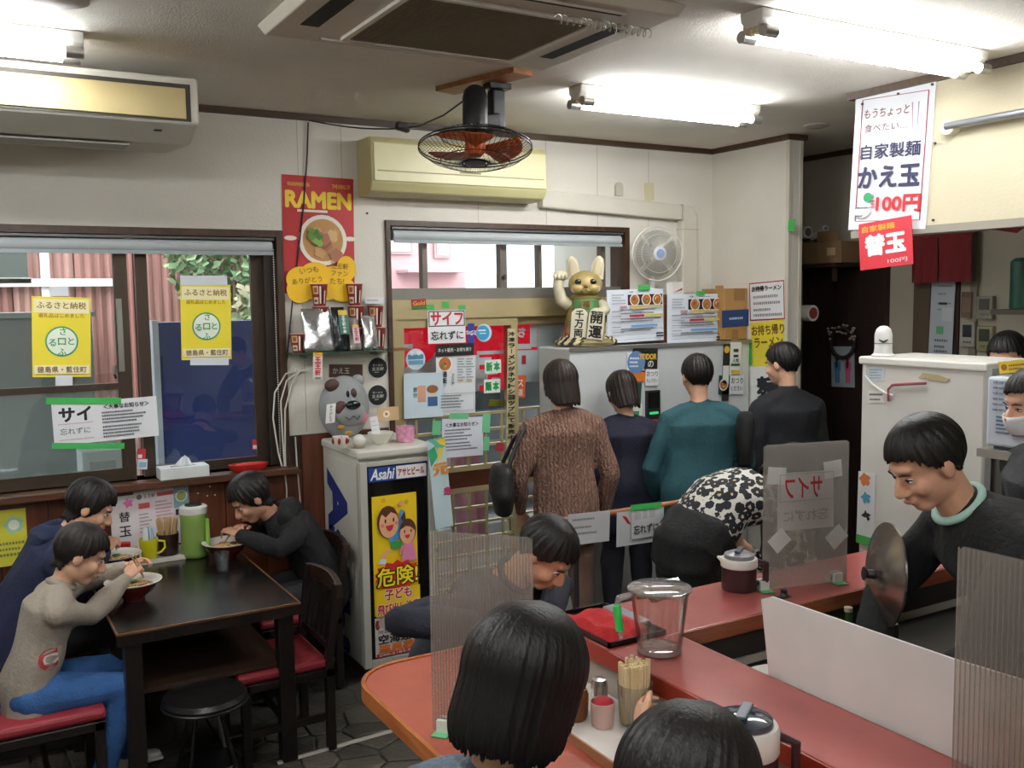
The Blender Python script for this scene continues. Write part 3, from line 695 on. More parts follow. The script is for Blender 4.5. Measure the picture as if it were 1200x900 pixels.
o = MB().prism([(-.028, -.04), (.028, -.04), (.028, .02), (.02, .037), (0, .045), (-.02, .037), (-.028, .02)], atY(724, 222, D-.001), (1, 0, 0), (0, 0, 1), (0, -1, 0), 0, .02).build('duct_stub', mat('#bdb7a6', .6)); tag(o, 'grey rounded stub on the wall above the white duct', 'fitting')
s = wall_sheet('paper_tag', (755, 214), (766, 214), (755, 235), '#cdc79f', y=D); s.done('small beige paper tag stuck on the wall above the white duct', 'paper')
# ================================================================== things on and along the back wall
RED = '#c8242c'
def tapes(lst, y=None, x=None, label='', off=.007, col='#3fae54'):
    for (a, c, lab) in lst:
        s = wall_sheet('green_tape', (a[0], a[1]), (c[0], a[1]), (a[0], c[1]), col, y=y, x=x, off=off, thick=.0006); s.done(lab, 'tape', 'pieces of green masking tape')
# RAMEN poster
s = wall_sheet('ramen_poster', (330, 204), (414, 210), (334, 344), '#b7282c', y=D, bow=.003)
s.text('WANWANMEN', .22, .925, .035, '#e8c24a', w=.3); s.text('THE KING OF', .82, .925, .035, '#e8c24a', w=.26)
s.text('RAMEN', .5, .80, .13, '#f2cf3c', w=.90, bold=.05)
s.rect(.2, .695, .62, .715, '#efe9dd'); s.ell(.10, .47, .085, '#efe4da', ry=.02); s.ell(.94, .48, .085, '#efe4da', ry=.02)
s.ell(.55, .46, .34, '#eee7d8'); s.ell(.55, .46, .285, '#b88a52')
for k in range(16):
    r_ = random.Random(k); s.ell(.57+r_.uniform(-.17, .17), .44+r_.uniform(-.11, .1), r_.uniform(.05, .1), r_.choice(['#c69a62', '#a96f52', '#d7b27a', '#8d5236', '#c08a78']), wob=.1, seed=k)
for k in range(9): r_ = random.Random(50+k); s.ell(.43+r_.uniform(-.07, .07), .48+r_.uniform(-.06, .06), .04, r_.choice(['#5d9138', '#3f7a2c', '#86b552']), wob=.15, seed=k)
for cx, cy, r_ in ((.22, .12, .2), (.42, .16, .22), (.68, .13, .24), (.86, .22, .14), (.5, .05, .3), (.2, .03, .18), (.8, .04, .19)): s.ell(cx, cy, r_, '#f0bf1e', ry=.11)
s.rect(.03, .0, .97, .07, '#f0bf1e')
s.text('いつも', .33, .20, .05, '#8a6a1c', rot=.15); s.text('ありがとう', .3, .115, .05, '#8a6a1c', rot=.12); s.text('王王軒', .76, .24, .05, '#8a6a1c', rot=-.05); s.text('ファン', .76, .175, .045, '#8a6a1c', rot=-.05); s.text('たち!', .72, .11, .05, '#8a6a1c')
s.done('red RAMEN poster with a noodle bowl photo and yellow lettering beside the window', 'poster')
tag(MB().cyl(atY(430, 250, D), atY(430, 250, D)+Vector((0, -.006, 0)), .006).build('wall_screw', mat('#222', .5)), 'small dark screw in the wall right of the ramen poster', 'screw')
# yellow town posters on the window panes
def town_poster(tl, tr, bl, label, y, clipx):
    s = wall_sheet('yellow_poster', tl, tr, bl, '#f2df3a', y=y, off=.006)
    s.rect(.03, .80, .97, .97, '#f6edb9'); s.text('ふるさと納税', .5, .895, .085, '#8e6a2c', w=.84, bold=.02); s.text('返礼品はじめました', .5, .77, .055, '#a0742c', w=.78)
    s.ell(.5, .445, .285, '#3f9a6d'); s.ell(.5, .445, .255, '#eef5e4')
    for ch, x, y_ in (('さ', .52, .57), ('と', .66, .45), ('ふ', .5, .315), ('る', .34, .43), ('ロ', .5, .445)): s.text(ch, x, y_, .085, '#4a9c5e', bold=.02)
    s.rect(.03, .04, .97, .15, '#f7ecc0'); s.text('徳島県・藍住町', .5, .095, .075, '#6d5330', w=.84, bold=.02)
    s.done(label, 'poster', 'yellow town posters on the window')
    for a, c, lb in clipx: q = wall_sheet('paper_clip_strip', a, (c[0], a[1]), (a[0], c[1]), '#d9dee2', y=y, off=.009, thick=.0008); q.done(lb, 'paper', 'white paper strips holding the yellow posters')
town_poster((37, 347), (106, 349), (42, 442), 'yellow round-logo poster on the left window sash', GY, [((58, 336), (80, 347), 'white paper strip above the left yellow poster'), ((65, 440), (85, 452), 'white paper strip below the left yellow poster')])
town_poster((211, 333), (270, 334), (215, 422), 'yellow round-logo poster in front of the blue panel', GY+.035, [((211, 323), (266, 334), 'white paper strip above the right yellow poster'), ((223, 419), (268, 428), 'white paper strip below the right yellow poster')])
# notice with wallet reminder on the window
s = wall_sheet('window_notice', (60, 474), (183, 464), (62, 523), '#e6e8ea', y=GY-.02)
s.text('サイ', .21, .72, .32, '#15151a', bold=.04); s.text('忘れずに', .2, .32, .15, '#6b6b78', w=.28); s.lines(.05, .4, [.5, .12], .02, '#c98a9a', frac=(.9, 1))
s.text('＜大事なお知らせ＞', .70, .84, .12, '#1c1c22', w=.44, bold=.03); s.lines(.46, .9, [.70, .62, .54, .46, .35, .27, .19, .11], .045, '#4a4a52', 4)
s.done('white wallet reminder notice taped low across the window sashes', 'notice')
tapes([((54, 466), (142, 474), 'green tape along the top edge of the window notice'), ((61, 519), (146, 526), 'green tape along the bottom edge of the window notice')], y=GY-.02)
for i, (u, v, lab) in enumerate(((166, 532, 'small red sticker on the sash stile below the window notice'), (301, 521, 'small red and white sticker low on the blue-backed pane'))):
    s = wall_sheet('red_sticker', (u-5, v-6), (u+5, v-6), (u-5, v+6), '#c8333c', y=GY+.02 if i == 0 else GY+.033); s.rect(.1, .1, .6, .45, '#e9e2e2'); s.done(lab, 'sticker')
s = wall_sheet('white_label', (162, 538), (173, 538), (162, 550), '#dfe6ea', y=GY+.02); s.rect(.1, .2, .9, .7, '#8fb6cc'); s.done('pale blue and white label under the red sticker on the sash stile', 'label')
# hanging cords looped beside the window
t = thing('cable_bundle', 'bundle of white cables looped over a hook beside the window', 'cable', atY(345, 435, D))
cw_ = mat('#d5d0c4', .5)
for k, pts in enumerate((((352, 434), (335, 438), (322, 460), (320, 490), (326, 530), (333, 556)), ((350, 436), (336, 446), (329, 470), (331, 510), (334, 556)), ((352, 434), (342, 450), (334, 480), (334, 530), (335, 556)))):
    MB().tube([atY(u, v, D-.02-.006*k) for u, v in pts], .0045, 6).build('cable', cw_, t, smooth=True)
MB().tube([atY(334, 556, D-.03), atY(336, 575, D-.03), atY(336, 590, D-.03)], .004, 6).build('cable', cw_, t)
MB().tube([atY(346, 512, D-.024), atY(348, 545, D-.024), atY(352, 590, D-.024)], .004, 6).build('cable', cw_, t)
MB().obox(atY(352, 434, D-.015), (.05, .03, .02)).build('hook', cw_, t, bevel=.004)

# ---------------- glass shelf with souvenirs
SZ = atY(405, 411, D-.1).z; sx0, sx1 = atY(338, 410, D-.1).x, atY(473, 410, D-.1).x
t = thing('glass_shelf', 'green-edged glass shelf on the wall under the ramen poster', 'shelf', ((sx0+sx1)/2, D, SZ-.01))
MB().box((sx0, D-.16, SZ-.008), (sx1-.06, D-.001, SZ)).build('glass_plate', clear('#b8d8c8', .1, .02, .25, '#7fb89a', 'shelf_glass'), t)
MB().box((sx1-.09, D-.165, SZ-.010), (sx1, D-.10, SZ+.004)).build('wood_end', wood('#8a6238', '#6c4822', .5, 'X'), t)
for x in (sx0+.1, sx1-.15): MB().box((x-.008, D-.12, SZ-.03), (x+.008, D-.001, SZ-.009)).build('bracket', mat('#9a9a92', .4, .6), t)
cup_n = [0]
def cup_noodle(x, y, z, r, h, label, rz=0, c1='#7c2320'):
    t = thing('cup_noodle', label, 'cup noodle', (x, y, z), 'cup noodles on the glass shelf')
    c = Vector((x, y, z+.001))
    MB().lathe([(r*.72, 0), (r, h-.006), (r*1.05, h-.004), (r*1.05, h)], c, 20).build('cup', mat(c1, .4, var=.25, vs=40), t, smooth=True)
    MB().lathe([(r*1.03, h), (r*1.03, h+.002)], c, 20).build('lid', mat('#d9b9a0', .4, var=.3, vs=60), t)
    # printed front: bowl picture and vertical strokes wrapped on the wall of the cup
    def wrap(a0, a1, f0, f1, col, nm):
        m = MB(); n = 6; P = []
        for i in range(n+1):
            a = a0+(a1-a0)*i/n
            for f in (f0, f1): rr = r*(.72+.28*f)+.0012; P.append(c+Vector((rr*math.sin(a), -rr*math.cos(a), f*h)))
        m.add(P, [(2*i, 2*i+2, 2*i+3, 2*i+1) for i in range(n)]); m.build(nm, mat(col, .45), t)
    a = rz-.35
    wrap(a-.9, a-.1, .55, .92, '#d9b48a', 'printed_bowl'); wrap(a-.75, a-.25, .62, .85, '#9a4a22', 'printed_bowl')
    for i in range(3): wrap(a+.05+i*.33, a+.25+i*.33, .12, .9-.1*i, ('#e8dfd2', '#1d1512', '#e3cfc0')[i], 'printed_text')
    wrap(a-.9, a-.15, .1, .4, '#e0c9b4', 'printed_text'); wrap(a-.8, a-.3, .18, .3, '#2a1512', 'printed_text')
    return t
ys = D-.075
def sx(u, y=None): return atY(u, 400, y or ys).x
k = atY(0, 0, ys).y
hcup = .115
cup_noodle(sx(350), ys, SZ, .045, .095, 'cup noodle at the left end of the glass shelf')
for u, n0, lab in ((374, 2, 'behind the silver pouch'), (419, 2, 'in the middle stack'), (441, 2, 'in the right stack')): pass
cup_noodle(sx(377, D-.05), D-.05, SZ, .043, hcup, 'bottom cup noodle of the stack behind the silver pouch')
cup_noodle(sx(377, D-.05), D-.05, SZ+hcup+.004, .043, hcup, 'middle cup noodle of the stack behind the silver pouch')
cup_noodle(sx(376, D-.05), D-.05, SZ+2*(hcup+.004), .043, hcup, 'topmost cup noodle above the silver pouch')
cup_noodle(sx(418, D-.05), D-.05, SZ, .043, hcup, 'bottom cup noodle of the stack left of the right-hand stack')
cup_noodle(sx(418, D-.05), D-.05, SZ+hcup+.004, .043, hcup, 'middle-height cup noodle of the taller right stack')
cup_noodle(sx(417, D-.05), D-.05, SZ+2*(hcup+.004), .043, hcup, 'topmost cup noodle of the tallest stack under the poster')
cup_noodle(sx(443, D-.05), D-.05, SZ, .043, hcup, 'lower cup noodle at the right end of the shelf')
cup_noodle(sx(441, D-.05), D-.05, SZ+hcup+.004, .043, hcup, 'upper cup noodle at the right end of the shelf')
s = wall_sheet('small_card', (428, 348), (450, 348), (428, 356), '#d8dade', y=D-.03, off=0); s.lines(.1, .9, [.5], .25, '#9aa0a8', 3); s.done('small white card on top of the right cup noodle stack', 'card')
def pouch(u0, v0, u1, v1, y, label, col, metal, lean=.05):
    a, b_ = atY(u0, v0, y), atY(u1, v1, y); w_ = b_.x-a.x; h_ = a.z-SZ-.002; n = 10; t = thing('food_pouch', label, 'pouch', ((a.x+b_.x)/2, y, SZ)); m = MB(); F = []; B = []
    for i in range(n+1):
        for j in range(n+1):
            f, g = i/n, j/n; bul = .022*math.sin(PI*min(1, f*1.0))*math.sin(PI*g)**.6 if 0 < g < 1 else 0; wr = .003*math.sin(f*13+g*7)*math.sin(g*9+f*4)
            yy = y+lean*g
            F.append((a.x+w_*f, yy-bul-.002+wr, SZ+.002+h_*g)); B.append((a.x+w_*f, yy+bul*.4, SZ+.002+h_*g))
    N = (n+1)*(n+1); fs = []
    for i in range(n):
        for j in range(n): q = i*(n+1)+j; fs += [(q, q+n+1, q+n+2, q+1), (N+q, N+q+1, N+q+n+2, N+q+n+1)]
    for i in range(n): q = i*(n+1); fs += [(q, N+q, N+q+n+1, q+n+1), (q+n, q+2*n+1, N+q+2*n+1, N+q+n)]
    for j in range(n): fs += [(j, j+1, N+j+1, N+j), (n*(n+1)+j, N+n*(n+1)+j, N+n*(n+1)+j+1, n*(n+1)+j+1)]
    m.add(F+B, fs); m.build('pouch_body', mat(col, .22, metal, var=.12, vs=14, bump=.5, bs=18), t, smooth='all'); return t, a, b_
pouch(356, 362, 392, 411, D-.13, 'large crinkled silver foil pouch on the glass shelf', '#c9ccce', .85)
t, a, b_ = pouch(391, 360, 408, 411, D-.125, 'black pouch with a green label beside the silver pouch', '#23282a', .2)
s = Sheet('label_strip', Vector((a.x+.025, D-.148, SZ+.09)), (1, 0, 0), (0, .25, 1), .05, .13, '#2f6b5a', parent=t); s.rect(0, .8, 1, 1, '#d8b23a'); s.vtext('王王軒中華', .5, .78, .03, .13, '#e8eee8', bold=.03); s.done()
t, a, b_ = pouch(410, 372, 424, 411, D-.13, 'grey pouch with a pink written tag on the shelf', '#a7a29c', .5)
s = Sheet('label_strip', Vector((a.x+.012, D-.152, SZ+.04)), (1, 0, 0), (0, .25, 1), .035, .10, '#e2ccd0', parent=t); s.rect(0, .85, 1, 1, '#d8b23a'); s.vtext('王王軒', .5, .85, .1, .2, '#b03a58', bold=.04); s.done()
pouch(427, 370, 444, 411, D-.135, 'plain shiny silver pouch at the right of the shelf', '#cfd0d0', .8)
s = wall_sheet('hanging_tag', (367, 413), (378, 413), (368, 444), '#e6ddd2', y=D-.17, off=0, thick=.002); s.rect(0, .85, 1, 1, '#d9a52e'); s.vtext('王王軒', .5, .84, .12, .2, '#b5223a', bold=.05); s.rect(.2, .0, .8, .06, '#6d6a66'); s.done('narrow paper tag hanging from the front of the glass shelf', 'tag')
s = wall_sheet('picture_frame', (386, 427), (425, 427), (386, 442), '#5c231c', y=D, thick=.014); s.rect(.05, .12, .95, .88, '#3a2a22'); s.text('かえ玉', .35, .5, .45, '#b9b0a0', w=.5); s.done('low dark red picture frame behind the dog head', 'picture')
for u, v, lab in ((442, 431, 'upper black round sticker on the wall under the glass shelf'), (442, 463, 'lower black round sticker beside the dog head')):
    c = atY(u, v, D); b_ = MB().lathe([(.062, 0), (.062, -.006)], c, 32, (0, 1, 0)); o = tag(b_.build('round_sticker', mat('#dcdcd6', .5)), lab, 'sticker', 'black round stickers'); MB().lathe([(.056, -.0065), (.056, -.0075)], c, 32, (0, 1, 0)).build('black_disc', mat('#17181a', .45), o)
    q = Sheet('print', c+Vector((-.05, -.009, -.03)), (1, 0, 0), (0, 0, 1), .1, .06, '#17181a', thick=.0005, parent=o); q.text('ラーメン', .5, .75, .2, '#d8d8d4', w=.6); q.text('王王軒', .5, .4, .3, '#d8d8d4', w=.7); q.lines(.3, .7, [.1], .06, '#d8d8d4'); q.done()
# ---------------- grey cartoon dog head ornament standing on the refrigerator
FRX0, FRX1, FRY0, FRY1, FRH = 1.69, 2.10, 4.365, 4.90, 1.163
dc = atY(404, 476, D-.16)
t = thing('dog_ornament', 'grey puffy dog head ornament with pink cheek above the refrigerator', 'ornament', (dc.x, D-.16, FRH))
grey = mat('#8e9292', .5, var=.06)
dz = FRH+.002; hh = atY(404, 440, D-.16).z-dz
MB().ell((dc.x, D-.15, dz+hh*.5), (.138, .075, hh*.5), n=28, m=18).ell((dc.x+.01, D-.20, dz+hh*.42), (.09, .05, .07), n=20, m=12).build('head', grey, t, smooth='all')
MB().ell((dc.x-.075, D-.185, dz+hh*.86), (.042, .02, .034)).build('ear', mat('#4b2f28', .5), t, smooth='all')
MB().ell((dc.x+.08, D-.15, dz+hh*.90), (.038, .02, .036), n=14, m=8).build('ear', grey, t, smooth='all')
MB().ell((dc.x-.045, D-.225, dz+hh*.52), (.036, .014, .036)).build('spot', mat('#4b2f28', .5), t, smooth='all')
MB().ell((dc.x+.012, D-.252, dz+hh*.56), (.042, .016, .024)).build('nose', mat('#15161a', .2), t, smooth='all')
MB().ell((dc.x+.075, D-.212, dz+hh*.35), (.034, .014, .032)).build('cheek', mat('#cf7d8c', .5), t, smooth='all')
MB().ell((dc.x-.002, D-.215, dz+hh*.72), (.009, .01, .02)).build('eye', mat('#15161a', .2), t, smooth='all')
MB().ell((dc.x+.032, D-.212, dz+hh*.73), (.018, .012, .026)).build('eye_patch', mat('#4b3a34', .4), t, smooth='all')
MB().tube([(dc.x-.03, D-.245, dz+hh*.38), (dc.x-.01, D-.253, dz+hh*.33), (dc.x+.012, D-.254, dz+hh*.39), (dc.x+.035, D-.253, dz+hh*.33), (dc.x+.05, D-.243, dz+hh*.38)], .003, 6).build('mouth', mat('#333', .4), t)
s = Sheet('written_tag', (dc.x-.135, D-.235, dz+.10), (1, 0, .06), (.1, 0, 1), .05, .10, '#e9e9e6', parent=t); s.vtext('ありがとう', .5, .95, .05, .14, '#444', bold=.02); s.done()
MB().ell((dc.x-.05, D-.23, dz+hh*.22), (.022, .012, .014)).ell((dc.x-.01, D-.235, dz+hh*.12), (.022, .012, .014)).build('bow', mat('#a67f35', .5), t, smooth='all')
# ---------------- door papers
YG = GY-.04
s = wall_sheet('wallet_notice', (501, 364), (545, 363), (502, 403), '#e8e9ea', y=YG-.01)
s.frame(.02, .51, .98, .98, .03, '#2c2c34'); s.text('サイフ', .5, .75, .38, '#bd2230', w=.84, bold=.03); s.text('忘れずに', .5, .24, .26, '#191920', w=.86, bold=.02)
s.done('white wallet reminder in red and black letters on the door glass', 'notice')
tapes([((500, 357), (509, 363), 'left green tape over the wallet notice on the door'), ((518, 353), (526, 361), 'middle green tape over the wallet notice on the door'), ((537, 358), (545, 363), 'right green tape over the wallet notice on the door')], y=GY-.052, off=.002)
s = wall_sheet('net_sale_strip', (510, 404), (555, 402), (510, 418), '#161414', y=YG-.01); s.text('ネット販売・お持ち帰り', .5, .5, .34, '#e7e3dc', w=.86); s.done('black strip advertising net sale under the wallet notice', 'sign')
s = wall_sheet('door_menu', (511, 417), (557, 416), (513, 486), '#dfe3e4', y=YG)
noodle_bowl(s, .22, .86, .18, 3); s.vtext('吉野家'[:0]+'通販', .2, .74, .52, .09, '#333a44', bold=.04); s.vtext('王王軒', .42, .70, .5, .05, '#333'); 
for cx in (.62, .84):
    s.lines(cx-.09, cx+.1, [.94-.045*i for i in range(9)], .02, '#76808a', 5); s.rect(cx-.07, .55, cx+.05, .57, '#d7b45a')
s.frame(.05, .05, .95, .36, .008, '#a9a3ad'); s.lines(.1, .9, [.32, .27, .22, .17, .12], .022, '#555c66', 8)
s.done('white menu sheet with a noodle picture on the left door leaf', 'poster')
s = wall_sheet('door_info_sheet', (473, 438), (519, 436), (474, 491), '#cbdde6', y=YG-.012)
s.rect(.35, .35, .55, .72, '#d7a184'); s.ell(.72, .6, .13, '#e6c9a0'); s.ell(.72, .63, .15, '#8a5a36', ry=.09); s.rect(.60, .25, .85, .46, '#3b5f8e'); s.vtext('節分', .28, .7, .45, .1, '#333'); s.done('pale blue info sheet with a small drawn figure on the left door leaf', 'poster')
for u, v, r_, lab in ((487, 421, 12, 'round blue sticker on the left of the door glass'), (567, 390, 10.5, 'round blue sticker on the right of the left door leaf')):
    c = atY(u, v, YG-.004); r0 = r_*5.6/FPX
    o = tag(MB().lathe([(r0, 0), (r0, -.002)], c, 32, (0, 1, 0)).build('blue_sticker', mat('#c9dbe6', .4)), lab, 'sticker', 'round blue stickers on the door')
    q = Sheet('print', c+Vector((-r0, -.003, -r0)), (1, 0, 0), (0, 0, 1), 2*r0, 2*r0, '#c9dbe6', thick=.0002, parent=None)
    bpy.data.objects.remove(q.root); q.root = o
    if u < 500: q.rect(.1, .5, .9, .72, '#4f87ab'); q.rect(.12, .25, .88, .45, '#6fa3c0'); q.ell(.3, .78, .1, '#e2ecf0'); q.ell(.65, .78, .1, '#e2ecf0')
    else: q.ell(.42, .5, .42, '#3d9ac8'); q.rect(.12, .6, .6, .68, '#dbe9f0'); q.rect(.2, .45, .62, .5, '#dbe9f0')
    q.done()
s = wall_sheet('opening_hours_card', (548, 379), (556, 379), (535, 403), '#2d3c8c', y=YG); s.text('SIF', .55, .6, .5, '#e4e6f2', w=.6, rot=-1.57); s.done('dark blue card half hidden behind the wallet notice', 'sign')
s = wall_sheet('sale_sticker', (482, 351), (499, 350), (482, 363), '#a5231f', y=GY-.05); s.rect(0, 0, 1, .3, '#2f7a3a'); s.text('Gold', .5, .6, .4, '#e2b84a', w=.8); s.done('small red and green sticker on the head rail above the door', 'sticker')
# red banners hung on the outer side of the glass
YO = GY+.075
def banner(tl, tr, bl, label, seed, chars):
    s = wall_sheet('red_banner', tl, tr, bl, '#d2182c', y=YO, off=0, thick=0, m=backlit('#f01c34'))
    for (c, x, y_, h) in chars: s.text(c, x, y_, h, '#f3f1f1', bold=.08, mirror=True)
    return s
s = banner((464, 375), (592, 372), (465, 465), 'b', 1, [])
s.rect(.0, .62, .14, .68, '#f0eded'); s.ell(.40, .30, .16, '#f3f0f0', wob=.1); s.ell(.2, .15, .2, '#f3f0f0', wob=.1); s.rect(.72, .36, .86, .46, '#f3f0f0'); s.rect(.74, .22, .92, .30, '#f3f0f0'); s.rect(.74, .08, .82, .30, '#f3f0f0'); s.rect(.86, .02, .95, .18, '#f3f0f0'); s.rect(.72, .5, .98, .55, '#f3f0f0'); s.rect(.68, .0, .74, .5, '#f3f0f0')
for x in (.99,): s.ell(x, .55, .015, '#f6f3f3'); s.ell(x, .4, .015, '#f6f3f3')
s.done('red banner with white brush shapes behind the left door leaf', 'banner')
s = banner((604, 373), (664, 373), (605, 448), 'b', 2, [])
s.text('ち', .12, .78, .14, '#fff', bold=.06, mirror=True); s.rect(.28, .55, .42, .9, '#f2f0f0'); s.rect(0, .52, .3, .60, '#f2f0f0'); s.rect(0, .1, .28, .5, '#f2f0f0'); s.rect(.12, .28, .24, .42, '#d2182c'); s.rect(.2, 0, .5, .5, '#f4f2f2'); s.rect(.42, .0, .95, 1., '#e6e6e4')
s.done('red and white banner behind the right door leaf', 'banner')
s = wall_sheet('orange_card', (604, 440), (616, 440), (605, 466), '#d9622c', y=GY+.033); s.text('ス', .5, .65, .3, '#f4ece4'); s.text('道', .5, .25, .3, '#f4ece4'); s.done('small orange card with white letters right of the door post', 'card')
for u, v, lab in ((578, 430, 'upper white card with green characters on the door glass'), (577, 453, 'lower white card with green characters on the door glass')):
    s = wall_sheet('green_character_card', (u-10, v-8), (u+9, v-9), (u-10, v+8), '#dfe8de', y=YG); s.text('新' if v < 440 else '麺', .27, .5, .62, '#1f8a44', bold=.06, w=.34); s.text('本', .73, .5, .62, '#1f8a44', bold=.06, w=.34); s.done(lab, 'card', 'green character cards')
s = wall_sheet('important_notice', (518, 491), (566, 488), (520, 537), '#dfe2ea', y=YG-.012)
s.text('＜大事なお知らせ＞', .48, .83, .11, '#23232b', w=.8, bold=.03); s.lines(.06, .86, [.70, .62, .54, .46, .36, .28, .2], .04, '#50505a', 9); s.done('white notice sheet taped low on the left door leaf', 'notice')
tapes([((507, 493), (517, 510), 'green tape left of the notice on the door'), ((527, 484), (549, 491), 'green tape along the top of the notice on the door'), ((566, 485), (575, 507), 'green tape at the upper right of the notice on the door'), ((567, 512), (574, 528), 'green tape at the lower right of the notice on the door')], y=YG-.012, col='#6fc08e')
s = wall_sheet('door_red_sticker', (582, 519), (591, 519), (582, 529), '#b3323c', y=YG); s.done('small red sticker on the left door leaf near the post', 'sticker')
s = wall_sheet('post_lettering_strip', (595, 385), (604, 385), (597, 530), '#c9bd92', y=GY-.04); s.vtext('冷凍ラーメンがネットショップにて販売中', .5, .98, .10, .033, '#16130c', bold=.05, w=.8); s.text('!!', .5, .05, .045, '#16130c', bold=.05); s.done('narrow strip of black brush lettering down the door post', 'sign')
for u, v, a, lab in ((563, 477, '#8c8a2e', 'olive sheet'),): s = wall_sheet('olive_strip', (573, 468), (592, 468), (573, 476), a, y=GY+.06); s.done('olive strip outside behind the door glass', 'strip')

# ---------------- white ticket machine with its posters
MY = 4.56; mx0, mx1, mz = atY(668, 420, MY).x, XP-.015, atY(720, 406, MY).z
t = thing('ticket_machine', 'white meal ticket machine covered with stickers under the cat figure', 'vending machine', ((mx0+mx1)/2, (MY+D)/2, 0))
mw = mat('#cdd0d0', .4, var=.03)
MB().box((mx0, MY, .02), (mx1, D-.04, mz)).build('cabinet', mw, t, bevel=.01)
MB().box((mx0-.005, MY-.012, mz-.02), (mx1+.005, MY, mz+.004)).build('top_trim', mat('#9b9b96', .3, .6), t)
a, c = atY(757, 458, MY-.012), atY(773, 494, MY-.012)
rd = MB().box((a.x, MY-.022, c.z), (c.x, MY, a.z)).build('card_reader', mat('#26282b', .35), t, bevel=.004)
MB().box((a.x+.012, MY-.025, a.z-.105), (c.x-.012, MY-.0215, a.z-.01)).build('display', mat('#0c0d10', .15), rd)
MB().box((a.x+.02, MY-.025, a.z-.145), (c.x-.02, MY-.0215, a.z-.13)).build('green_lamp', emit('#3ad06a', .8, 'status_lamp'), rd)
MB().box((a.x+.004, MY-.026, c.z+.004), (c.x-.004, MY-.0215, c.z+.018)).build('red_strip', mat('#b8442a', .4), rd)
MB().box((a.x, MY-.006, c.z-.14), (c.x+.03, MY, c.z-.11)).build('coin_slot', mat('#b2a23a', .4), t)
def mpanel(tl, tr, bl, col, name='printed_panel'): return wall_sheet(name, tl, tr, bl, col, y=MY, off=.014, parent=t)
s = mpanel((742, 408), (771, 408), (742, 433), '#1d1b18'); s.text('TODOR', .6, .6, .25, '#e0b23a', w=.7, bold=.05); s.text('の', .72, .25, .3, '#eee'); s.done()
s = mpanel((735, 413), (757, 413), (735, 436), '#dfe3e6'); s.ell(.5, .5, .48, '#5e7fa8'); s.lines(.15, .85, [.7, .5, .3], .1, '#e8eef2'); s.done()
s = mpanel((735, 434), (756, 434), (735, 447), '#d9782a'); s.done()
s = mpanel((757, 432), (772, 432), (757, 452), '#eceded'); s.text('おつり', .5, .7, .3, '#22242a', w=.85); s.text('ちょうだい', .5, .3, .22, '#33353b', w=.85); s.done()
s = mpanel((738, 449), (752, 449), (738, 473), '#24443a'); noodle_bowl(s, .4, .5, .34, 4); s.done()
s = mpanel((735, 474), (753, 474), (735, 500), '#e6e6d8'); s.rect(.1, .5, .8, .7, '#2f8a60'); s.rect(.1, .1, .8, .3, '#d6cf3a'); s.done()
s = mpanel((848, 403), (856, 403), (848, 470), '#22231f'); s.ell(.5, .9, .4, '#d8a62e'); s.rect(.0, .3, .9, .62, '#e6e7e6'); s.done()
s = mpanel((856, 401), (869, 401), (856, 440), '#e3e6e2'); s.rect(.3, .7, .75, .8, '#333'); s.rect(.3, .55, .75, .62, '#333'); s.rect(.1, .28, .9, .36, '#3c6a3a'); s.rect(.1, .05, .9, .16, '#d8b230'); s.text('人気', .5, .45, .12, '#222'); s.done()
s = mpanel((843, 440), (855, 440), (843, 462), '#1c4436'); noodle_bowl(s, .45, .5, .42, 6); s.done()
s = mpanel((856, 439), (872, 439), (856, 462), '#e8e9ea'); s.text('おつり', .5, .7, .3, '#22242a', w=.85); s.text('ください', .5, .3, .24, '#33353b', w=.85); s.done()
# ---------------- brown boards carrying the two menus
CT = mz+.004
bd = thing('menu_stand', 'brown wooden board standing behind the two menus on the machine', 'board', (atY(780, 380, MY+.14).x, MY+.14, CT))
b0, b1 = atY(716, 350, MY+.14), atY(843, 400, MY+.14)
MB().box((b0.x, MY+.14, CT), (b1.x, MY+.16, atY(780, 345, MY+.14).z)).build('board', wood('#7a5138', '#5d3a25', .5, 'X'), bd)
MB().box((b0.x+.1, MY+.16, CT), (b1.x-.1, MY+.24, CT+.02)).build('foot', wood('#7a5138', '#5d3a25', .5, 'X'), bd)
def menu(tl, tr, bl, label, y):
    s = wall_sheet('menu_sheet', tl, tr, bl, '#dde3ea', y=y, off=0, thick=.003)
    s.text('お品書', .42, .95, .03, '#23242a'); s.lines(.55, .85, [.95], .012, '#555', 3)
    s.rect(.36, .70, .98, .90, '#241d2c')
    for k, x in enumerate((.48, .68, .87)): noodle_bowl(s, x, .80, .085, k+2)
    s.rect(.36, .655, .95, .69, '#c8b46a'); s.lines(.06, .3, [.9, .85, .8, .74], .02, '#8a8f99', 5); s.rect(.2, .65, .32, .69, '#c88a9a')
    s.rect(.40, .62, .6, .645, '#cfc38a'); s.rect(.36, .48, .62, .52, '#b5242c'); s.rect(.63, .48, .97, .52, '#d7c645'); s.rect(.38, .285, .85, .325, '#6fa3d6')
    s.lines(.2, .95, [.615, .55, .445, .40, .255, .22], .022, '#2b2f3a', 7, frac=(.7, 1)); s.lines(.05, .32, [.6, .5, .4, .3, .2], .014, '#5b606c', 8)
    for y_ in (.58, .46, .36, .24, .14, .06): s.rect(.03, y_, .97, y_+.004, '#6b717c', 'printed_rule')
    s.rect(.82, .13, .95, .16, '#23252c'); s.rect(.82, .08, .95, .11, '#23252c')
    s.done(label, 'menu', 'menu sheets on the ticket machine'); return s
menu((711, 340), (777, 338), (717, 402), 'menu sheet with three bowl pictures right beside the beckoning cat', MY+.10)
menu((782, 345), (848, 344), (785, 406), 'menu sheet with three bowl pictures next to the cardboard box', MY+.10)
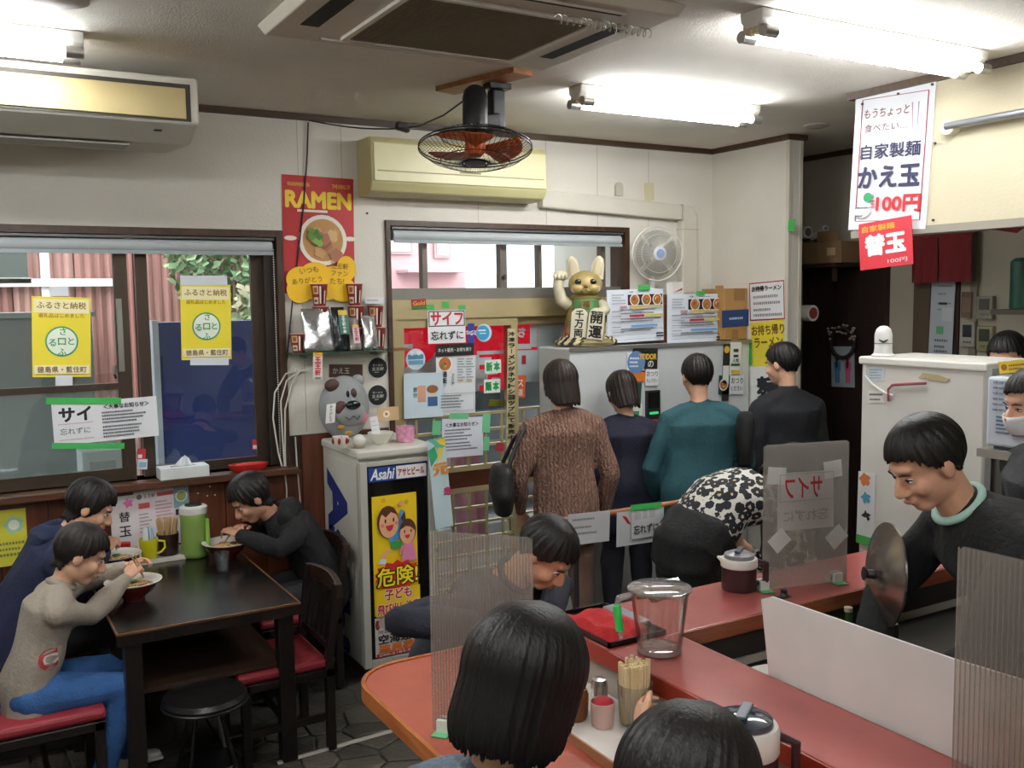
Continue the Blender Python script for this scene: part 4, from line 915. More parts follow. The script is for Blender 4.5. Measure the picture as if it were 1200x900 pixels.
tapes([((748, 334), (762, 340), 'green tape on top of the menu beside the cat'), ((816, 341), (826, 346), 'green tape on top of the menu beside the cardboard box')], y=MY+.09, off=0)
# cardboard box with blue label
a, c = atY(850, 338, MY+.03), atY(880, 403, MY+.03)
cb = mat('#a97f4a', .8, var=.06, vs=10)
t = thing('cardboard_box', 'brown cardboard box with a blue label on the ticket machine', 'box', ((a.x+c.x)/2, MY+.25, CT))
bx = min(c.x, XP-.012)
MB().box((a.x, MY+.03, CT+.003), (bx, MY+.25, a.z)).build('carton', cb, t, bevel=.003)
MB().box((a.x+.0, MY+.12, a.z), (a.x+.07, MY+.123, a.z+.02)).build('flap', cb, t)
s = wall_sheet('blue_label', (846, 364), (880, 362), (846, 384), '#1f3a6a', y=MY+.03, off=.003, parent=t); s.lines(.25, .9, [.5], .14, '#b9c4d8', 4); s.done()
for tl, w_ in (((861, 338), 12), ((858, 386), 7)): s = wall_sheet('tape', tl, (tl[0]+w_, tl[1]), (tl[0], tl[1]+14), '#8f6a3a', y=MY+.03, off=.002, parent=t); s.done()

# ---------------- beckoning cat on a woven rope mat
cc = atY(689, 404, MY+.16); CX, CY = cc.x-.01, MY+.17
t = thing('rope_mat', 'black and cream braided rope mat under the beckoning cat', 'mat', (CX, CY, CT))
m1, m2 = MB(), MB()
for lay in range(2):
    rr = .205-.03*lay; n = 34
    for i in range(n):
        a0 = 2*PI*i/n; a1 = 2*PI*(i+1.25)/n
        p0 = Vector((CX+rr*math.cos(a0), CY-.01+rr*.62*math.sin(a0), CT+.014+.018*lay)); p1 = Vector((CX+rr*.93*math.cos(a1), CY-.01+rr*.58*math.sin(a1), CT+.024+.018*lay))
        (m1 if i % 2 else m2).tube([p0, (p0+p1)/2+Vector((0, 0, .006)), p1], [.008, .012, .008], 8)
m1.build('cream_strand', mat('#c9bb8e', .7), t, smooth=True); m2.build('black_strand', mat('#2a241c', .7), t, smooth=True)
MB().lathe([(.16, 0), (.17, .02), (.14, .042)], (CX, CY, CT+.001), 28).build('base_pad', mat('#8f835c', .8), t)
zc = CT+.044; ht = atY(689, 301, CY).z-zc; q = ht/.5
t = thing('beckoning_cat', 'gilded beckoning cat figurine with raised paw and white tablets', 'figurine', (CX, CY, zc))
gl = mat('#ab9862', .5, .25, var=.2, vs=14); iv = mat('#d8cfb0', .5, .1, var=.1, vs=12)
def P(x, y, z): return Vector((CX+x*q, CY+y*q, zc+z*q))
m = MB().lathe([(.10*q, 0), (.125*q, .03*q), (.128*q, .10*q), (.105*q, .2*q), (.08*q, .265*q), (.03*q, .29*q)], P(0, 0, 0), 28)
m.ell(P(-.075, -.07, .045), (.045*q, .06*q, .045*q)).ell(P(.075, -.07, .045), (.045*q, .06*q, .045*q)); m.build('body', gl, t, smooth='all')
m = MB().ell(P(0, -.02, .33), (.105*q, .085*q, .085*q), n=28, m=16).ell(P(-.045, -.075, .305), (.05*q, .035*q, .035*q)).ell(P(.045, -.075, .305), (.05*q, .035*q, .035*q)).ell(P(0, -.095, .29), (.03*q, .02*q, .02*q)); m.build('head', gl, t, smooth='all')
for s_ in (-1, 1):
    e = MB(); e.rings([[P(s_*(.07+.12*max(0, h))+.042*f*math.cos(a), -.01+.02*f*math.sin(a), .38+h) for a in np.linspace(0, 2*PI, 13)[:-1]] for f, h in ((1, -.02), (1.0, .03), (.95, .07), (.72, .105), (.2, .125))]); ea = e.build('ear', iv, t, smooth=True)
    i_ = MB(); i_.rings([[P(s_*(.07+.12*max(0, h))+.028*f*math.cos(a), -.024+.012*f*math.sin(a), .385+h) for a in np.linspace(0, 2*PI, 11)[:-1]] for f, h in ((1, 0), (1, .04), (.8, .075), (.2, .105))]); i_.build('inner_ear', mat('#c4b795', .6), ea, smooth=True)
    MB().ell(P(s_*.045, -.096, .345), (.021*q, .009*q, .018*q)).build('eye', mat('#15110d', .15), t, smooth='all')
    MB().ell(P(s_*.055, -.09, .30), (.035*q, .012*q, .022*q)).build('cheek', iv, t, smooth='all')
MB().ell(P(0, -.112, .318), (.013*q, .008*q, .01*q)).build('nose', mat('#8a4a34', .4), t, smooth='all')
MB().tube([P(-.03, -.112, .29), P(-.012, -.118, .286), P(0, -.118, .3), P(.012, -.118, .286), P(.03, -.112, .29)], .0035*q, 6).build('mouth', mat('#6b5a3c', .5), t)
m = MB().tube([P(-.10, -.02, .2), P(-.15, -.03, .24), P(-.168, -.04, .32), P(-.16, -.05, .375)], [.04*q, .04*q, .033*q, .036*q], 14).ell(P(-.155, -.06, .385), (.045*q, .035*q, .035*q)); m.build('raised_arm', iv, t, smooth='all')
for k in range(4): MB().ell(P(-.188+.024*k, -.088, .380), (.011*q, .012*q, .02*q), n=8, m=6).build('toe', iv, t, smooth='all')
m = MB().tube([P(.095, -.03, .21), P(.115, -.08, .17), P(.075, -.13, .155)], [.035*q, .034*q, .03*q], 12).ell(P(.06, -.135, .16), (.035*q, .025*q, .028*q)); m.build('lowered_arm', iv, t, smooth='all')
for k in range(4): MB().ell(P(.032+.02*k, -.155, .155), (.009*q, .01*q, .022*q), n=8, m=6).build('toe', iv, t, smooth='all')
m = MB().lathe([(.085*q, .262*q), (.098*q, .25*q), (.094*q, .236*q)], P(0, 0, 0), 28); m.build('collar', mat('#8f7a3c', .5, .3), t, smooth=True)
b_ = MB(); rows = []
for i in range(8):
    f = i/7; z = .245-.10*f; wd = .085+.03*f; rows.append([P(wd*math.sin(a), -.004-(.1+.022*f)*math.cos(a), z) for a in np.linspace(-1.1+.5*f*f, 1.1-.5*f*f, 13)])
b_.rings(rows, False, False); o = b_.build('bib', mat('#4d7a4a', .5), t, smooth=True); sm = o.modifiers.new('th', 'SOLIDIFY'); sm.thickness = .008*q
s = Sheet('charm', P(-.03, -.128, .185), (1, 0, 0), (0, -.2, 1), .06*q, .05*q, '#8f8348', parent=t); s.text('福', .5, .5, .8, '#4b4320'); s.done()
def tablet(x, z, rot, chars, y):
    U = Vector((math.cos(rot), 0, math.sin(rot))); V = Vector((-math.sin(rot), -.05, math.cos(rot))); w_, h_ = .098*q, .185*q
    O = P(x, y, z)
    m = MB(); pr = [(0, 0), (w_, 0), (w_, h_*.85), (w_*.8, h_*.97), (w_*.5, h_), (w_*.2, h_*.97), (0, h_*.85)]; N = U.cross(V).normalized()
    o = m.prism(pr, O, U, V, N, -.012*q, 0).build('tablet', mat('#d9d2ba', .5), t, bevel=.003)
    s = Sheet('x', O, U, V, w_, h_, '#d9d2ba', parent=None); bpy.data.objects.remove(s.root); s.root = o
    s.vtext(chars, .5, .96, .03, .38 if len(chars) == 2 else .26, '#14110c', bold=.03); s.done()
tablet(-.10, .005, -.08, '千万両', -.132); tablet(.0, .0, -.1, '開運', -.155)
t.rotation_euler = (0, 0, math.radians(-33))

# ---------------- white electric fan by the corner
fy_ = D-.16; fc = atY(770, 297, fy_)
t = thing('wall_fan', 'white electric fan with translucent blades in the wall corner', 'fan', (fc.x, fy_, CT))
ax = Vector((-.25, -1, -.05)).normalized(); xa = ax.cross(Vector((0, 0, 1))).normalized(); ya = xa.cross(ax); FR = .172
wm = mat('#dedbd2', .45)
m = MB()
for r_, h in ((FR, 0), (FR*.99, .01), (FR*.7, .035), (FR*.7, -.03)):
    m.tube([fc+ax*h+xa*r_*math.cos(2*PI*i/40)+ya*r_*math.sin(2*PI*i/40) for i in range(41)], .004 if r_ > .15 else .002, 5, False)
for i in range(72):
    a = 2*PI*i/72; e = xa*math.cos(a)+ya*math.sin(a); e2 = xa*math.cos(a+.2)+ya*math.sin(a+.2)
    m.tube([fc+ax*.045+e*.04, fc+ax*.04+e2*.1, fc+e2*FR], .0009, 3, False)
    if i % 2: m.tube([fc-ax*.04+e*.04, fc-ax*.036+e*.1, fc+e*FR], .0009, 3, False)
m.build('wire_cage', wm, t)
MB().lathe([(0, .052), (.035, .05), (.043, .044), (.043, .036)], fc, 24, ax).build('centre_cap', mat('#cfd3da', .4), t, smooth=True)
MB().lathe([(0, .0545), (.026, .0535), (.028, .051)], fc, 20, ax).build('badge', mat('#8f9fc4', .4), t)
for k in range(4):
    m = MB(); G = []
    for i in range(6):
        rr = .03+.115*i/5; G.append([fc+(xa*math.cos(k*PI/2+(j/6-.5)*1.35)+ya*math.sin(k*PI/2+(j/6-.5)*1.35))*rr+ax*(.02*(j/6-.5)) for j in range(7)])
    m.rings(G, False, False); o = m.build('blade', clear('#d8d8d4', .08, .2, .45, '#b9b9b2', 'smoked_plastic'), t, smooth=True)
MB().lathe([(.05, -.04), (.055, -.08), (.045, -.13), (.0, -.15)], fc, 20, ax).build('motor', wm, t, smooth=True)
MB().tube([fc-ax*.07, fc-ax*.08+Vector((0, 0, -.08)), Vector((fc.x+.02, fy_+.06, CT+.03))], [.025, .022, .022], 10).build('stem', wm, t, smooth=True)
MB().lathe([(.085, 0), (.085, .02), (.04, .035)], (fc.x+.02, fy_+.05, CT+.001), 24).build('base', wm, t, smooth=True)
a = atY(783, 343, D-.03)
s = wall_sheet('tall_card', (781, 331), (801, 330), (781, 346), '#d9d6cf', y=D-.25, off=0); s.poly([(.35, .15), (.9, .35), (.9, .5), (.6, .3)], '#a82a2a'); s.rect(0, 0, .35, 1, '#e6e4e0'); s.done('white card with a red mark behind the right menu', 'card')
# ---------------- papers on the partition
s = wall_sheet('takeout_notice', (878, 332), (919, 328), (879, 376), '#e9e9e8', x=XP)
s.frame(.0, .0, 1, 1, .03, '#a8243c'); s.text('お持帰ラーメン', .5, .83, .14, '#1c1c22', w=.84, bold=.04); s.lines(.12, .9, [.62, .45, .28, .14], .07, '#8c8c92', 6); s.done('red-bordered takeout noodle notice on the partition', 'notice')
s = wall_sheet('yellow_takeout_poster', (879, 378), (920, 374), (880, 450), '#e2cf3c', x=XP, off=.003)
s.text('お持ち帰り', .5, .86, .16, '#6b4a1c', w=.92, bold=.03); s.text('ラーメン', .5, .66, .15, '#6b4a1c', w=.8, bold=.03); s.done('yellow takeout poster below the red-bordered notice', 'poster')
s = wall_sheet('white_banner', (878, 430), (920, 428), (880, 480), '#e6e6e2', x=XP, off=.007); s.text('麺', .5, .5, .5, '#22242a', bold=.04, w=.6); s.done('white sheet with a black character behind the queue on the partition', 'poster')
tapes([((924, 257), (932, 271), 'green tape on the edge of the partition'), ((876, 402), (881, 428), 'green tape on the partition beside the yellow poster')], x=XP, off=.01)
# ---------------- refrigerated showcase with stickers
t = thing('drinks_refrigerator', 'white glass-door drinks refrigerator with a yellow danger poster', 'refrigerator', ((FRX0+FRX1)/2, (FRY0+FRY1)/2, 0))
fw_ = mat('#c9c6ba', .4, var=.05, vs=4); FZ = FRH
MB().box((FRX0, FRY0+.04, .06), (FRX1, FRY1, FZ-.02)).build('cabinet', fw_, t, bevel=.012)
MB().box((FRX0-.008, FRY0+.0, FZ-.045), (FRX1+.008, FRY1+.002, FZ)).build('top_cap', mat('#d3d0c4', .4, var=.05), t, bevel=.012)
MB().box((FRX0+.02, FRY0+.06, 0), (FRX1-.02, FRY1-.04, .06)).build('plinth', mat('#26241f', .6), t)
dr = MB().box((FRX0+.002, FRY0, .06), (FRX0+.04, FRY0+.038, FZ-.06)).box((FRX1-.04, FRY0, .06), (FRX1-.002, FRY0+.038, FZ-.06)).box((FRX0+.04, FRY0, FZ-.085), (FRX1-.04, FRY0+.038, FZ-.06)).box((FRX0+.04, FRY0, .06), (FRX1-.04, FRY0+.038, .10)).build('door', mat('#b9b7ac', .4), t, bevel=.004)
MB().box((FRX0+.04, FRY0+.012, .10), (FRX1-.04, FRY0+.018, FZ-.085)).build('door_glass', mat('#141312', .08, var=.0), dr)
def fsheet(nm, x0, z0, x1, z1, col, off=.006, **k): return Sheet(nm, (FRX0+.042+x0*.326, FRY0+.012-off, .10+z0*(FZ-.185)), (1, 0, 0), (0, 0, 1), (x1-x0)*.326, (z1-z0)*(FZ-.185), col, parent=t, **k)
s = fsheet('brand_strip', .02, .92, .98, .995, '#1c3f86'); s.text('Asahi', .24, .5, .72, '#f0f2f6', w=.38, bold=.03, slant=.2); s.rect(.47, .06, 1, .94, '#eceae6'); s.text('アサヒビール', .73, .5, .5, '#a02432', w=.46, bold=.04); s.done()
s = fsheet('danger_poster', .06, .225, .80, .845, '#f3cf1c')
for k in range(9): r_ = random.Random(k+5); s.ell(r_.uniform(.05, .95), r_.uniform(.72, .97), .05, '#e0a51c', wob=.2, seed=k)
sk, hr = '#f0b48c', '#5a2f1c'
s.poly([(.36, .60), (.62, .63), (.70, .86), (.62, .87), (.55, .72), (.38, .74)], '#4aa0d8'); s.ell(.64, .925, .055, sk); s.poly([(.38, .55), (.62, .55), (.63, .61), (.37, .61)], '#3f9a4a'); s.poly([(.36, .56), (.2, .52), (.17, .5), (.14, .45), (.26, .45), (.26, .5), (.42, .54)], sk); s.poly([(.08, .44), (.27, .43), (.27, .47), (.15, .48)], '#dfe9f2')
s.ell(.33, .78, .24, hr, ry=.135); s.ell(.35, .765, .215, sk, ry=.118); s.poly([(.10, .8), (.2, .9), (.45, .9), (.56, .83), (.4, .86), (.28, .82), (.2, .85)], hr)
s.poly([(.27, .75), (.46, .755), (.42, .715), (.37, .70), (.31, .712)], '#c8322c'); s.ell(.27, .79, .018, '#22140e', ry=.018); s.ell(.45, .795, .018, '#22140e', ry=.018); s.ell(.2, .755, .04, '#e88a6c'); s.ell(.52, .765, .04, '#e88a6c')
s.poly([(.62, .43), (.95, .43), (.87, .60), (.68, .60)], '#e88ab4'); s.poly([(.62, .58), (.56, .5), (.60, .49), (.68, .55)], '#e88ab4')
s.ell(.76, .685, .19, hr, ry=.105); s.ell(.75, .668, .17, sk, ry=.088); s.poly([(.6, .8), (.7, .86), (.72, .79), (.66, .76)], hr); s.poly([(.57, .7), (.68, .78), (.9, .75), (.93, .68), (.82, .72), (.72, .73)], hr)
s.poly([(.68, .655), (.81, .655), (.78, .63), (.745, .622), (.71, .63)], '#c8322c'); s.ell(.68, .685, .014, '#22140e', ry=.014); s.ell(.83, .685, .014, '#22140e', ry=.014)
pts = []
for i in range(28): a = 2*PI*i/28; r_ = 1 if i % 2 else .8; pts.append((.5+.58*r_*math.cos(a), .325+.135*r_*math.sin(a)))
s.poly([(min(1, max(0, x)), y) for x, y in pts], '#d2281e'); s.rect(.0, .0, 1, .22, '#f3cf1c')
for b_, col in ((.075, '#1a1410'), (.02, '#fbe41e')): s.text('危険!', .5, .325, .155, col, w=.9 if b_ < .05 else .93, bold=b_)
for y_, tx, w_ in ((.175, '子ども', .6), (.06, '飛び出し注意', .94)):
    for b_, col in ((.09, '#f4f0ea'), (.035, '#c9202a')): s.text(tx, .5, y_, .085, col, w=w_, bold=b_)
s.done()
s = fsheet('recruit_poster', .06, .01, .94, .215, '#e6e2da', off=.005)
for k in range(14): r_ = random.Random(k+80); s.ell(.05+.065*k, .84+r_.uniform(-.06, .06), .045, r_.choice(['#7d3a3a', '#a8a29a', '#5b3f3c', '#c9b8b0', '#8a2f38']), ry=.13)
s.text('阿波おどり', .3, .64, .09, '#2a2622', w=.5); s.text('空海連', .36, .44, .24, '#17130f', w=.62, bold=.03); s.ell(.84, .5, .13, '#2f9a52', ry=.13); s.text('連員募集', .5, .2, .18, '#d9722a', w=.9, bold=.05); s.rect(0, 0, 1, .09, '#b3261f'); s.text('090-2183-8429', .45, .045, .06, '#f2e6e0', w=.8); s.done()
s = Sheet('side_lettering', (FRX0-.0015, FRY1-.02, .12), (0, -1, 0), (0, 0, 1), FRY1-FRY0-.06, FZ-.2, '#c9c6ba', thick=.001, parent=t)
s.text('Asahi', .42, .46, .30*.5, '#1d2f78', w=None, bold=.05, rot=-PI/2, slant=.25)
s.el = {}; s.k = 1
co, fs, lo, hi = textmesh('Asahi', .05); Pp = (co-(lo+hi)/2)/(hi-lo); s.put([(.40-p[1]*-.62*0+ (p[1])*.62, .44-p[0]*.98) for p in Pp], [tuple(reversed(f)) for f in fs], '#1d2f78', 'lettering'); s.done()
MB().box((FRX1-.006, FRY0-.004, .6), (FRX1+.004, FRY0+.02, .62)).build('handle', mat('#444', .4), t)
s = wall_sheet('side_banner', (500, 516), (521, 512), (505, 622), '#c4d9df', y=FRY0-.03, off=0, thick=.002)
s.poly([(0, 1), (1, 1), (1, .9), (.6, .86), (.3, .95)], '#5fb59a'); s.poly([(.5, .98), (1, .99), (1, .9), (.7, .93)], '#e2c63c'); s.poly([(.0, .88), (.4, .92), (.5, .8), (.1, .7)], '#37a06e'); s.poly([(.55, .9), (.85, .88), (.75, .78), (.5, .74)], '#e3d05a'); s.text('元', .6, .66, .12, '#d98a2e', bold=.06, w=.8); s.text('寿', .85, .4, .09, '#b8346a', bold=.05, w=.4); s.done('pale blue banner with green and yellow print beside the refrigerator door', 'banner')
# small things on the refrigerator top
def fz(u, v): p = atZ(u, v, FRH); return p
c = Vector((atY(399, 516, 4.50).x, 4.50, FRH+.001)); t = thing('ceramic_cup', 'small red and white ceramic cup on the refrigerator', 'cup', c)
MB().lathe([(.022, 0), (.036, .02), (.04, .06), (.036, .06), (.03, .02), (0, .01)], c, 20).build('cup', mat('#e0d8cc', .3, var=.05), t, smooth=True)
for k in range(6): a = k*1.05; MB().ell(c+Vector((.038*math.cos(a), .038*math.sin(a), .04)), (.009, .009, .016), n=8, m=6).build('red_pattern', mat('#8f2a24', .4), t, smooth='all')
MB().tube([c+Vector((.036, -.01, .05)), c+Vector((.056, -.014, .04)), c+Vector((.038, -.012, .02))], .004, 6).build('handle', mat('#e0d8cc', .3), t)
c = Vector((atY(421, 518, 4.46).x, 4.46, FRH)); t = thing('white_ornament', 'round white ceramic ornament between cup and bowl on the refrigerator', 'ornament', c)
MB().ell(c+Vector((0, 0, .038)), (.034, .034, .032), n=20, m=12).build('ball', mat('#d9d6cf', .25), t, smooth='all'); MB().lathe([(.028, 0), (.03, .006), (.02, .014)], c+Vector((0, 0, .001)), 20).build('foot', mat('#a89a7a', .4, .4), t)
c = Vector((atY(446, 513, 4.52).x, 4.52, FRH)); t = thing('white_bowl', 'white china bowl holding folded paper on the refrigerator', 'bowl', c)
MB().lathe([(.03, 0), (.035, .008), (.062, .045), (.066, .06), (.062, .06), (.03, .014), (0, .012)], c+Vector((0, 0, .001)), 28).build('bowl', mat('#d8d6ca', .3), t, smooth=True)
s = Sheet('folded_paper', c+Vector((-.04, 0, .03)), (1, .1, .1), (-.12, .1, 1), .045, .11, '#e7e6e8'); s.lines(.1, .9, [.8, .6, .4], .03, '#9aa', 3); s.done('folded white paper standing in the china bowl', 'paper')
c = Vector((atY(476, 510, 4.52).x-.005, 4.52, FRH)); t = thing('pink_cup', 'translucent pink cup at the right edge of the refrigerator top', 'cup', c)
MB().lathe([(.042, 0), (.046, .002), (.05, .08), (.047, .08), (.043, .006), (0, .005)], c+Vector((0, 0, .001)), 28).build('cup', mat('#d795b0', .25, var=.2, vs=50), t, smooth=True)
s = wall_sheet('small_greeting_card', (442, 478), (467, 476), (443, 494), '#cfae84', y=D-.2, off=0); s.ell(.42, .5, .16, '#efe6da'); s.ell(.42, .5, .06, '#b0643c'); s.done('small tan card with a bear face behind the bowl', 'card')
# ================================================================== kitchen side and right wall
# big hand-lettered sign on the header wall
s = wall_sheet('price_sign', (1004, 110), (1097, 95), (1001, 269), '#e3e6ea', x=XH, thick=.006, off=.008, rough=.18)
s.rect(.09, .06, .93, .065, '#8a2a3a', 'printed_border'); s.rect(.09, .945, .93, .95, '#8a2a3a', 'printed_border'); s.rect(.085, .065, .10, .945, '#8a2a3a', 'printed_border'); s.rect(.92, .065, .935, .945, '#8a2a3a', 'printed_border')
s.text('もうちょっと', .42, .84, .065, '#7a4a52', w=.58, bold=.015, slant=.1); s.text('食べたい…', .42, .735, .06, '#7a5560', w=.56, bold=.015)
s.text('自家製麺', .5, .565, .105, '#221f48', w=.76, bold=.025); s.text('かえ玉', .5, .38, .145, '#221f48', w=.78, bold=.035); s.text('1', .32, .235, .03, '#b8222c'); s.text('玉', .32, .185, .05, '#b8222c', w=.07); s.text('100円', .65, .185, .115, '#c2202a', w=.55, bold=.03)
for k in range(2): s.poly([(.74+.08*k, .88), (.755+.08*k, .88), (.775+.06*k, .70), (.765+.06*k, .70)], '#9a8d98')
s.ell(.19, .13, .1, '#e9ece8', ry=.045); s.ell(.19, .13, .085, '#d6dedb', ry=.035); s.ell(.26, .235, .06, '#2f9a62', ry=.035); s.lines(.1, .28, [.16, .1], .012, '#555', 2)
r0 = s.done('large white hand-lettered noodle refill sign under the fluorescent light', 'sign')
for u, v in ((1011, 122), (1053, 110), (1093, 99), (1010, 184), (1096, 168), (1094, 258)):
    p = atX(u, v, XH-.008); MB().cyl(p, p+Vector((-.006, 0, 0)), .006, n=10).build('screw', mat('#1c1c20', .4), r0)
s = wall_sheet('red_refill_flag', (1006, 263), (1068, 252), (1008, 317), '#c9313f', x=XH, off=.03, thick=.002)
s.text('自家製麺', .38, .86, .13, '#d9a03a', w=.62, bold=.03); s.text('替玉', .5, .50, .42, '#f1eded', w=.74, bold=.05); s.text('100円', .72, .12, .09, '#efd8d8', w=.36); s.done('red paper flag hanging under the big white sign', 'sign')
# towel pole on the header wall
t = thing('wall_pole', 'grey metal pole on round brackets right of the white sign', 'pole', atX(1115, 147, XH))
p = atX(1113, 147, XH-.05); e = Vector((XH-.05, .6, p.z+.0))
MB().cyl(p+Vector((0, .02, 0)), e, .016, n=16).build('pole', mat('#8d8f93', .35, .5), t, smooth=True); c = atX(1118, 150, XH)
MB().cyl(c, c+Vector((-.05, 0, 0)), .034, n=20).build('bracket', mat('#d6cfba', .4), t, bevel=.004); MB().cyl((XH, .7, p.z), (XH-.05, .7, p.z), .034, n=20).build('bracket', mat('#d6cfba', .4), t)
# corridor door, boxes above it
xd = XK-.02
a, c = atX(943, 316, xd), atX(1034, 314, xd)
d2 = struct(MB().box((XK-.035, c.y, 0), (XK-.002, a.y, a.z)).build('door_2', wood('#2b1b16', '#1d110d', .5, 'Z')))
MB().box((XK-.05, c.y+.05, .95), (XK-.035, c.y+.09, 1.03)).build('door_handle', mat('#777', .3, .8), d2)
MB().box((XK-.045, c.y-.05, 0), (XK-.002, c.y, a.z+.04)).box((XK-.045, c.y, a.z), (XK-.002, a.y+.05, a.z+.04)).build('door_frame', wood('#332019', '#22130e', .5, 'Z'), d2)
s = wall_sheet('restroom_sign', (974, 406), (1001, 406), (975, 453), '#9aa8ac', x=XK-.036)
for x, col in ((.27, '#3f7fa8'), (.74, '#c85a86')):
    s.ell(x, .72, .11, col); s.rect(x-.14, .40, x+.14, .62, col); s.rect(x-.10, .10, x-.01, .40, col); s.rect(x+.01, .10, x+.10, .40, col)
s.done('restroom sign with a blue and a pink figure on the dark door', 'sign')
t = thing('dried_wreath', 'dark wreath with white flowers hanging on the dark door', 'wreath', atX(985, 390, XK-.05))
c = atX(987, 402, XK-.06)
MB().tube([c+Vector((0, .1*math.cos(a), .1*math.sin(a))) for a in np.linspace(0, 2*PI, 25)], .014, 8, False).build('ring', mat('#241a14', .8), t)
m = MB(); r_ = random.Random(5)
for k in range(26): a = r_.uniform(.3, 2.8); m.ell(c+Vector((r_.uniform(-.03, .0), .11*math.cos(a)+r_.uniform(-.03, .03), .1*math.sin(a)+r_.uniform(-.02, .03))), (.009, .011, .009), n=6, m=4)
m.build('flowers', mat('#8d8578', .8), t, kind='stuff')
for k in (-1, 1): MB().cyl(c+Vector((0, k*.045, -.1)), c+Vector((0, k*.045, -.17)), .006).build('ribbon', mat('#15100d', .7), t)
# shelf of cartons in the corridor
sz = atX(940, 310, XK-.25).z; y0, y1 = atX(985, 310, XK-.25).y, atX(931, 310, XK-.25).y+.5
t = thing('corridor_shelf', 'dark wall shelf above the corridor door', 'shelf', (XK-.12, (y0+y1)/2, sz-.03)); MB().box((XK-.3, y0, sz-.025), (XK-.002, y1, sz)).build('board', wood('#3a271d', '#2a1912', .5, 'Y'), t); MB().box((XK-.25, y0+.05, sz-.12), (XK-.22, y0+.07, sz-.025)).box((XK-.25, y1-.07, sz-.12), (XK-.22, y1-.05, sz-.025)).build('bracket', mat('#3a271d', .5), t)
cbm = mat('#7d6242', .8, var=.08)
a = atX(958, 284, XK-.28); c = atX(986, 309, XK-.28)
t = thing('carton', 'brown carton at the right end of the corridor shelf', 'box', (XK-.18, (a.y+c.y)/2, sz)); MB().box((XK-.28, c.y, sz+.002), (XK-.06, a.y, a.z)).build('box_body', cbm, t); MB().box((XK-.285, c.y+.02, a.z), (XK-.28, a.y-.0, a.z+.07)).build('flap', cbm, t); MB().box((XK-.282, c.y+.05, sz+.05), (XK-.28, c.y+.12, sz+.10)).build('label', mat('#b39c72', .7), t)
a2 = atX(926, 284, XK-.28)
t = thing('carton', 'brown carton at the left end of the corridor shelf', 'box', (XK-.18, a.y+.15, sz)); MB().box((XK-.28, a.y+.01, sz+.002), (XK-.06, a.y+.32, a.z-.0)).build('box_body', mat('#6f573a', .8), t); MB().box((XK-.285, a.y+.01, a.z), (XK-.28, a.y+.3, a.z+.004)).build('flap', cbm, t)
t = thing('paper_roll', 'white paper roll lying on the corridor cartons', 'roll', (XK-.2, a.y, a.z)); p0 = Vector((XK-.26, a.y-.05, a.z+.09)); MB().cyl(p0, p0+Vector((.05, .16, -.05)), .022, n=16).build('roll', mat('#c9c9c4', .6), t, smooth=True); MB().cyl(p0-Vector((.002, .004, 0)), p0, .012, n=12).build('core', mat('#6b6b66', .6), t)
for u, v, r0, col, core, lab in ((947, 272, .04, '#c9c6bf', '#5b5248', 'white paper roll poking out beside the corridor cartons'), (953, 367, .052, '#d8d6d0', '#8a3a34', 'white tube with a red core sticking out behind the partition')):
    p = atX(u, v, XK-.5 if v > 300 else XK-.3); t = thing('paper_tube', lab, 'roll', p)
    MB().cyl(p, p+Vector((0, .28, 0)), r0, n=20).build('roll', mat(col, .5), t, smooth=True); MB().cyl(p+Vector((0, -.002, 0)), p, r0*.72, n=18).build('core', mat(core, .6), t)
    MB().box((p.x-.03, p.y+.06, p.z-r0-.01), (XP+.115 if v > 300 else XK-.002, p.y+.12, p.z-r0)).build('holder', mat('#55504a', .5), t)
# red split curtain
a, c = atX(1069, 262, XK-.10), atX(1137, 330, XK-.10)
t = thing('red_curtain', 'dark red split curtain over the kitchen back doorway', 'curtain', (XK-.1, (a.y+c.y)/2, a.z))
def cloth(y0, y1, z0, z1, x, n=14):
    m = MB(); R = [[(x+.012*math.sin(i*1.3+j*.25)*(j/8), y0+(y1-y0)*i/n, z1+(z0-z1)*j/8) for i in range(n+1)] for j in range(9)]; m.rings(R, False, False); return m
ym = atX(1099, 300, XK-.10).y; cm = mat('#7a1f22', .8, var=.1, bump=.2)
for y0, y1 in ((a.y, ym+.004), (ym-.004, c.y)): o = cloth(y0, y1, c.z, a.z-.10, XK-.1).build('cloth', cm, t, smooth=True)
cloth(a.y, c.y, a.z-.10, a.z, XK-.1).build('cloth', cm, t, smooth=True)
MB().cyl((XK-.1, a.y+.03, a.z+.005), (XK-.1, c.y-.03, a.z+.005), .01).build('rod', mat('#5c3a24', .6), t)
for y in (a.y, c.y): MB().box((XK-.1, y-.008, a.z-.01), (XK-.002, y+.008, a.z+.02)).build('hook', mat('#777', .4, .6), t)
p = atX(1163, 262, XK-.2); o = MB(); q = [atX(1163, 258, XH+.06), atX(1200, 254, XH+.06), atX(1190, 273, XH+.06)]; q[0].z = q[1].z = HB-.036; o.add([*q, *[w_+Vector((.01, 0, 0)) for w_ in q]], [(0, 1, 2), (5, 4, 3), (0, 3, 4, 1), (1, 4, 5, 2), (2, 5, 3, 0)])
tag(o.build('curtain_corner', cm), 'corner of a second red curtain at the top right of the opening', 'curtain')
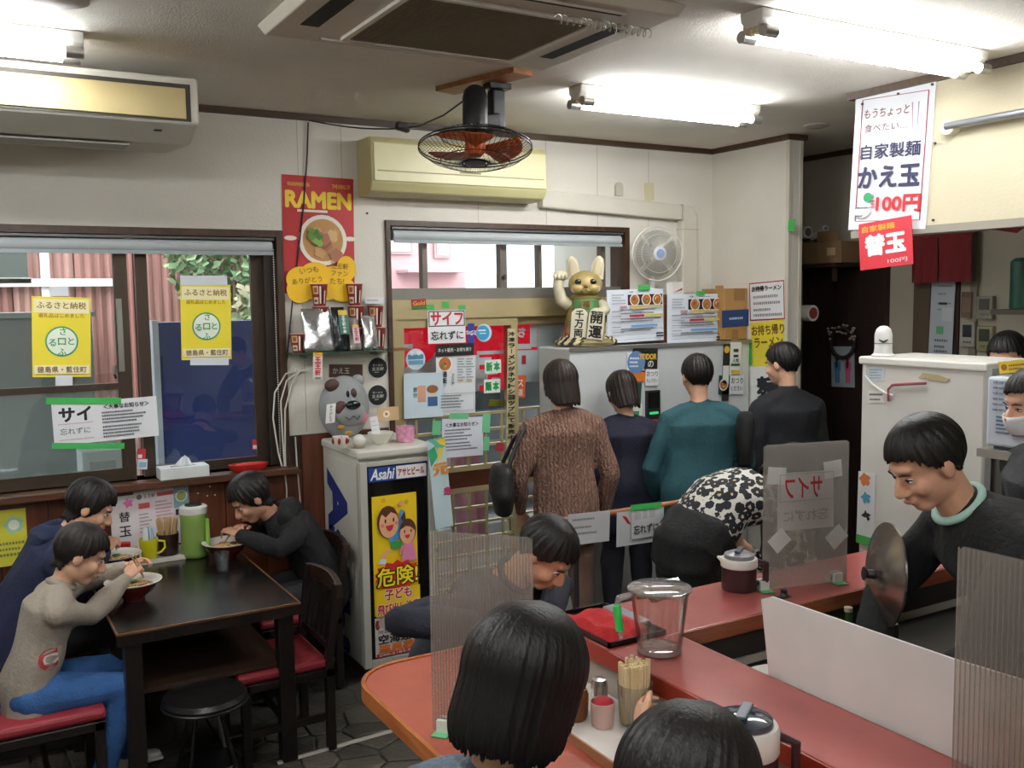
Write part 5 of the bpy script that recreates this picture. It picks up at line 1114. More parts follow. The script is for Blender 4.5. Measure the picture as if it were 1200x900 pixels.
# door frame strips and papers on the kitchen wall
for u0, u1, col, nm in ((1073, 1092, '#5a4a3c', 'trim_8'), (1119, 1126, '#3a2620', 'trim_9'), (1139, 1147, '#8d8778', 'trim_10')):
    a, c = atX(u0, 300, XK-.01), atX(u1, 300, XK-.01); struct(MB().box((XK-.02, c.y, 0), (XK-.002, a.y, 2.35)).build(nm, mat(col, .6)))
s = wall_sheet('paper_strip', (1092, 326), (1120, 326), (1090, 416), '#c5ccd4', x=XK-.03); s.lines(.3, .9, [.9, .8, .68, .6], .02, '#7f8894', 2); s.rect(.35, .66, .7, .69, '#30343a'); s.rect(.3, .28, .6, .38, '#6fbf8a'); s.lines(.25, .85, [.2, .12, .06], .03, '#606874', 5); s.rect(.5, .45, .95, .62, '#d6dbe0'); s.done('tall white paper with notes on the kitchen back wall', 'paper')
def intercom(u0, v0, u1, v1, label, col='#a9a69c', scr='#1f2422'):
    a, c = atX(u0, v0, XK-.03), atX(u1, v1, XK-.03); t = thing('intercom_panel', label, 'control panel', (XK, (a.y+c.y)/2, c.z), 'control panels on the kitchen wall')
    MB().box((XK-.035, c.y, c.z), (XK-.001, a.y, a.z)).build('casing', mat(col, .5), t, bevel=.004); h = a.z-c.z; w_ = a.y-c.y
    MB().box((XK-.038, c.y+w_*.2, c.z+h*.4), (XK-.034, a.y-w_*.18, a.z-h*.12)).build('screen', mat(scr, .2), t)
    for k in range(3): MB().cyl((XK-.034, c.y+w_*(.3+.2*k), c.z+h*.2), (XK-.039, c.y+w_*(.3+.2*k), c.z+h*.2), .006, n=8).build('button', mat('#77746c', .5), t)
intercom(1126, 377, 1142, 407, 'white control panel right of the paper strip'); intercom(1145, 347, 1163, 374, 'upper beige control panel beside the kitchen door frame', '#8f8b7c', '#4a4c46'); intercom(1145, 382, 1163, 412, 'lower beige control panel beside the kitchen door frame', '#99926f', '#3b3c36')
s = wall_sheet('wall_paper_note', (1127, 342), (1139, 342), (1127, 372), '#6f5a4c', x=XK-.03); s.rect(.1, .2, .9, .8, '#806a5a'); s.done('brownish note on the kitchen wall above the white control panel', 'paper')
t = thing('green_bottle_rack', 'green canister on a kitchen wall shelf at the right edge', 'canister', atX(1196, 360, XK-.2)); p = atX(1197, 362, XK-.2)
MB().lathe([(.06, 0), (.062, .01), (.062, .26), (.04, .28)], p, 24).build('canister', mat('#2c5a4a', .4), t, smooth=True)
t = thing('kitchen_shelf', 'small dark kitchen wall shelf under the green canister', 'shelf', p); MB().box((XK-.3, p.y-.3, p.z-.03), (XK-.002, p.y+.12, p.z-.002)).build('board', mat('#5c5548', .6), t); MB().box((XK-.2, p.y-.2, p.z-.1), (XK-.002, p.y-.18, p.z-.03)).build('bracket', mat('#55504a', .6), t)
# ---------------- white upright refrigerator seen from behind, microwave beyond
RX = 3.474
a, c = atX(1010, 420, RX), atX(1156, 420, RX); RZ = a.z+.01
t = thing('kitchen_refrigerator', 'white upright kitchen refrigerator behind the man in black', 'refrigerator', (RX+.05, (a.y+c.y)/2, 0))
wf = mat('#d6d3cb', .4, var=.03)
MB().box((RX, c.y, .03), (XH-.02, a.y, RZ-.03)).build('cabinet', wf, t, bevel=.01)
MB().box((RX-.012, c.y-.01, RZ-.035), (XH-.015, a.y+.01, RZ)).build('top_plate', mat('#e2dfd6', .4), t, bevel=.008)
MB().box((RX-.006, c.y-.03, .03), (RX+.04, c.y, RZ-.02)).build('edge_strip', mat('#a9a8a2', .4, .3), t)
for z, y in ((.0, a.y-.1), (.0, c.y+.1)): MB().cyl((RX+.1, y, 0), (RX+.1, y, .03), .02).build('foot', mat('#333', .5), t)
s = wall_sheet('rating_label', (1017, 430), (1036, 430), (1017, 446), '#c5d0d6', x=RX, off=.002, parent=t); s.lines(.1, .9, [.8, .6, .4, .2], .08, '#7f93a4', 2); s.done()
s = wall_sheet('warning_label', (1017, 458), (1035, 458), (1017, 472), '#e0dfd9', x=RX, off=.002, parent=t); s.lines(.1, .9, [.7, .3], .16, '#33363c', 2); s.done()
MB().tube([atX(u, v, RX-.012) for u, v in ((1014, 428), (1014, 440), (1022, 450), (1036, 460), (1046, 463))], .004, 6).build('cord', mat('#e8e6e0', .5), t, smooth=True)
MB().tube([atX(u, v, RX-.014) for u, v in ((1041, 470), (1041, 456), (1046, 451), (1062, 450), (1085, 449))], .006, 6).build('hose', mat('#8d4a50', .5), t, smooth=True)
o = MB().prism([(-.07, 0), (.06, -.01), (.075, .005), (.02, .018), (-.05, .022)], atX(1094, 444, RX-.002), (0, -1, 0), (0, 0, 1), (-1, 0, 0), 0, .002).build('stain', mat('#b3a67f', .8), t)
s = wall_sheet('sticker_sheet', (1006, 552), (1026, 556), (1006, 636), '#dfe0de', x=RX, off=.004, parent=t); s.ell(.4, .9, .3, '#d77a4a', wob=.15); s.ell(.5, .65, .25, '#4f9ab0', wob=.2); s.ell(.55, .4, .22, '#2b2b2e', wob=.25); s.rect(.4, .32, .6, .38, '#e6e6e2'); s.rect(0, 0, 1, .12, '#4aa84c'); s.done()
# security camera on top
p = atZ(1035, 414, RZ); p.x = RX+.05; p = atX(1035, 412, RX+.05); p.z = RZ+.002
t = thing('security_camera', 'small white dome camera standing on the kitchen refrigerator', 'camera', p)
MB().lathe([(.05, 0), (.05, .004), (.04, .012), (.037, .03), (.037, .095), (.03, .118), (.016, .13), (0, .133)], p, 28).build('housing', mat('#dedcd8', .35), t, smooth=True)
m = MB(); r1 = .0378; dirc = math.atan2(-p.y, -p.x)
pt = [p+Vector((r1*math.cos(dirc+.5*q), r1*math.sin(dirc+.5*q), .075-.012*(1-abs(q))**.7*1.0)) for q in np.linspace(-1, 1, 13)]
m.tube(pt, [.001]+[.0025+.002*(1-abs(q)) for q in np.linspace(-1, 1, 13)][1:-1]+[.001], 6).build('lens_slit', mat('#131313', .3), t)
MB().lathe([(.0385, .055), (.0385, .057)], p, 28).build('seam', mat('#55524e', .6), t)
# microwave on a steel shelf
MX = 3.25
a, c = atX(1157, 441, MX), atX(1240, 533, MX)
t = thing('microwave_oven', 'white microwave oven at the right edge of the picture', 'microwave', (MX+.2, (a.y+c.y)/2, c.z))
MB().box((MX, c.y-.1, c.z), (MX+.36, a.y, a.z)).build('casing', mat('#ced8e2', .4), t, bevel=.01)
MB().box((MX-.006, c.y-.1, c.z+.04), (MX, a.y-.1, a.z-.03)).build('door', mat('#c3cfdb', .3), t, bevel=.004)
for k in range(5): MB().box((MX-.003, a.y-.09, c.z+.05+.014*k), (MX, a.y-.04, c.z+.056+.014*k)).build('vent_slot', mat('#5d7288', .5), t)
for i in range(4):
    for j in range(6): MB().box((MX-.004, a.y-.085+.022*(i % 3), c.z+.13+.02*j), (MX, a.y-.07+.022*(i % 3), c.z+.138+.02*j)).build('key', mat('#8fa0b0', .5), t) if i < 3 else None
MB().box((MX+.02, c.y-.08, c.z-.012), (MX+.34, a.y-.02, c.z)).build('base', mat('#3b4048', .5), t)
shz = c.z-.012
t = thing('steel_shelf_unit', 'steel kitchen shelf under the microwave', 'shelf', (MX+.2, c.y, 0)); MB().box((MX-.02, c.y-.3, shz-.03), (MX+.42, a.y+.02, shz)).build('shelf_board', mat('#9a968c', .4, .4), t)
for x in (MX, MX+.38):
    for y in (c.y-.26, a.y-.02): MB().box((x-.012, y-.012, 0), (x+.012, y+.012, shz-.03)).build('leg', mat('#8c8c8a', .4, .7), t)
MB().box((MX, c.y-.28, .6), (MX+.4, a.y, .62)).build('shelf_board', mat('#9a968c', .4, .4), t)
m = MB(); r_ = random.Random(8)
tgv = thing('vegetable_tray', 'steel tray of dark greens on the lower kitchen shelf', 'tray', (MX+.2, c.y, .62)); MB().box((MX+.02, c.y-.2, .621), (MX+.38, a.y-.04, .63)).box((MX+.02, c.y-.2, .63), (MX+.03, a.y-.04, .7)).box((MX+.37, c.y-.2, .63), (MX+.38, a.y-.04, .7)).build('tray', mat('#aaa', .3, .8), tgv)
for k in range(50): m.ell((MX+r_.uniform(.06, .34), c.y+r_.uniform(-.17, a.y-c.y-.08), .65+r_.uniform(0, .1)), (.04, .03, .02), n=7, m=5)
m.build('greens', mat('#4a5238', .7, var=.3, vs=30), tgv, kind='stuff')
s = wall_sheet('yellow_box', (1170, 424), (1200, 421), (1170, 438), '#d8b82c', x=MX+.05, off=0, thick=.05); s.ell(.2, .5, .12, '#8a5a1c'); s.lines(.4, .95, [.6, .3], .16, '#7a4a1a', 2); s.done('yellow printed pack on top of the microwave', 'pack')

# ================================================================== L-shaped counter
LX0, LX1 = 1.434, 1.672     # ledge along Y
LY0, LY1 = 1.974, 2.274     # ledge along X
redm = mat('#a0524d', .22, var=.12, vs=5, bump=.06, bs=30, name='red_lacquer'); rede = mat('#8c2f1c', .35, var=.12)
t = thing('service_ledge', 'raised red lacquered ledge turning a corner along the kitchen', 'counter', (1.55, 2.1, LEDGE))
pl = [(LX0, -.6), (LX1, -.6), (LX1, LY0), (3.1, LY0), (3.1, LY1), (LX0, LY1)]
def slab(pl, z0, z1):
    m = MB(); m.rings([[(x, y, z) for x, y in pl] for z in (z0, z1)]); return m
# two lacquer boards meeting at the corner
MB().box((LX0+.006, -.6, LEDGE-.03), (LX1-.006, LY0, LEDGE)).build('ledge_board', redm, t, bevel=.003)
MB().box((LX0+.006, LY0+.001, LEDGE-.03), (3.1, LY1-.006, LEDGE)).build('ledge_board', redm, t, bevel=.003)
MB().box((LX0, -.6, LEDGE-.045), (LX0+.005, LY1, LEDGE-.002)).build('edge_band', rede, t); MB().box((LX1-.005, -.6, LEDGE-.045), (LX1, LY0, LEDGE-.002)).build('edge_band', rede, t)
MB().box((LX1, LY0, LEDGE-.045), (3.1, LY0+.0, LEDGE-.002)) ; MB().box((LX1, LY0-.005, LEDGE-.045), (3.1, LY0, LEDGE-.002)).build('edge_band', wood('#9a5a3c', '#7c3e26', .4, 'X'), t)
MB().box((LX0+.03, -.6, 0), (LX1-.03, LY1-.03, LEDGE-.03)).box((LX1-.03, LY0+.03, 0), (3.07, LY1-.03, LEDGE-.03)).build('counter_wall', mat('#b7aea2', .6, var=.05), t)
MB().box((LX1-.029, -.6, .85), (LX1-.024, LY0+.02, LEDGE-.031)).box((LX1-.024, LY0+.022, .85), (3.05, LY0+.028, LEDGE-.031)).build('inner_panel', mat('#2d2824', .5), t)
t = thing('low_counter', 'low red customer counter with worn wooden rounded edge', 'counter', (1.2, 2.0, LOW))
def rc(cx, cy, r, a0, a1, n=8): return [(cx+r*math.cos(a0+(a1-a0)*i/n), cy+r*math.sin(a0+(a1-a0)*i/n)) for i in range(n+1)]
cx0, cy1 = .912, 2.47
pl = [(LX0, -.6), (LX0, LY1), (1.62, LY1), (1.62, cy1)]+rc(cx0+.14, cy1-.14, .14, PI/2, PI)+[(cx0, -.6)]
slab(pl, LOW-.035, LOW).build('worktop', mat('#ab5644', .25, var=.18, vs=4, bump=.05, bs=20), t, bevel=.002)
edge = [(1.62, cy1+.004)]+rc(cx0+.14, cy1-.14, .146, PI/2, PI)+[(cx0-.006, -.6)]
m = MB()
for (xa_, ya_), (xb_, yb_) in zip(edge, edge[1:]): m.bar((xa_, ya_, LOW-.018), (xb_, yb_, LOW-.018), .012, .042)
m.build('edge_band', wood('#c0763f', '#8f4a22', .35, 'Y', 14), t, smooth=True)
pl2 = [(LX0-.004, -.6), (LX0-.004, LY1), (3.0, LY1), (3.0, cy1-.16), (cx0+.3, cy1-.16), (cx0+.16, -.6)]
slab([(cx0+.25, -.6), (LX0-.01, -.6), (LX0-.01, 2.2), (cx0+.25, 2.2)], 0, LOW-.035).build('plinth', mat('#4a2c22', .6), t)
# inner kitchen worktop
t = thing('kitchen_worktop', 'steel kitchen worktop inside the counter corner', 'worktop', (2.2, 1.7, 0))
MB().box((LX1+.003, 1.52, .80), (3.0, LY0-.008, .84)).build('top', mat('#34322e', .35, .6), t, bevel=.003); MB().box((LX1+.02, 1.56, .05), (2.95, LY0-.02, .80)).build('cabinet', mat('#45423d', .4, .6), t)
MB().box((LX1+.003, -.5, .80), (LX1+.18, 1.515, .83)).build('top', mat('#34322e', .35, .6), t); MB().box((LX1+.02, -.45, 0), (LX1+.16, 1.5, .80)).build('cabinet', mat('#45423d', .4, .6), t)
t = thing('white_dish_edge', 'white dish edge behind the ledge corner', 'dish', (1.8, 1.75, .84)); MB().lathe([(.06, .001), (.13, .02), (.15, .04), (.145, .04), (.06, .008)], (1.85, 1.72, .84), 30).build('dish', mat('#cfcabf', .3), t, smooth=True)
# white splash board on the inner edge of the ledge
t = thing('splash_board', 'white plastic splash board standing along the inner edge of the ledge', 'board', (LX1+.01, 1.4, LEDGE))
bx_ = LX1+.012
q = [atX(906, 781, bx_), atX(893, 702, bx_), atX(905, 699, bx_), atX(1118, 772, bx_), atX(1250, 812, bx_), atX(1250, 948, bx_)]
poly = [(-p.y, p.z) for p in q]; poly[0] = (poly[0][0], LEDGE-.08); poly[-1] = (poly[-1][0], LEDGE-.08)
MB().prism(poly, (bx_, 0, 0), (0, -1, 0) if False else (0, -1, 0), (0, 0, 1), (-1, 0, 0), -.003, .003).build('sheet', mat('#dbd9d5', .4, var=.05), t)
# fluted acrylic screens
RIB = clear('#f8f6f3', .03, .15, .09, '#efeae5', 'fluted_plastic'); RIBD = clear('#f0ece8', .05, .1, .22, '#efeae5', 'flute_wall')
def screen(label, O, U, w_, h_, foot=None, lean=0., step=.0075, rib=None, ribd=None):
    rib = rib or RIB; ribd = ribd or RIBD
    O = Vector(O); U = Vector(U).normalized(); N = U.cross(Vector((0, 0, 1))).normalized(); V = (Vector((0, 0, 1))+N*lean).normalized()
    t = thing('acrylic_screen', label, 'screen', O, 'translucent partition screens on the counters')
    for k in (0, .005): MB().prism([(0, 0), (w_, 0), (w_, h_-.01), (w_-.01, h_), (.01, h_), (0, h_-.01)], O, U, V, N, k, k+.0005).build('sheet', rib, t)
    m = MB(); n = int(w_/step)
    for i in range(n+1): m.prism([(i*step, .002), (i*step+.001, .002), (i*step+.001, h_-.003), (i*step, h_-.003)], O, U, V, N, .0006, .0049)
    m.build('flutes', ribd, t, kind='stuff')
    for f in (foot or []):
        c = O+U*f; b = MB(); R = Matrix((U, N, U.cross(N))).transposed() if False else Matrix((U, -N, Vector((0, 0, 1)))).transposed()
        MB().obox(c+Vector((0, 0, .016))-N*.008, (.03, .012, .03), R).obox(c+Vector((0, 0, .016))+N*.013, (.03, .012, .03), R).build('clip', mat('#d4d6d0', .4), t)
        MB().obox(c+Vector((0, 0, .0015)), (.04, .085, .002), R).build('green_tape', mat('#5fae78', .6), t)
    return t, O, U, V, N
# ================================================================== table, chairs, stool
dkw = wood('#1f1815', '#120d0b', .35, 'Z', 14); dkt = mat('#191614', .22, var=.25, vs=3, bump=.04, bs=20, name='black_table_top')
A = atZ(353, 706, TAB); B = atZ(134, 740, TAB); TX0, TX1, TY0, TY1 = B.x, A.x, 3.735, D-.035
t = thing('dining_table', 'black dining table with wooden edge by the left window', 'table', ((TX0+TX1)/2, (TY0+TY1)/2, 0))
MB().box((TX0+.008, TY0+.008, TAB-.05), (TX1-.008, TY1, TAB)).build('table_top', dkt, t, bevel=.003)
wb_ = wood('#7a5230', '#4f3018', .4, 'X')
MB().box((TX0, TY0, TAB-.008), (TX1, TY0+.008, TAB)).build('edge_strip', wb_, t); MB().box((TX1-.008, TY0+.008, TAB-.008), (TX1, TY1, TAB)).build('edge_strip', wood('#7a5230', '#4f3018', .4, 'Y'), t); MB().box((TX0, TY0+.008, TAB-.008), (TX0+.008, TY1, TAB)).build('edge_strip', wood('#7a5230', '#4f3018', .4, 'Y'), t)
MB().box((TX0, TY0, TAB-.05), (TX1, TY0+.008, TAB-.009)).build('apron_edge', dkw, t)
for x in (TX0+.06, TX1-.06):
    for y in (TY0+.05, TY1-.08): MB().box((x-.032, y-.032, 0), (x+.032, y+.032, TAB-.05)).build('leg', dkw, t, bevel=.004)
MB().box((TX0+.05, TY0+.06, .40), (TX1-.06, TY1-.1, .42)).build('under_shelf', wood('#3a2a20', '#241811', .4, 'Y'), t)
def chair(label, loc, rz):
    """dark low chair with red seat, modelled facing +Y"""
    t = thing('dining_chair', label, 'chair', group='dark wooden dining chairs with red seats', local=True)
    w_, d_, sh_, bh = .40, .40, .395, .71
    MB().box((-w_/2+.012, -d_/2+.02, sh_-.04), (w_/2-.012, d_/2, sh_)).build('seat', mat('#8a2630', .5, var=.1, bump=.1), t, bevel=.014)
    MB().box((-w_/2, -d_/2, sh_-.075), (w_/2, d_/2-.006, sh_-.04)).build('seat_frame', dkw, t, bevel=.003)
    for sx_ in (-1, 1):
        x = sx_*(w_/2-.018)
        MB().box((x-.018, d_/2-.045, 0), (x+.018, d_/2-.009, sh_-.04)).build('leg', dkw, t, bevel=.003)
        MB().bar((x, -d_/2+.018, 0), (x, -d_/2+.018, sh_), .036, .036).bar((x, -d_/2+.018, sh_), (x, -d_/2-.03, bh), .034, .034).build('leg', dkw, t, bevel=.003)
        MB().box((x-.01, -d_/2+.03, .13), (x+.01, d_/2-.03, .16)).build('stretcher', dkw, t)
    m = MB(); R = []
    for i in range(9):
        f = i/8; x = (f-.5)*w_; y = -d_/2-.03-.025*math.sin(PI*f); R.append([(x, y-.014, bh-.06), (x, y+.014, bh-.06), (x, y+.014, bh+.012*math.sin(PI*f)), (x, y-.014, bh+.012*math.sin(PI*f))])
    m.rings(R); m.build('top_rail', wood('#3a241a', '#1f120c', .35, 'X'), t, bevel=.004)
    for k in range(5): x = (-.12+.06*k); MB().bar((x, -d_/2+.005, sh_+.05), (x, -d_/2-.035, bh-.055), .02, .012).build('back_slat', dkw, t)
    MB().box((-w_/2+.03, -d_/2+.0, sh_+.035), (w_/2-.03, -d_/2+.02, sh_+.06)).build('lower_rail', dkw, t)
    MB().box((-w_/2+.03, -.01, .135), (w_/2-.03, .01, .155)).build('stretcher', dkw, t)
    return put(t, loc, rz)
ch = chair('red-seated dark chair on the near right side of the table, empty', (1.12, 3.96, 0), PI/2)
dup(ch, (1.38, 4.56, 0), PI/2, 'dark chair under the person in black by the wall')
dup(ch, (.225, 3.93, 0), -PI/2, 'red-seated dark chair under the boy in the grey sweatshirt')
dup(ch, (.20, 4.52, 0), -PI/2, 'dark chair under the person in the navy hoodie')
# black round folding stool under the table
sc_ = atZ(240, 812, .40); t = thing('round_stool', 'black round padded stool under the table edge', 'stool', (sc_.x, sc_.y, 0))
MB().lathe([(.02, .355), (.135, .355), (.155, .365), (.16, .385), (.15, .402), (.1, .408), (0, .408)], (sc_.x, sc_.y, 0), 36).build('seat', mat('#131212', .3, var=.1, bump=.1), t, smooth=True)
MB().lathe([(.157, .362), (.163, .366), (.163, .372), (.157, .376)], (sc_.x, sc_.y, 0), 36).build('rim', mat('#3a3a3a', .3, .8), t, smooth=True)
for k in range(4): a = PI/4+k*PI/2; MB().tube([(sc_.x+.06*math.cos(a), sc_.y+.06*math.sin(a), .356), (sc_.x+.15*math.cos(a), sc_.y+.15*math.sin(a), .005)], .009, 8).build('leg', mat('#2a2a2a', .3, .8) if k else mat('#8d8d8d', .3, .9), t, smooth=True)
MB().lathe([(.115, .12), (.12, .125), (.115, .13)], (sc_.x, sc_.y, 0), 30).build('foot_ring', mat('#2a2a2a', .3, .8), t, smooth=True)
# pale cable cover on the floor
p, q = atZ(325, 895, .0), atZ(466, 855, .0)
m = MB(); d_ = (q-p).normalized(); n_ = Vector((-d_.y, d_.x, 0))*.012
m.rings([[p-n_, p+n_, p+n_*.5+Vector((0, 0, .008)), p-n_*.5+Vector((0, 0, .008))], [q-n_, q+n_, q+n_*.5+Vector((0, 0, .008)), q-n_*.5+Vector((0, 0, .008))]]); tag(m.build('cable_cover', mat('#a9a49a', .5)), 'pale plastic cable cover strip across the stone floor', 'cable cover')

# ================================================================== things on the table
def bowl(x, y, label, food=True, bits=1):
    t = thing('ramen_bowl', label, 'bowl', (x, y, TAB), 'ramen bowls on the black table'); c = Vector((x, y, TAB+.001))
    MB().lathe([(.042, 0), (.045, .012), (.075, .035), (.098, .068), (.100, .072)], c, 36, cap=False).build('outer_shell', mat('#5a1d18', .25), t, smooth=True)
    MB().lathe([(.100, .072), (.112, .078), (.114, .081), (.110, .082), (.096, .074), (.07, .042), (.04, .022), (0, .020)], c, 36, cap=False).build('white_lining', mat('#e3e0d8', .22), t, smooth=True)
    MB().lathe([(0, .055), (.086, .0555)], c, 30, cap=False).build('soup', mat('#a9763f', .15, var=.2, vs=30), t, smooth=True)
    m = MB(); r_ = random.Random(int(x*100))
    for k in range(22):
        a, rr = r_.uniform(0, 6.28), r_.uniform(0, .06); p = c+Vector((rr*math.cos(a), rr*math.sin(a), .058)); b_ = r_.uniform(0, 6.28)
        m.tube([p+Vector((.03*math.cos(b_)*(i-2)/2, .03*math.sin(b_+i*.4)*(i-2)/2, .004*math.sin(i*1.5))) for i in range(5)], .003, 5)
    m.build('noodles', mat('#d8b878', .5), t, smooth=True, kind='stuff')
    for k in range(4): a = r_.uniform(0, 6.28); MB().ell(c+Vector((.05*math.cos(a), .05*math.sin(a), .062)), (.02, .015, .006), n=10, m=6).build('topping', mat(('#8a4a30', '#4f7a34', '#b06a4a', '#6b8f3c')[k], .5), t, smooth='all')
    return t
BB = atZ(146, 704, TAB); BA = atZ(130, 669, TAB); BR = atZ(264, 652, TAB)
BB = Vector((TX0+.13, BB.y, TAB)); BA = Vector((TX0+.13, BA.y-.02, TAB))
bowl(BB.x, BB.y, 'white-rimmed ramen bowl in front of the boy'); bowl(BA.x, BA.y, 'white-rimmed ramen bowl in front of the navy hoodie'); bowl(BR.x, BR.y-.03, 'white-rimmed ramen bowl beside the green jug')
c = atZ(261, 670, TAB); t = thing('water_glass', 'clear water glass in front of the right-hand bowl', 'glass', c)
gls = clear('#eef4f4', .10, .02, .05, '#dfe8ea', 'drinking_glass')
MB().lathe([(.024, 0), (.026, .004), (.033, .09), (.031, .09), (.0245, .008), (0, .007)], c, 28, cap=False).build('tumbler', gls, t, smooth=True); MB().lathe([(0, .009), (.024, .009), (.0285, .055), (0, .055)], c, 24, cap=False).build('water', clear('#dfe9ec', .12, .02, .12, '#e6eef0', 'water'), t, smooth=True)
# condiment tray
a, b_ = atZ(160, 660, TAB), atZ(228, 645, TAB); tx0, tx1, tyc = a.x-.22, b_.x+.015, a.y
t = thing('condiment_tray', 'white condiment tray against the wall at the table end', 'tray', ((tx0+tx1)/2, tyc, TAB)); trm = mat('#cfcabd', .35)
TY = min(tyc, TY1-.20)
MB().box((tx0, TY-.02, TAB+.001), (tx1, TY1-.02, TAB+.008)).build('tray_base', trm, t); 
for p0, p1 in (((tx0, TY-.026), (tx1, TY-.02)), ((tx0, TY1-.02), (tx1, TY1-.014)), ((tx0-.006, TY-.026), (tx0, TY1-.014)), ((tx1, TY-.026), (tx1+.006, TY1-.014))): MB().box((p0[0], p0[1], TAB+.001), (p1[0], p1[1], TAB+.022)).build('tray_rim', trm, t)
TZ = TAB+.009
def at_tray(u, v, dy=.0): p = atZ(u, v, TZ); p.y = min(max(p.y, TY+.03), TY1-.07); q = atY(u, v, p.y); return Vector((q.x, p.y, TZ))
c = at_tray(175, 655); t = thing('yellow_mug', 'yellow plastic mug holding sachets on the condiment tray', 'mug', c); ym_ = mat('#d3cf1a', .35)
MB().lathe([(.03, 0), (.034, .004), (.044, .10), (.041, .10), (.031, .006), (0, .005)], c, 28, cap=False).build('mug_body', ym_, t, smooth=True); MB().tube([c+Vector((.042, -.005, .085)), c+Vector((.07, -.012, .08)), c+Vector((.072, -.012, .05)), c+Vector((.055, -.01, .03)), c+Vector((.036, -.004, .022))], .005, 8).build('handle', ym_, t, smooth=True)
for k in range(6): r_ = random.Random(k); o = Vector((r_.uniform(-.022, .022), r_.uniform(-.015, .015), .03)); tag(MB().obox(c+o+Vector((0, 0, .07)), (.022, .004, .1), Matrix.Rotation(r_.uniform(-.15, .15), 3, 'Y') @ Matrix.Rotation(r_.uniform(0, 3), 3, 'Z')).build('sugar_sachet', mat(('#cfd8e2', '#e3e6ea', '#8fb3cc')[k % 3], .5)), 'small white and blue sachet standing in the yellow mug', 'sachet', 'sachets in the yellow mug')
c = at_tray(198, 650) + Vector((0, .015, 0)); t = thing('chopstick_cup', 'dark brown cup packed with wooden chopsticks', 'cup', c)
MB().lathe([(.045, 0), (.048, .004), (.052, .105), (.049, .105), (.045, .008), (0, .007)], c, 28, cap=False).build('cup_body', mat('#2e1714', .3), t, smooth=True)
wc_ = wood('#d6b586', '#b8935f', .6, 'Z')
r_ = random.Random(2)
for k in range(40):
    a, rr = r_.uniform(0, 6.28), .038*math.sqrt(r_.random()); o = Vector((rr*math.cos(a), rr*math.sin(a), 0)); tag(MB().bar(c+o*.8+Vector((0, 0, .012)), c+o*1.35+Vector((0, 0, .175+r_.uniform(-.012, .008))), .0055, .0055).build('chopstick', wc_), 'pale wooden chopstick standing in the dark brown cup', 'chopstick', 'chopsticks in the brown cup')
c = atZ(229, 652, TAB); c = Vector((min(c.x, TX1-.1), c.y, TAB+.001)); t = thing('green_jug', 'green insulated water jug with white lid on the table', 'jug', c); gm = mat('#78954a', .35, var=.06)
MB().lathe([(.055, 0), (.06, .004), (.064, .02), (.063, .16), (.066, .215), (.06, .225)], c, 32).build('jug_body', gm, t, smooth=True); MB().lathe([(.066, .215), (.067, .222), (.065, .245), (.055, .252), (0, .252)], c, 32).build('lid', mat('#d6d6ce', .35), t, smooth=True); MB().lathe([(.04, .252), (.038, .258), (0, .258)], c, 24).build('lid_knob', mat('#23231f', .4), t)
MB().bar(c+Vector((.05, -.05, .19)), c+Vector((.05, -.052, .03)), .03, .02).build('handle', mat('#86b04f', .35), t, bevel=.006)
c = at_tray(148, 655); c.y += .02; t = thing('red_spice_jar', 'small red spice jar next to the yellow mug', 'jar', c); MB().lathe([(.022, 0), (.024, .003), (.024, .04), (.018, .05)], c, 22).build('glass_body', mat('#8a4a30', .25), t, smooth=True); MB().lathe([(.024, .05), (.025, .053), (.025, .075), (0, .077)], c, 22).build('cap', mat('#b3241f', .35), t, smooth=True)
c = at_tray(158, 658); c.x -= .0; t = thing('brown_spice_jar', 'brown sauce jar in front of the red spice jar', 'jar', c+Vector((.0, -.015, 0))); MB().lathe([(.018, 0), (.02, .003), (.02, .045), (.012, .055), (.012, .065), (0, .066)], c+Vector((.0, -.012, 0)), 22).build('glass_body', mat('#6b3a26', .2), t, smooth=True); MB().lathe([(.0125, .066), (.0125, .075), (0, .076)], c+Vector((0, -.012, 0)), 16).build('cap', mat('#c9a58a', .4), t)
c = at_tray(119, 655); t = thing('steel_canister', 'dark canister with a steel lid at the left of the tray', 'canister', c); MB().lathe([(.04, 0), (.042, .003), (.042, .075)], c, 28).build('canister_body', mat('#3b3a37', .2, .4), t, smooth=True); MB().lathe([(.044, .075), (.044, .088), (.03, .093), (0, .094)], c, 28).build('lid', mat('#b4b2aa', .25, .9), t, smooth=True)
# menus leaning on the wainscot
s = Sheet('table_menu', (atY(160, 640, D-.05).x, D-.045, TAB+.024), (1, 0, .035), (0, .06, 1), .26, .285, '#ded3d6')
s.text('王王軒', .28, .90, .07, '#4a4446', w=.22); s.ell(.10, .90, .05, '#6b6b66'); s.rect(.42, .87, .72, .94, '#c8504c'); s.rect(.08, .70, .28, .79, '#c8504c'); s.rect(.72, .62, 1, 1, '#7fa0a8'); s.ell(.86, .82, .11, '#e0e2d0'); s.ell(.86, .82, .09, '#8fa05a'); s.rect(.74, .5, .86, .6, '#2a2a2c')
s.lines(.08, .3, [.6, .54, .48, .42, .36, .3], .025, '#8a8486', 3); s.lines(.38, .68, [.78, .72, .66, .6, .54, .48], .025, '#b07f84', 4); s.done('pinkish white menu board standing behind the chopstick cup', 'menu')
s = Sheet('refill_menu', (atY(132, 640, D-.05).x, D-.042, TAB+.024), (1, 0, .02), (0, .05, 1), .125, .27, '#dcd6d8')
s.text('替', .5, .62, .18, '#1b1a1c', bold=.02); s.text('玉', .5, .36, .18, '#1b1a1c', bold=.02); s.ell(.66, .86, .16, '#d86aa0', wob=.2); s.done('white menu card with a large black character behind the navy hoodie', 'menu')
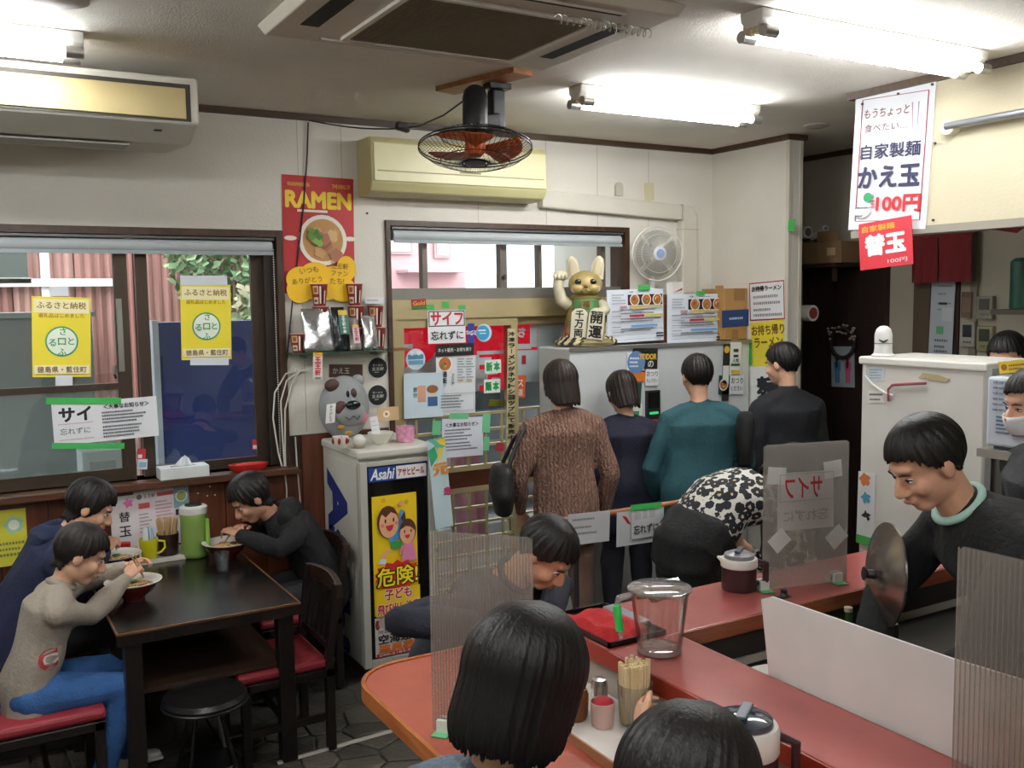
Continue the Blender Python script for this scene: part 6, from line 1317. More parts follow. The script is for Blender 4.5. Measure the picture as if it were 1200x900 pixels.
s = Sheet('yellow_card', (atY(-6, 620, D-.05).x, D-.04, TAB+.03), (1, 0, 0), (0, .05, 1), .13, .26, '#cfc93a'); s.ell(.6, .72, .3, '#9cc6a0', wob=.1); s.ell(.6, .72, .18, '#e6ead8'); s.lines(.1, .9, [.4, .3, .2], .05, '#7a7a3a', 2); s.done('yellow card with a green picture at the left end of the table', 'card')
# on the window sill
a, b_ = atZ(180, 557, W1B+.0), atZ(238, 553, W1B)
t = thing('tissue_box', 'white tissue box with a tissue sticking out on the window sill', 'tissue box', ((a.x+b_.x)/2, D-.05, W1B)); x0, x1 = a.x, b_.x
MB().box((x0, D-.095, W1B+.001), (x1, D+.02, W1B+.058)).build('carton', mat('#d3d8d6', .6), t, bevel=.003)
m = MB(); xm = (x0+x1)/2; R = []
for j in range(7): f = j/6; R.append([(xm-.045*(1-f*.5)+.09*(1-f*.6)*i/8+.02*f, D-.04+.012*math.sin(i*1.4+f*2)*(1-f*.3), W1B+.056+.055*f-.02*abs(i-3)/5*f) for i in range(9)])
m.rings(R, False, False); m.build('tissue', mat('#e6eaec', .8), t, smooth='all'); MB().box((xm-.06, D-.055, W1B+.058), (xm+.06, D-.025, W1B+.0585)).build('slot', mat('#8a8f8f', .7), t)
c = atZ(289, 549, W1B+.005); t = thing('red_dish', 'shallow red oblong dish on the window sill', 'dish', c); c = Vector((c.x, D-.045, W1B+.001))
m = MB(); R = []
for r0, z in ((.8, 0), (1, .018), (1.03, .035), (.97, .035), (.9, .02)): R.append([c+Vector((.10*r0*math.cos(a), .045*r0*math.sin(a), z)) for a in np.linspace(0, 2*PI, 33)[:-1]])
m.rings(R); m.build('dish', mat('#a8201c', .35), t, smooth=True)
m = MB(); m.ell(c+Vector((.01, 0, .03)), (.08, .03, .012)); m.build('red_cloth', mat('#b02a24', .7), t, smooth='all')
# small white marks: screw holes on the wainscot
for k, (u, v) in enumerate(((232, 578), (243, 581), (252, 580), (246, 570))): tag(MB().cyl(atY(u, v, D-.018), atY(u, v, D-.0195), .004, n=8).build('white_pin', mat('#d9d3c8', .5)), 'tiny white pin in the brown wainscot near the green jug', 'pin', 'white pins in the wainscot')
# ================================================================== people
def remesh(m, vox, it=6, nz=0., nscale=6., seed=0., fine=0.):
    """one continuous skin over overlapping closed volumes"""
    me = m.mesh('tmp')
    bm = bmesh.new(); bm.from_mesh(me); bmesh.ops.recalc_face_normals(bm, faces=bm.faces); bm.to_mesh(me); bm.free()
    o = bpy.data.objects.new('tmp', me); COL.objects.link(o)
    r = o.modifiers.new('r', 'REMESH'); r.mode = 'VOXEL'; r.voxel_size = vox
    if it: s = o.modifiers.new('s', 'SMOOTH'); s.factor = .5; s.iterations = it
    dg = bpy.context.evaluated_depsgraph_get(); out = bpy.data.meshes.new_from_object(o.evaluated_get(dg))
    bpy.data.objects.remove(o); bpy.data.meshes.remove(me)
    if nz:
        n = len(out.vertices); co = np.zeros(n*3); no = np.zeros(n*3); out.vertices.foreach_get('co', co); out.vertices.foreach_get('normal', no)
        co = co.reshape(-1, 3); no = no.reshape(-1, 3); d = np.zeros(n); rng = np.random.RandomState(int(seed)+1)
        for k in range(7):   # soft folds: a few warped plane waves
            f = rng.normal(size=3); f *= nscale*(1+.5*k)/np.linalg.norm(f); ph = rng.uniform(0, 6.28); w2 = rng.normal(size=3)*nscale*.7
            d += np.sin(co@f+ph+1.5*np.sin(co@w2+k))/(1+.45*k)
        co += no*(d*nz)[:, None]; out.vertices.foreach_set('co', co.ravel()); out.update()
    return out
def loft(m, secs, right, n=14):
    """closed tube through (centre, half width, half depth) sections with rounded ends"""
    R = []; right = Vector(right)
    cs = [Vector(s[0]) for s in secs]
    for i, (c, a, b) in enumerate(secs):
        c = Vector(c); d = (cs[min(i+1, len(cs)-1)]-cs[max(i-1, 0)]).normalized(); x = (right-d*right.dot(d))
        x = x.normalized() if x.length > 1e-4 else d.orthogonal().normalized(); y = d.cross(x)
        def ring(cc, k): return [cc+x*a*k*math.cos(2*PI*j/n)+y*b*k*math.sin(2*PI*j/n) for j in range(n)]
        if i == 0: q = min(a, b)*.5; R += [ring(c-d*q, .35), ring(c-d*q*.75, .75)]
        R.append(ring(c, 1))
        if i == len(secs)-1: q = min(a, b)*.5; R += [ring(c+d*q*.75, .75), ring(c+d*q, .35)]
    m.rings(R)
def frame_of(fwd, up): 
    f = Vector(fwd).normalized(); u = (Vector(up)-f*Vector(up).dot(f)).normalized(); r = f.cross(u); return r, f, u
SKIN = '#d9a98c'
_sk = {}
def skin(c=SKIN): return mat(c, .5, var=.06, vs=30, spec=.35, name='skin')
hairm = {}
def hair_mat(c):
    if c in hairm: return hairm[c]
    m = mat(c, .45, var=.35, vs=3, spec=.3, bump=.25, bs=1.2, stretch=(140, 140, 6), name='hair'); hairm[c] = m; return m
def hand(m, wrist, direction, palm_n, side, curl=.5, spread=.12, s=1., grip=0.):
    """palm and five separate fingers; side=+1 right hand. palm_n points out of the palm"""
    d = Vector(direction).normalized(); pn = Vector(palm_n); pn = (pn-d*pn.dot(d)).normalized(); ax = d.cross(pn).normalized()*side   # ax points to the thumb side
    w0 = Vector(wrist); L = .085*s
    loft(m, [(w0-d*.01*s, .024*s, .018*s), (w0+d*.03*s, .034*s, .015*s), (w0+d*L, .040*s, .012*s)], ax, 12)
    for k, (off, ln, r) in enumerate(((.030, .074, .0085), (.010, .082, .0088), (-.010, .076, .0085), (-.029, .060, .0075))):
        p = w0+d*(L-.004*abs(k-1))+ax*off*s; dirn = (d+ax*spread*(1.2-.8*k)*.5).normalized(); pts = [p-dirn*.012*s]; rad = [r*s]; ang = 0
        pts.append(p); rad.append(r*s)
        for j, (fr, cu) in enumerate(((.45, .55), (.32, 1.0), (.23, .6))):
            ang += curl*cu*(1+.08*k); v = dirn*math.cos(ang)+pn*math.sin(ang); pts.append(pts[-1]+v*ln*fr*s); rad.append(r*s*(1-.09*(j+1)))
        m.tube(pts, rad, 8); m.ell(pts[-1], (rad[-1],)*3, n=8, m=6)
    p = w0+d*.022*s+ax*.026*s; td = (d*.75+ax*.65+pn*.35*(1+grip)).normalized(); p2 = p+td*.038*s; p3 = p2+(d*.9+ax*.15+pn*.45*(.5+grip)).normalized()*.032*s; p4 = p3+(d*.9-ax*.1+pn*.5*(.5+grip)).normalized()*.022*s
    m.tube([p, p2, p3, p4], [.013*s, .0105*s, .0095*s, .008*s], 8); m.ell(p4, (.008*s,)*3, n=8, m=6)
def head_mesh(m, c, F, s=1.):
    r, f, u = F
    def W(x, y, z): return Vector(c)+(r*x+f*y+u*z)*s
    R = Matrix((r, f, u)).transposed()
    def e(x, y, z, a, b, cc, n=18, mm=12): m.ell(W(x, y, z), (a*s, b*s, cc*s), R, n, mm)
    e(0, -.012, .03, .075, .093, .086); e(0, .025, -.03, .061, .060, .080); e(0, .055, -.088, .034, .030, .024); e(0, .0, -.06, .058, .06, .05)
    e(0, .072, .026, .046, .018, .012); e(0, .083, -.060, .024, .014, .012); e(0, .083, -.070, .020, .013, .008)
    for k in (-1, 1): e(k*.036, .058, -.030, .026, .026, .026); e(k*.0745, -.008, -.008, .011, .020, .032)
    m.tube([W(0, .078, .012), W(0, .096, -.012), W(0, .108, -.034)], [.008*s, .010*s, .013*s], 10); m.ell(W(0, .106, -.036), (.014*s, .012*s, .011*s), R, 10, 8)
    for k in (-1, 1): e(k*.012, .092, -.040, .010, .010, .008, 8, 6)
def face_parts(t, c, F, s=1., brow='#1d1613', mask=False, glasses=False):
    r, f, u = F; R = Matrix((r, f, u)).transposed()
    def W(x, y, z): return Vector(c)+(r*x+f*y+u*z)*s
    for k in (-1, 1):
        e = MB().ell(W(k*.031, .0755, -.002), (.0125*s, .0075*s, .0050*s), R, 14, 10).build('eye', mat('#e9e4df', .2), t, smooth='all')
        MB().ell(W(k*.031, .0797, -.002), (.0060*s, .0045*s, .0048*s), R, 12, 8).build('iris', mat('#20130d', .1), e, smooth='all')
        MB().tube([W(k*.014, .089, .016), W(k*.032, .087, .021), W(k*.049, .074, .016)], [.002*s, .0032*s, .0015*s], 6).build('eyebrow', mat(brow, .7), t, smooth=True)
        MB().tube([W(k*.017, .0815, .000), W(k*.031, .0835, .0038), W(k*.045, .0745, .000)], [.0014*s, .0024*s, .0014*s], 5).build('eyelash', mat('#1d1310', .6), t)
    if mask:
        m = MB(); rows = []
        for j in range(7):
            g = j/6; z = -.022-.075*g; rows.append([W(.066*math.sin(a)*(1-.15*g), .030+(.085-.02*g+.01*math.sin(PI*g))*math.cos(a)*.98, z) for a in np.linspace(-1.35, 1.35, 15)])
        m.rings(rows, False, False); o = m.build('face_mask', mat('#e6e8ea', .8), t, smooth='all'); q = o.modifiers.new('th', 'SOLIDIFY'); q.thickness = .003; q.offset = 1
    else:
        MB().tube([W(-.022, .092, -.0635), W(-.008, .0985, -.062), W(0, .098, -.0635), W(.008, .0985, -.062), W(.022, .092, -.0635)], [.001*s, .0042*s, .0045*s, .0042*s, .001*s], 8).build('mouth', mat('#a8645a', .45), t, smooth=True)
def hair_cap(t, c, F, s=1., front=.055, side=-.02, back=-.085, vol=1.09, col='#191513', flare=0., seed=1, ridges=.016, length_in=.25, fringe=.6, nA=144, taper=0., hug=False):
    """a shell of hair around the skull: ends lower at the back than at the face"""
    r, f, u = F; rnd = np.random.RandomState(seed); A = nA; K = 22
    ph = rnd.uniform(0, 6.28, 6); jag = rnd.normal(size=A)*.004
    def W(x, y, z): return Vector(c)+(r*x+f*y+u*z)*s
    rows = [[] for _ in range(K)]
    for i in range(A):
        a = 2*PI*i/A; aa = abs((a+PI) % (2*PI)-PI)     # 0 = face
        if aa < fringe: ze = front
        elif aa < 1.45: g = (aa-fringe)/(1.45-fringe); g = g*g*(3-2*g); ze = front+(side-front)*g
        elif aa < 2.2: g = (aa-1.45)/.75; ze = side+(back-side)*g*g*(3-2*g)
        else: ze = back
        ze += jag[i]*(1.4 if back < -.06 else 1)
        zt = .03+.088*vol
        for k in range(K):
            g = k/(K-1); z = zt+(ze-zt)*(g**1.0 if ze < -.03 else g)
            zz = (z-.03)/(.088*vol)
            if zz >= -.25: q = math.sqrt(max(0, 1-min(1, zz*zz))); 
            elif hug: q = max(.66, math.sqrt(max(0, 1-zz*zz)))
            else: q = math.sqrt(1-.0625)*(1+flare*(-.25-zz)-length_in*max(0, (-.25-zz)-.55)**2*.5)
            rid = 1+ridges*(math.sin(a*23+ph[0]+2*math.sin(g*2+ph[1]))+.7*math.sin(a*41+ph[2]+3*g)+.5*math.sin(a*61+ph[3]))*min(1, g*3)
            q *= 1-taper*max(0, g-.45)**2*3
            rx, ry = .076*vol*q*rid, .095*vol*q*rid
            rows[k].append(W(rx*math.sin(a), -.012+ry*math.cos(a), z))
    m = MB(); m.rings(rows, False); me = m.mesh('hair'); 
    bm = bmesh.new(); bm.from_mesh(me); bmesh.ops.remove_doubles(bm, verts=bm.verts, dist=.0004); bmesh.ops.recalc_face_normals(bm, faces=bm.faces); bm.to_mesh(me); bm.free()
    o = link('hair', me, hair_mat(col), t, 'all'); q = o.modifiers.new('th', 'SOLIDIFY'); q.thickness = .010*s; q.offset = -1; q.use_rim = True
    return o
def person(label, loc, rz, s=1., pelvis=.92, lean=0., side=0., twist=0., head=(0., 0., 0.), arms=None, legs=None, top=None, pants=None, shoes='#222', hair=None, skinc=SKIN, vox=.008, face=True, mask=False, name='person', group=None, top_fold=.006, neck_len=.075, curls=(.6, .6), torso_w=1., top_mat=None, pants_mat=None, sleeve=1., collar=None, palms=None, cloth_vox=None, hem=-.02, shoulder_w=.165, head_s=None, crop=0.):
    """local frame: faces +Y, right = +X; loc is the floor point under the pelvis"""
    t = thing(name, label, 'person', local=True, group=group)
    hs = head_s or (.85+.15*s)
    T = .50*s; V3 = Vector
    def sd(a, b): return V3((math.sin(b), math.sin(a)*math.cos(b), math.cos(a)*math.cos(b)))
    pel = V3((0, 0, pelvis)); mid = pel+sd(lean*.7, side*.7)*T*.5; nk = mid+sd(lean*1.25, side*1.2)*T*.5
    up2 = sd(lean*1.25, side*1.2); ctw = Matrix.Rotation(twist, 3, 'Z')
    R0 = V3((1, 0, 0)); Rs = (ctw @ V3((math.cos(side*1.2), 0, -math.sin(side*1.2)))).normalized()
    chest = mid+(nk-mid)*.55
    shl = nk-up2*.095*s-Rs*shoulder_w*s; shr = nk-up2*.095*s+Rs*shoulder_w*s
    hp, hyaw, hroll = head
    fl_ = V3((0, 1, 0)); bodyf = (ctw @ V3((0, math.cos(lean*.5), -math.sin(lean*.5))))
    hf = Matrix.Rotation(hyaw, 3, 'Z') @ V3((0, math.cos(hp), -math.sin(hp))); hf = ctw @ hf
    hu = Matrix.Rotation(hyaw, 3, 'Z') @ V3((math.sin(hroll), math.sin(hp), math.cos(hp))); hu = ctw @ hu
    F = frame_of(hf, hu)
    nkdir = (up2+F[2]*.8).normalized(); hc = nk+nkdir*neck_len*s+F[2]*.085*hs+F[1]*.015
    # limbs
    arms = arms or (None, None); J = []
    for k, sh in ((0, shl), (1, shr)):
        sg = -1 if k == 0 else 1
        if arms[k] is None: el = sh+V3((sg*.05*s, -.02, -.27*s)); wr = el+V3((sg*-.01, .06*s, -.24*s))
        else: el, wr = V3(arms[k][0]), V3(arms[k][1])
        J.append((sh, el, wr))
    legs = legs or 'stand'; LG = []
    for sg in (-1, 1):
        hip = pel+V3((sg*.085*s, 0, -.03*s))
        if legs == 'stand': kn, an = V3((sg*.095*s, .02, .50*s)), V3((sg*.10*s, -.02, .075*s))
        elif legs == 'sit': kn, an = V3((sg*.11*s, .40*s, pelvis-.01)), V3((sg*.11*s, .36*s, .075*s))
        else: kn, an = V3(legs[0 if sg < 0 else 1][0]), V3(legs[0 if sg < 0 else 1][1])
        LG.append((hip, kn, an))
    def torso(m, g):
        w = torso_w
        loft(m, [(pel+V3((0, -.01, -.06*s)), .15*s*w+g, .105*s+g), (pel+V3((0, -.005, .03*s)), .155*s*w+g, .11*s+g), (mid, .14*s*w+g, .10*s+g), (chest, .165*s*w+g, .115*s+g), (nk-up2*.075*s, .135*s*w+g, .085*s+g), (nk-up2*.03*s, .085*s*w+g*.6, .066*s+g*.6), (nk+up2*.01*s, .058*s+g*.3, .056*s+g*.3)], Rs)
        for sh in (shl, shr): loft(m, [(nk-up2*.02*s, .040*s+g*.6, .046*s+g*.6), (nk.lerp(sh, .5)-up2*.004*s, .044*s+g, .05*s+g), (sh, .046*s+g, .05*s+g)], up2, 12)
    def arm(m, j, g, full=True):
        sh, el, wr = j
        m.ell(sh, (.050*s+g,)*3, None, 12, 8)
        loft(m, [(sh, .050*s+g, .050*s+g), (sh.lerp(el, .5), .047*s+g, .047*s+g), (el, .040*s+g, .040*s+g), (el.lerp(wr, .4 if full else .3), .040*s+g, .038*s+g)]+([(wr, .026*s+g*.9, .023*s+g*.9)] if full else []), (.3, .3, .9), 12)
    def leg(m, j, g, full=True):
        hip, kn, an = j
        m.ell(hip, (.085*s+g,)*3, None, 12, 8)
        loft(m, [(hip, .082*s+g, .085*s+g), (hip.lerp(kn, .5), .072*s+g, .074*s+g), (kn, .053*s+g, .055*s+g)], R0, 12); loft(m, [(kn, .053*s+g, .055*s+g), (kn.lerp(an, .35), .052*s+g, .056*s+g), (an, .034*s+g*1.3, .036*s+g*1.3)], R0, 12)
    b = MB(); torso(b, 0)
    for j in J: arm(b, j, 0)
    for j in LG: leg(b, j, 0)
    loft(b, [(nk-up2*.05*s, .06*s, .06*s), (nk+nkdir*.04*s, .050*s, .053*s), (hc-F[2]*.04*hs-F[1]*.015*hs, .050*hs, .054*hs)], Rs, 14)
    head_mesh(b, hc, F, hs)
    for k, (j, sg) in enumerate(zip(J, (-1, 1))):
        d = (j[2]-j[1]).normalized(); pn = V3((-sg*.3, .1, -1)) if palms is None else V3(palms[k]); hand(b, j[2], d, pn, sg, curls[k], s=.92*s+.04)
    for an in [q[2] for q in LG]: loft(b, [(an+V3((0, -.04*s, -.045*s)), .034*s, .026*s), (an+V3((0, .06*s, -.05*s)), .04*s, .022*s), (an+V3((0, .14*s, -.055*s)), .035*s, .015*s)], R0, 10)
    body = link('body', remesh(b, vox, 4), skin(skinc), t, 'all')
    if face: face_parts(t, hc, F, hs, mask=mask)
    cv = cloth_vox or max(.009, vox)
    if top or top_mat:
        m = MB()
        if crop:
            w = torso_w; c0 = pel.lerp(mid, crop); loft(m, [(c0, .15*s*w+.026, .112*s+.026), (mid, .145*s*w+.024, .106*s+.024), (chest, .165*s*w+.022, .118*s+.022), (nk-up2*.075*s, .135*s*w+.02, .09*s+.02), (nk-up2*.02*s, .08*s+.01, .066*s+.01)], Rs)
        else: torso(m, .020)
        if not crop: loft(m, [(pel+V3((0, -.005, hem-.06)), .165*s*torso_w+.02, .125*s+.018), (pel+V3((0, 0, .06*s)), .158*s*torso_w+.018, .115*s+.018)], Rs)
        for j in J:
            sh, el, wr = j; arm(m, (sh, el, el.lerp(wr, .97*sleeve)), .016)
        link('top', remesh(m, cv, 5, top_fold, 9, seed=len(label)), top_mat or mat(top, .85, var=.12, vs=7, bump=.35, bs=70, name='cloth'), t, 'all')
        if collar:
            m = MB(); m.tube([nk+nkdir*.014*s+(Rs*.066*math.cos(a)+Rs.cross(up2)*-.066*math.sin(a))*s for a in np.linspace(0, 2*PI, 25)], .011*s, 10, False); m.build('collar', mat(collar, .8, bump=.3), t, smooth='all')
    if pants or pants_mat:
        m = MB(); loft(m, [(pel+V3((0, -.01, -.07*s)), .165*s*torso_w, .125*s), (pel+V3((0, -.005, .05*s)), .162*s*torso_w, .12*s)], R0)
        if crop: loft(m, [(pel, .175*s*torso_w, .135*s), (pel.lerp(mid, crop), .16*s*torso_w+.012, .118*s+.018), (pel.lerp(mid, crop+.25), .14*s*torso_w+.01, .10*s+.01)], R0)
        for j in LG: leg(m, j, .014)
        link('trousers', remesh(m, cv, 5, .004, 11, seed=3), pants_mat or mat(pants, .85, var=.12, vs=9, bump=.3, bs=80, name='cloth'), t, 'all')
    for sg, q in zip((-1, 1), LG):
        an = q[2]; m = MB(); loft(m, [(an+V3((0, -.045*s, -.040*s)), .042*s, .034*s), (an+V3((0, .05*s, -.044*s)), .047*s, .032*s), (an+V3((0, .15*s, -.052*s)), .040*s, .022*s)], R0, 12); sh_ = link('shoe', remesh(m, .008, 3), mat(shoes, .5), t, 'all')
        MB().box((an.x-.04*s, an.y-.075*s, an.z-.075*s), (an.x+.04*s, an.y+.17*s, an.z-.06*s)).build('sole', mat('#cfcac0' if shoes != '#222' else '#1a1a1a', .6), sh_, bevel=.01)
    if hair: hair_cap(t, hc, F, hs, **hair)
    put(t, loc, rz)
    return t, dict(nk=nk, hc=hc, F=F, J=J, mid=mid, chest=chest, pel=pel, Rs=Rs, up=up2, s=s, hs=hs)
def local(t_loc, rz, p):   # world point -> person frame
    v = Vector(p)-Vector(t_loc); return Matrix.Rotation(-rz, 3, 'Z') @ v
short = dict(front=.060, side=.005, back=-.050, vol=1.09, col='#1a1614', hug=True)
# ---- boy at the table, facing +X (screen right)
L = (.19, 3.94, 0); RZ = -PI/2
wl_ = local(L, RZ, (TX0+.12, BB.y+.06, TAB+.13)); wr_ = local(L, RZ, (TX0+.10, BB.y-.06, TAB+.115))
jeans = mat('#2f5c94', .85, var=.25, vs=10, bump=.4, bs=120, name='denim')
t, I = person('boy in a grey sweatshirt and blue jeans eating at the near end of the table', L, RZ, .78, .46, lean=.32, head=(.5, -.1, 0), arms=((local(L, RZ, (TX0-.07, BB.y+.13, TAB+.06)), wl_), (local(L, RZ, (TX0-.06, BB.y-.19, TAB+.02)), wr_)), legs=((( -.11, .30, .44), (-.10, .34, .08)), ((.09, .32, .43), (.10, .22, .08))), top='#9b9184', pants_mat=jeans, shoes='#c9c6c0', hair=dict(short, vol=1.12, back=-.075, col='#211b18'), vox=.0055, head_s=.95, curls=(.7, .9), palms=((.6, .3, -.6), (-.6, .3, -.6)), top_fold=.005, collar='#8f8578')
s = Sheet('letter_patch', Vector((.152, .12, .62)), (.10, .99, -.05), (0.05, 0.1, 1), .075, .085, '#9b9184', thick=.001, parent=None); bpy.data.objects.remove(s.root); s.root = t
Lc = Matrix.Identity(3)
tp = [o for o in t.children if o.name.startswith('top')][0]
def patch(target, body, cy, cz, h, cols):
    """lettering laid on the right-hand side (+X local) of a garment"""
    co, fs, lo, hi = textmesh(body, .05)
    for k, (b, col) in enumerate(cols):
        co, fs, lo, hi = textmesh(body, b); P_ = (co-(lo+hi)/2)/(hi[1]-lo[1])*h; m = MB(); V_ = []
        for p in P_:
            y, z = cy+p[0], cz+p[1]; ok, hit, nrm, _ = tp_bvh(y, z); V_.append((hit.x+.0015*(k+1), y, z))
        m.add(V_, fs); o = m.build('letter', mat(col, .7), None); o.parent = t
from mathutils.bvhtree import BVHTree
_b = BVHTree.FromPolygons([v.co for v in tp.data.vertices], [p.vertices for p in tp.data.polygons])
def tp_bvh(y, z):
    h = _b.ray_cast(Vector((1, y, z)), Vector((-1, 0, 0)))
    return (True, h[0], h[1], 0) if h[0] else (False, Vector((.13, y, z)), None, 0)
patch(tp, 'C', .055, .595, .080, ((.10, '#d9d2cc'), (.03, '#a8383a')))
def sticks(a, b, lab, rad=.003):
    o = Vector((b-a)).orthogonal().normalized()*.006; tt = thing('held_chopsticks', lab, 'chopsticks', a)
    for k in (-1, 1): MB().tube([a+o*k*1.4, b+o*k*.4], [rad*1.2, rad*.8], 6).build('chopstick', wc_, tt)
hw = Vector((TX0+.155, BB.y-.055, TAB+.15)); sticks(hw+Vector((-.03, -.02, .05)), hw+Vector((.02, .08, -.07)), 'chopsticks in the boy\'s hand above his bowl')
# ---- adult in navy hoodie
L = (.16, 4.52, 0)
hoodie = mat('#1d2440', .9, var=.12, vs=6, bump=.35, bs=60, name='cloth')
t, I = person('adult in a navy hoodie eating at the far left of the table', L, RZ, .94, .49, lean=.54, head=(.55, -.2, 0), arms=((local(L, RZ, (TX0-.08, 4.78, TAB+.05)), local(L, RZ, (TX0+.06, BA.y+.06, TAB+.12))), (local(L, RZ, (TX0-.06, 4.30, TAB+.04)), local(L, RZ, (TX0+.08, BA.y-.07, TAB+.12)))), legs=((( -.11, .38, .47), (-.10, .36, .08)), ((.11, .38, .47), (.11, .36, .08))), top_mat=hoodie, pants='#22242a', hair=dict(short, vol=1.13, back=-.09, side=-.04), vox=.006, curls=(.8, .8), palms=((.6, .3, -.6), (-.6, .3, -.6)))
m = MB(); nk, up_, Rs_ = I['nk'], I['up'], I['Rs']; bk_ = Rs_.cross(up_)
loft(m, [(nk+up_*.02-Rs_*.10+Vector((0, -.02, 0)), .05, .04), (nk+up_*.01+Vector((0, -.11, -.01)), .07, .06), (nk+up_*.02+Rs_*.10+Vector((0, -.02, 0)), .05, .04)], (0, 0, 1), 12); loft(m, [(nk+Vector((0, -.10, .02)), .10, .05), (nk+Vector((0, -.17, -.12)), .06, .035)], Rs_, 12)
link('hood', remesh(m, .009, 5, .004, 12), hoodie, None, 'all').parent = t
# ---- person in black on the right side, facing -X
L = (1.57, 4.58, 0); RZ3 = PI/2
blackc = mat('#141416', .9, var=.15, vs=7, bump=.4, bs=50, name='cloth')
t, I = person('person in black hunched over a bowl at the right of the table', L, RZ3, .90, .48, lean=.62, head=(.65, .0, 0), arms=((local(L, RZ3, (1.28, 4.36, TAB+.06)), local(L, RZ3, (1.14, BR.y-.09, TAB+.12))), (local(L, RZ3, (1.32, 4.80, TAB+.05)), local(L, RZ3, (1.20, BR.y+.03, TAB+.12)))), legs=((( -.11, .36, .46), (-.10, .34, .08)), ((.11, .36, .46), (.11, .34, .08))), top_mat=blackc, pants='#1a1a1d', hair=dict(short, vol=1.13, side=-.05, back=-.09), vox=.006, curls=(.8, .8), palms=((.6, .3, -.6), (-.6, .3, -.6)), skinc='#c08f74')
m = MB(); nk = I['nk']; loft(m, [(nk+Vector((-.11, -.02, .0)), .05, .045), (nk+Vector((0, -.10, .02)), .075, .06), (nk+Vector((.11, -.02, .0)), .05, .045)], (0, 0, 1), 12); link('hood', remesh(m, .009, 5, .005, 12), blackc, None, 'all').parent = t
sticks(Vector((1.13, BR.y-.06, TAB+.15)), Vector((1.08, BR.y-.02, TAB+.07)), 'chopsticks of the person in black over the right-hand bowl')
# ---- standing queue (seen from behind)
def knit():
    m = bpy.data.materials.new('cable_knit'); m.use_nodes = True; nt = m.node_tree; b = nt.nodes['Principled BSDF']; b.inputs['Roughness'].default_value = .95
    tc = nt.nodes.new('ShaderNodeTexCoord'); w1 = nt.nodes.new('ShaderNodeTexWave'); w1.inputs['Scale'].default_value = 16; w1.inputs['Distortion'].default_value = 6; w1.inputs['Detail'].default_value = 2; w1.inputs['Detail Scale'].default_value = 3; w1.bands_direction = 'X'
    nt.links.new(tc.outputs['Object'], w1.inputs['Vector']); n = nt.nodes.new('ShaderNodeTexVoronoi'); n.inputs['Scale'].default_value = 55; nt.links.new(tc.outputs['Object'], n.inputs['Vector'])
    mx = nt.nodes.new('ShaderNodeMath'); mx.operation = 'MULTIPLY_ADD'; mx.inputs[1].default_value = -.5; nt.links.new(n.outputs['Distance'], mx.inputs[0]); nt.links.new(w1.outputs['Fac'], mx.inputs[2])
    bp = nt.nodes.new('ShaderNodeBump'); bp.inputs['Strength'].default_value = .9; bp.inputs['Distance'].default_value = .012; nt.links.new(mx.outputs[0], bp.inputs['Height']); nt.links.new(bp.outputs[0], b.inputs['Normal'])
    rp = nt.nodes.new('ShaderNodeValToRGB'); rp.color_ramp.elements[0].color = lin('#75574a')+(1,); rp.color_ramp.elements[1].color = lin('#987463')+(1,); nt.links.new(w1.outputs['Fac'], rp.inputs[0]); nt.links.new(rp.outputs[0], b.inputs['Base Color'])
    return m
p = atD(662, 560, 5.0); L = (p.x, p.y, 0); RZq = -.35
t, I = person('woman in a brown cable-knit cardigan standing in the queue', L, RZq, .92, .84, lean=.05, head=(.15, .3, 0), top_mat=knit(), pants='#6b5246', hair=dict(front=.05, side=-.06, back=-.12, vol=1.16, col='#2a211c', flare=.05), vox=.009, torso_w=1.08, hem=-.12, sleeve=1.0, arms=(((-.25, -.02, .96), (-.22, .10, .76)), ((.245, .0, .96), (.235, .08, .74))), top_fold=.007, shoulder_w=.18)
bt_ = thing('shoulder_bag', 'black shoulder bag hanging at the left of the brown cardigan', 'bag', local=True)
m = MB(); loft(m, [((0, 0, .0), .05, .11), ((0, 0, .10), .065, .13), ((0, 0, .22), .05, .11)], (1, 0, 0), 14); link('bag_body', remesh(m, .01, 5, .006, 12), mat('#151518', .6, bump=.3), bt_, 'all'); MB().tube([(0, -.09, .20), (.07, -.05, .36), (.13, .0, .44), (.07, .06, .36), (0, .09, .20)], .011, 8).build('strap', mat('#17171a', .6), bt_, smooth=True)
put(bt_, Vector(L)+Matrix.Rotation(RZq, 3, 'Z') @ Vector((-.335, -.02, .80)), RZq)
p = atD(735, 560, 5.35); L = (p.x, p.y, 0)
person('person in a dark navy jacket standing between the brown and teal figures', L, -.5, .87, .79, lean=.08, head=(.35, .35, 0), top='#15182c', pants='#20222c', hair=dict(front=.05, side=-.05, back=-.11, vol=1.13, col='#241b17'), vox=.009, hem=-.14, torso_w=1.25, shoulder_w=.175)
p = atD(820, 560, 5.15); L = (p.x, p.y, 0)
person('man in a teal sweatshirt standing in front of the ticket machine', L, -.45, .93, .85, lean=.04, head=(.15, .1, 0), top='#1f4a52', pants='#23262c', hair=dict(short, vol=1.10), vox=.009, torso_w=1.28, hem=-.10, shoulder_w=.185, arms=(((-.265, .0, .98), (-.20, .14, .80)), ((.265, .0, .98), (.20, .14, .80))))
bt_ = thing('shoulder_bag', 'black shoulder bag hanging at the right of the teal sweatshirt', 'bag', local=True)
m = MB(); loft(m, [((0, 0, .0), .045, .10), ((0, 0, .13), .05, .11), ((0, 0, .25), .045, .09)], (1, 0, 0), 14); link('bag_body', remesh(m, .01, 5, .006, 12), mat('#0b0b0c', .85, bump=.3), bt_, 'all')
for k in (-.05, .0, .05): MB().tube([(0, k, .02), (.01, k-.01, -.08), (0, k+.01, -.16)], .006, 6).build('strap_end', mat('#141416', .6), bt_, smooth=True)
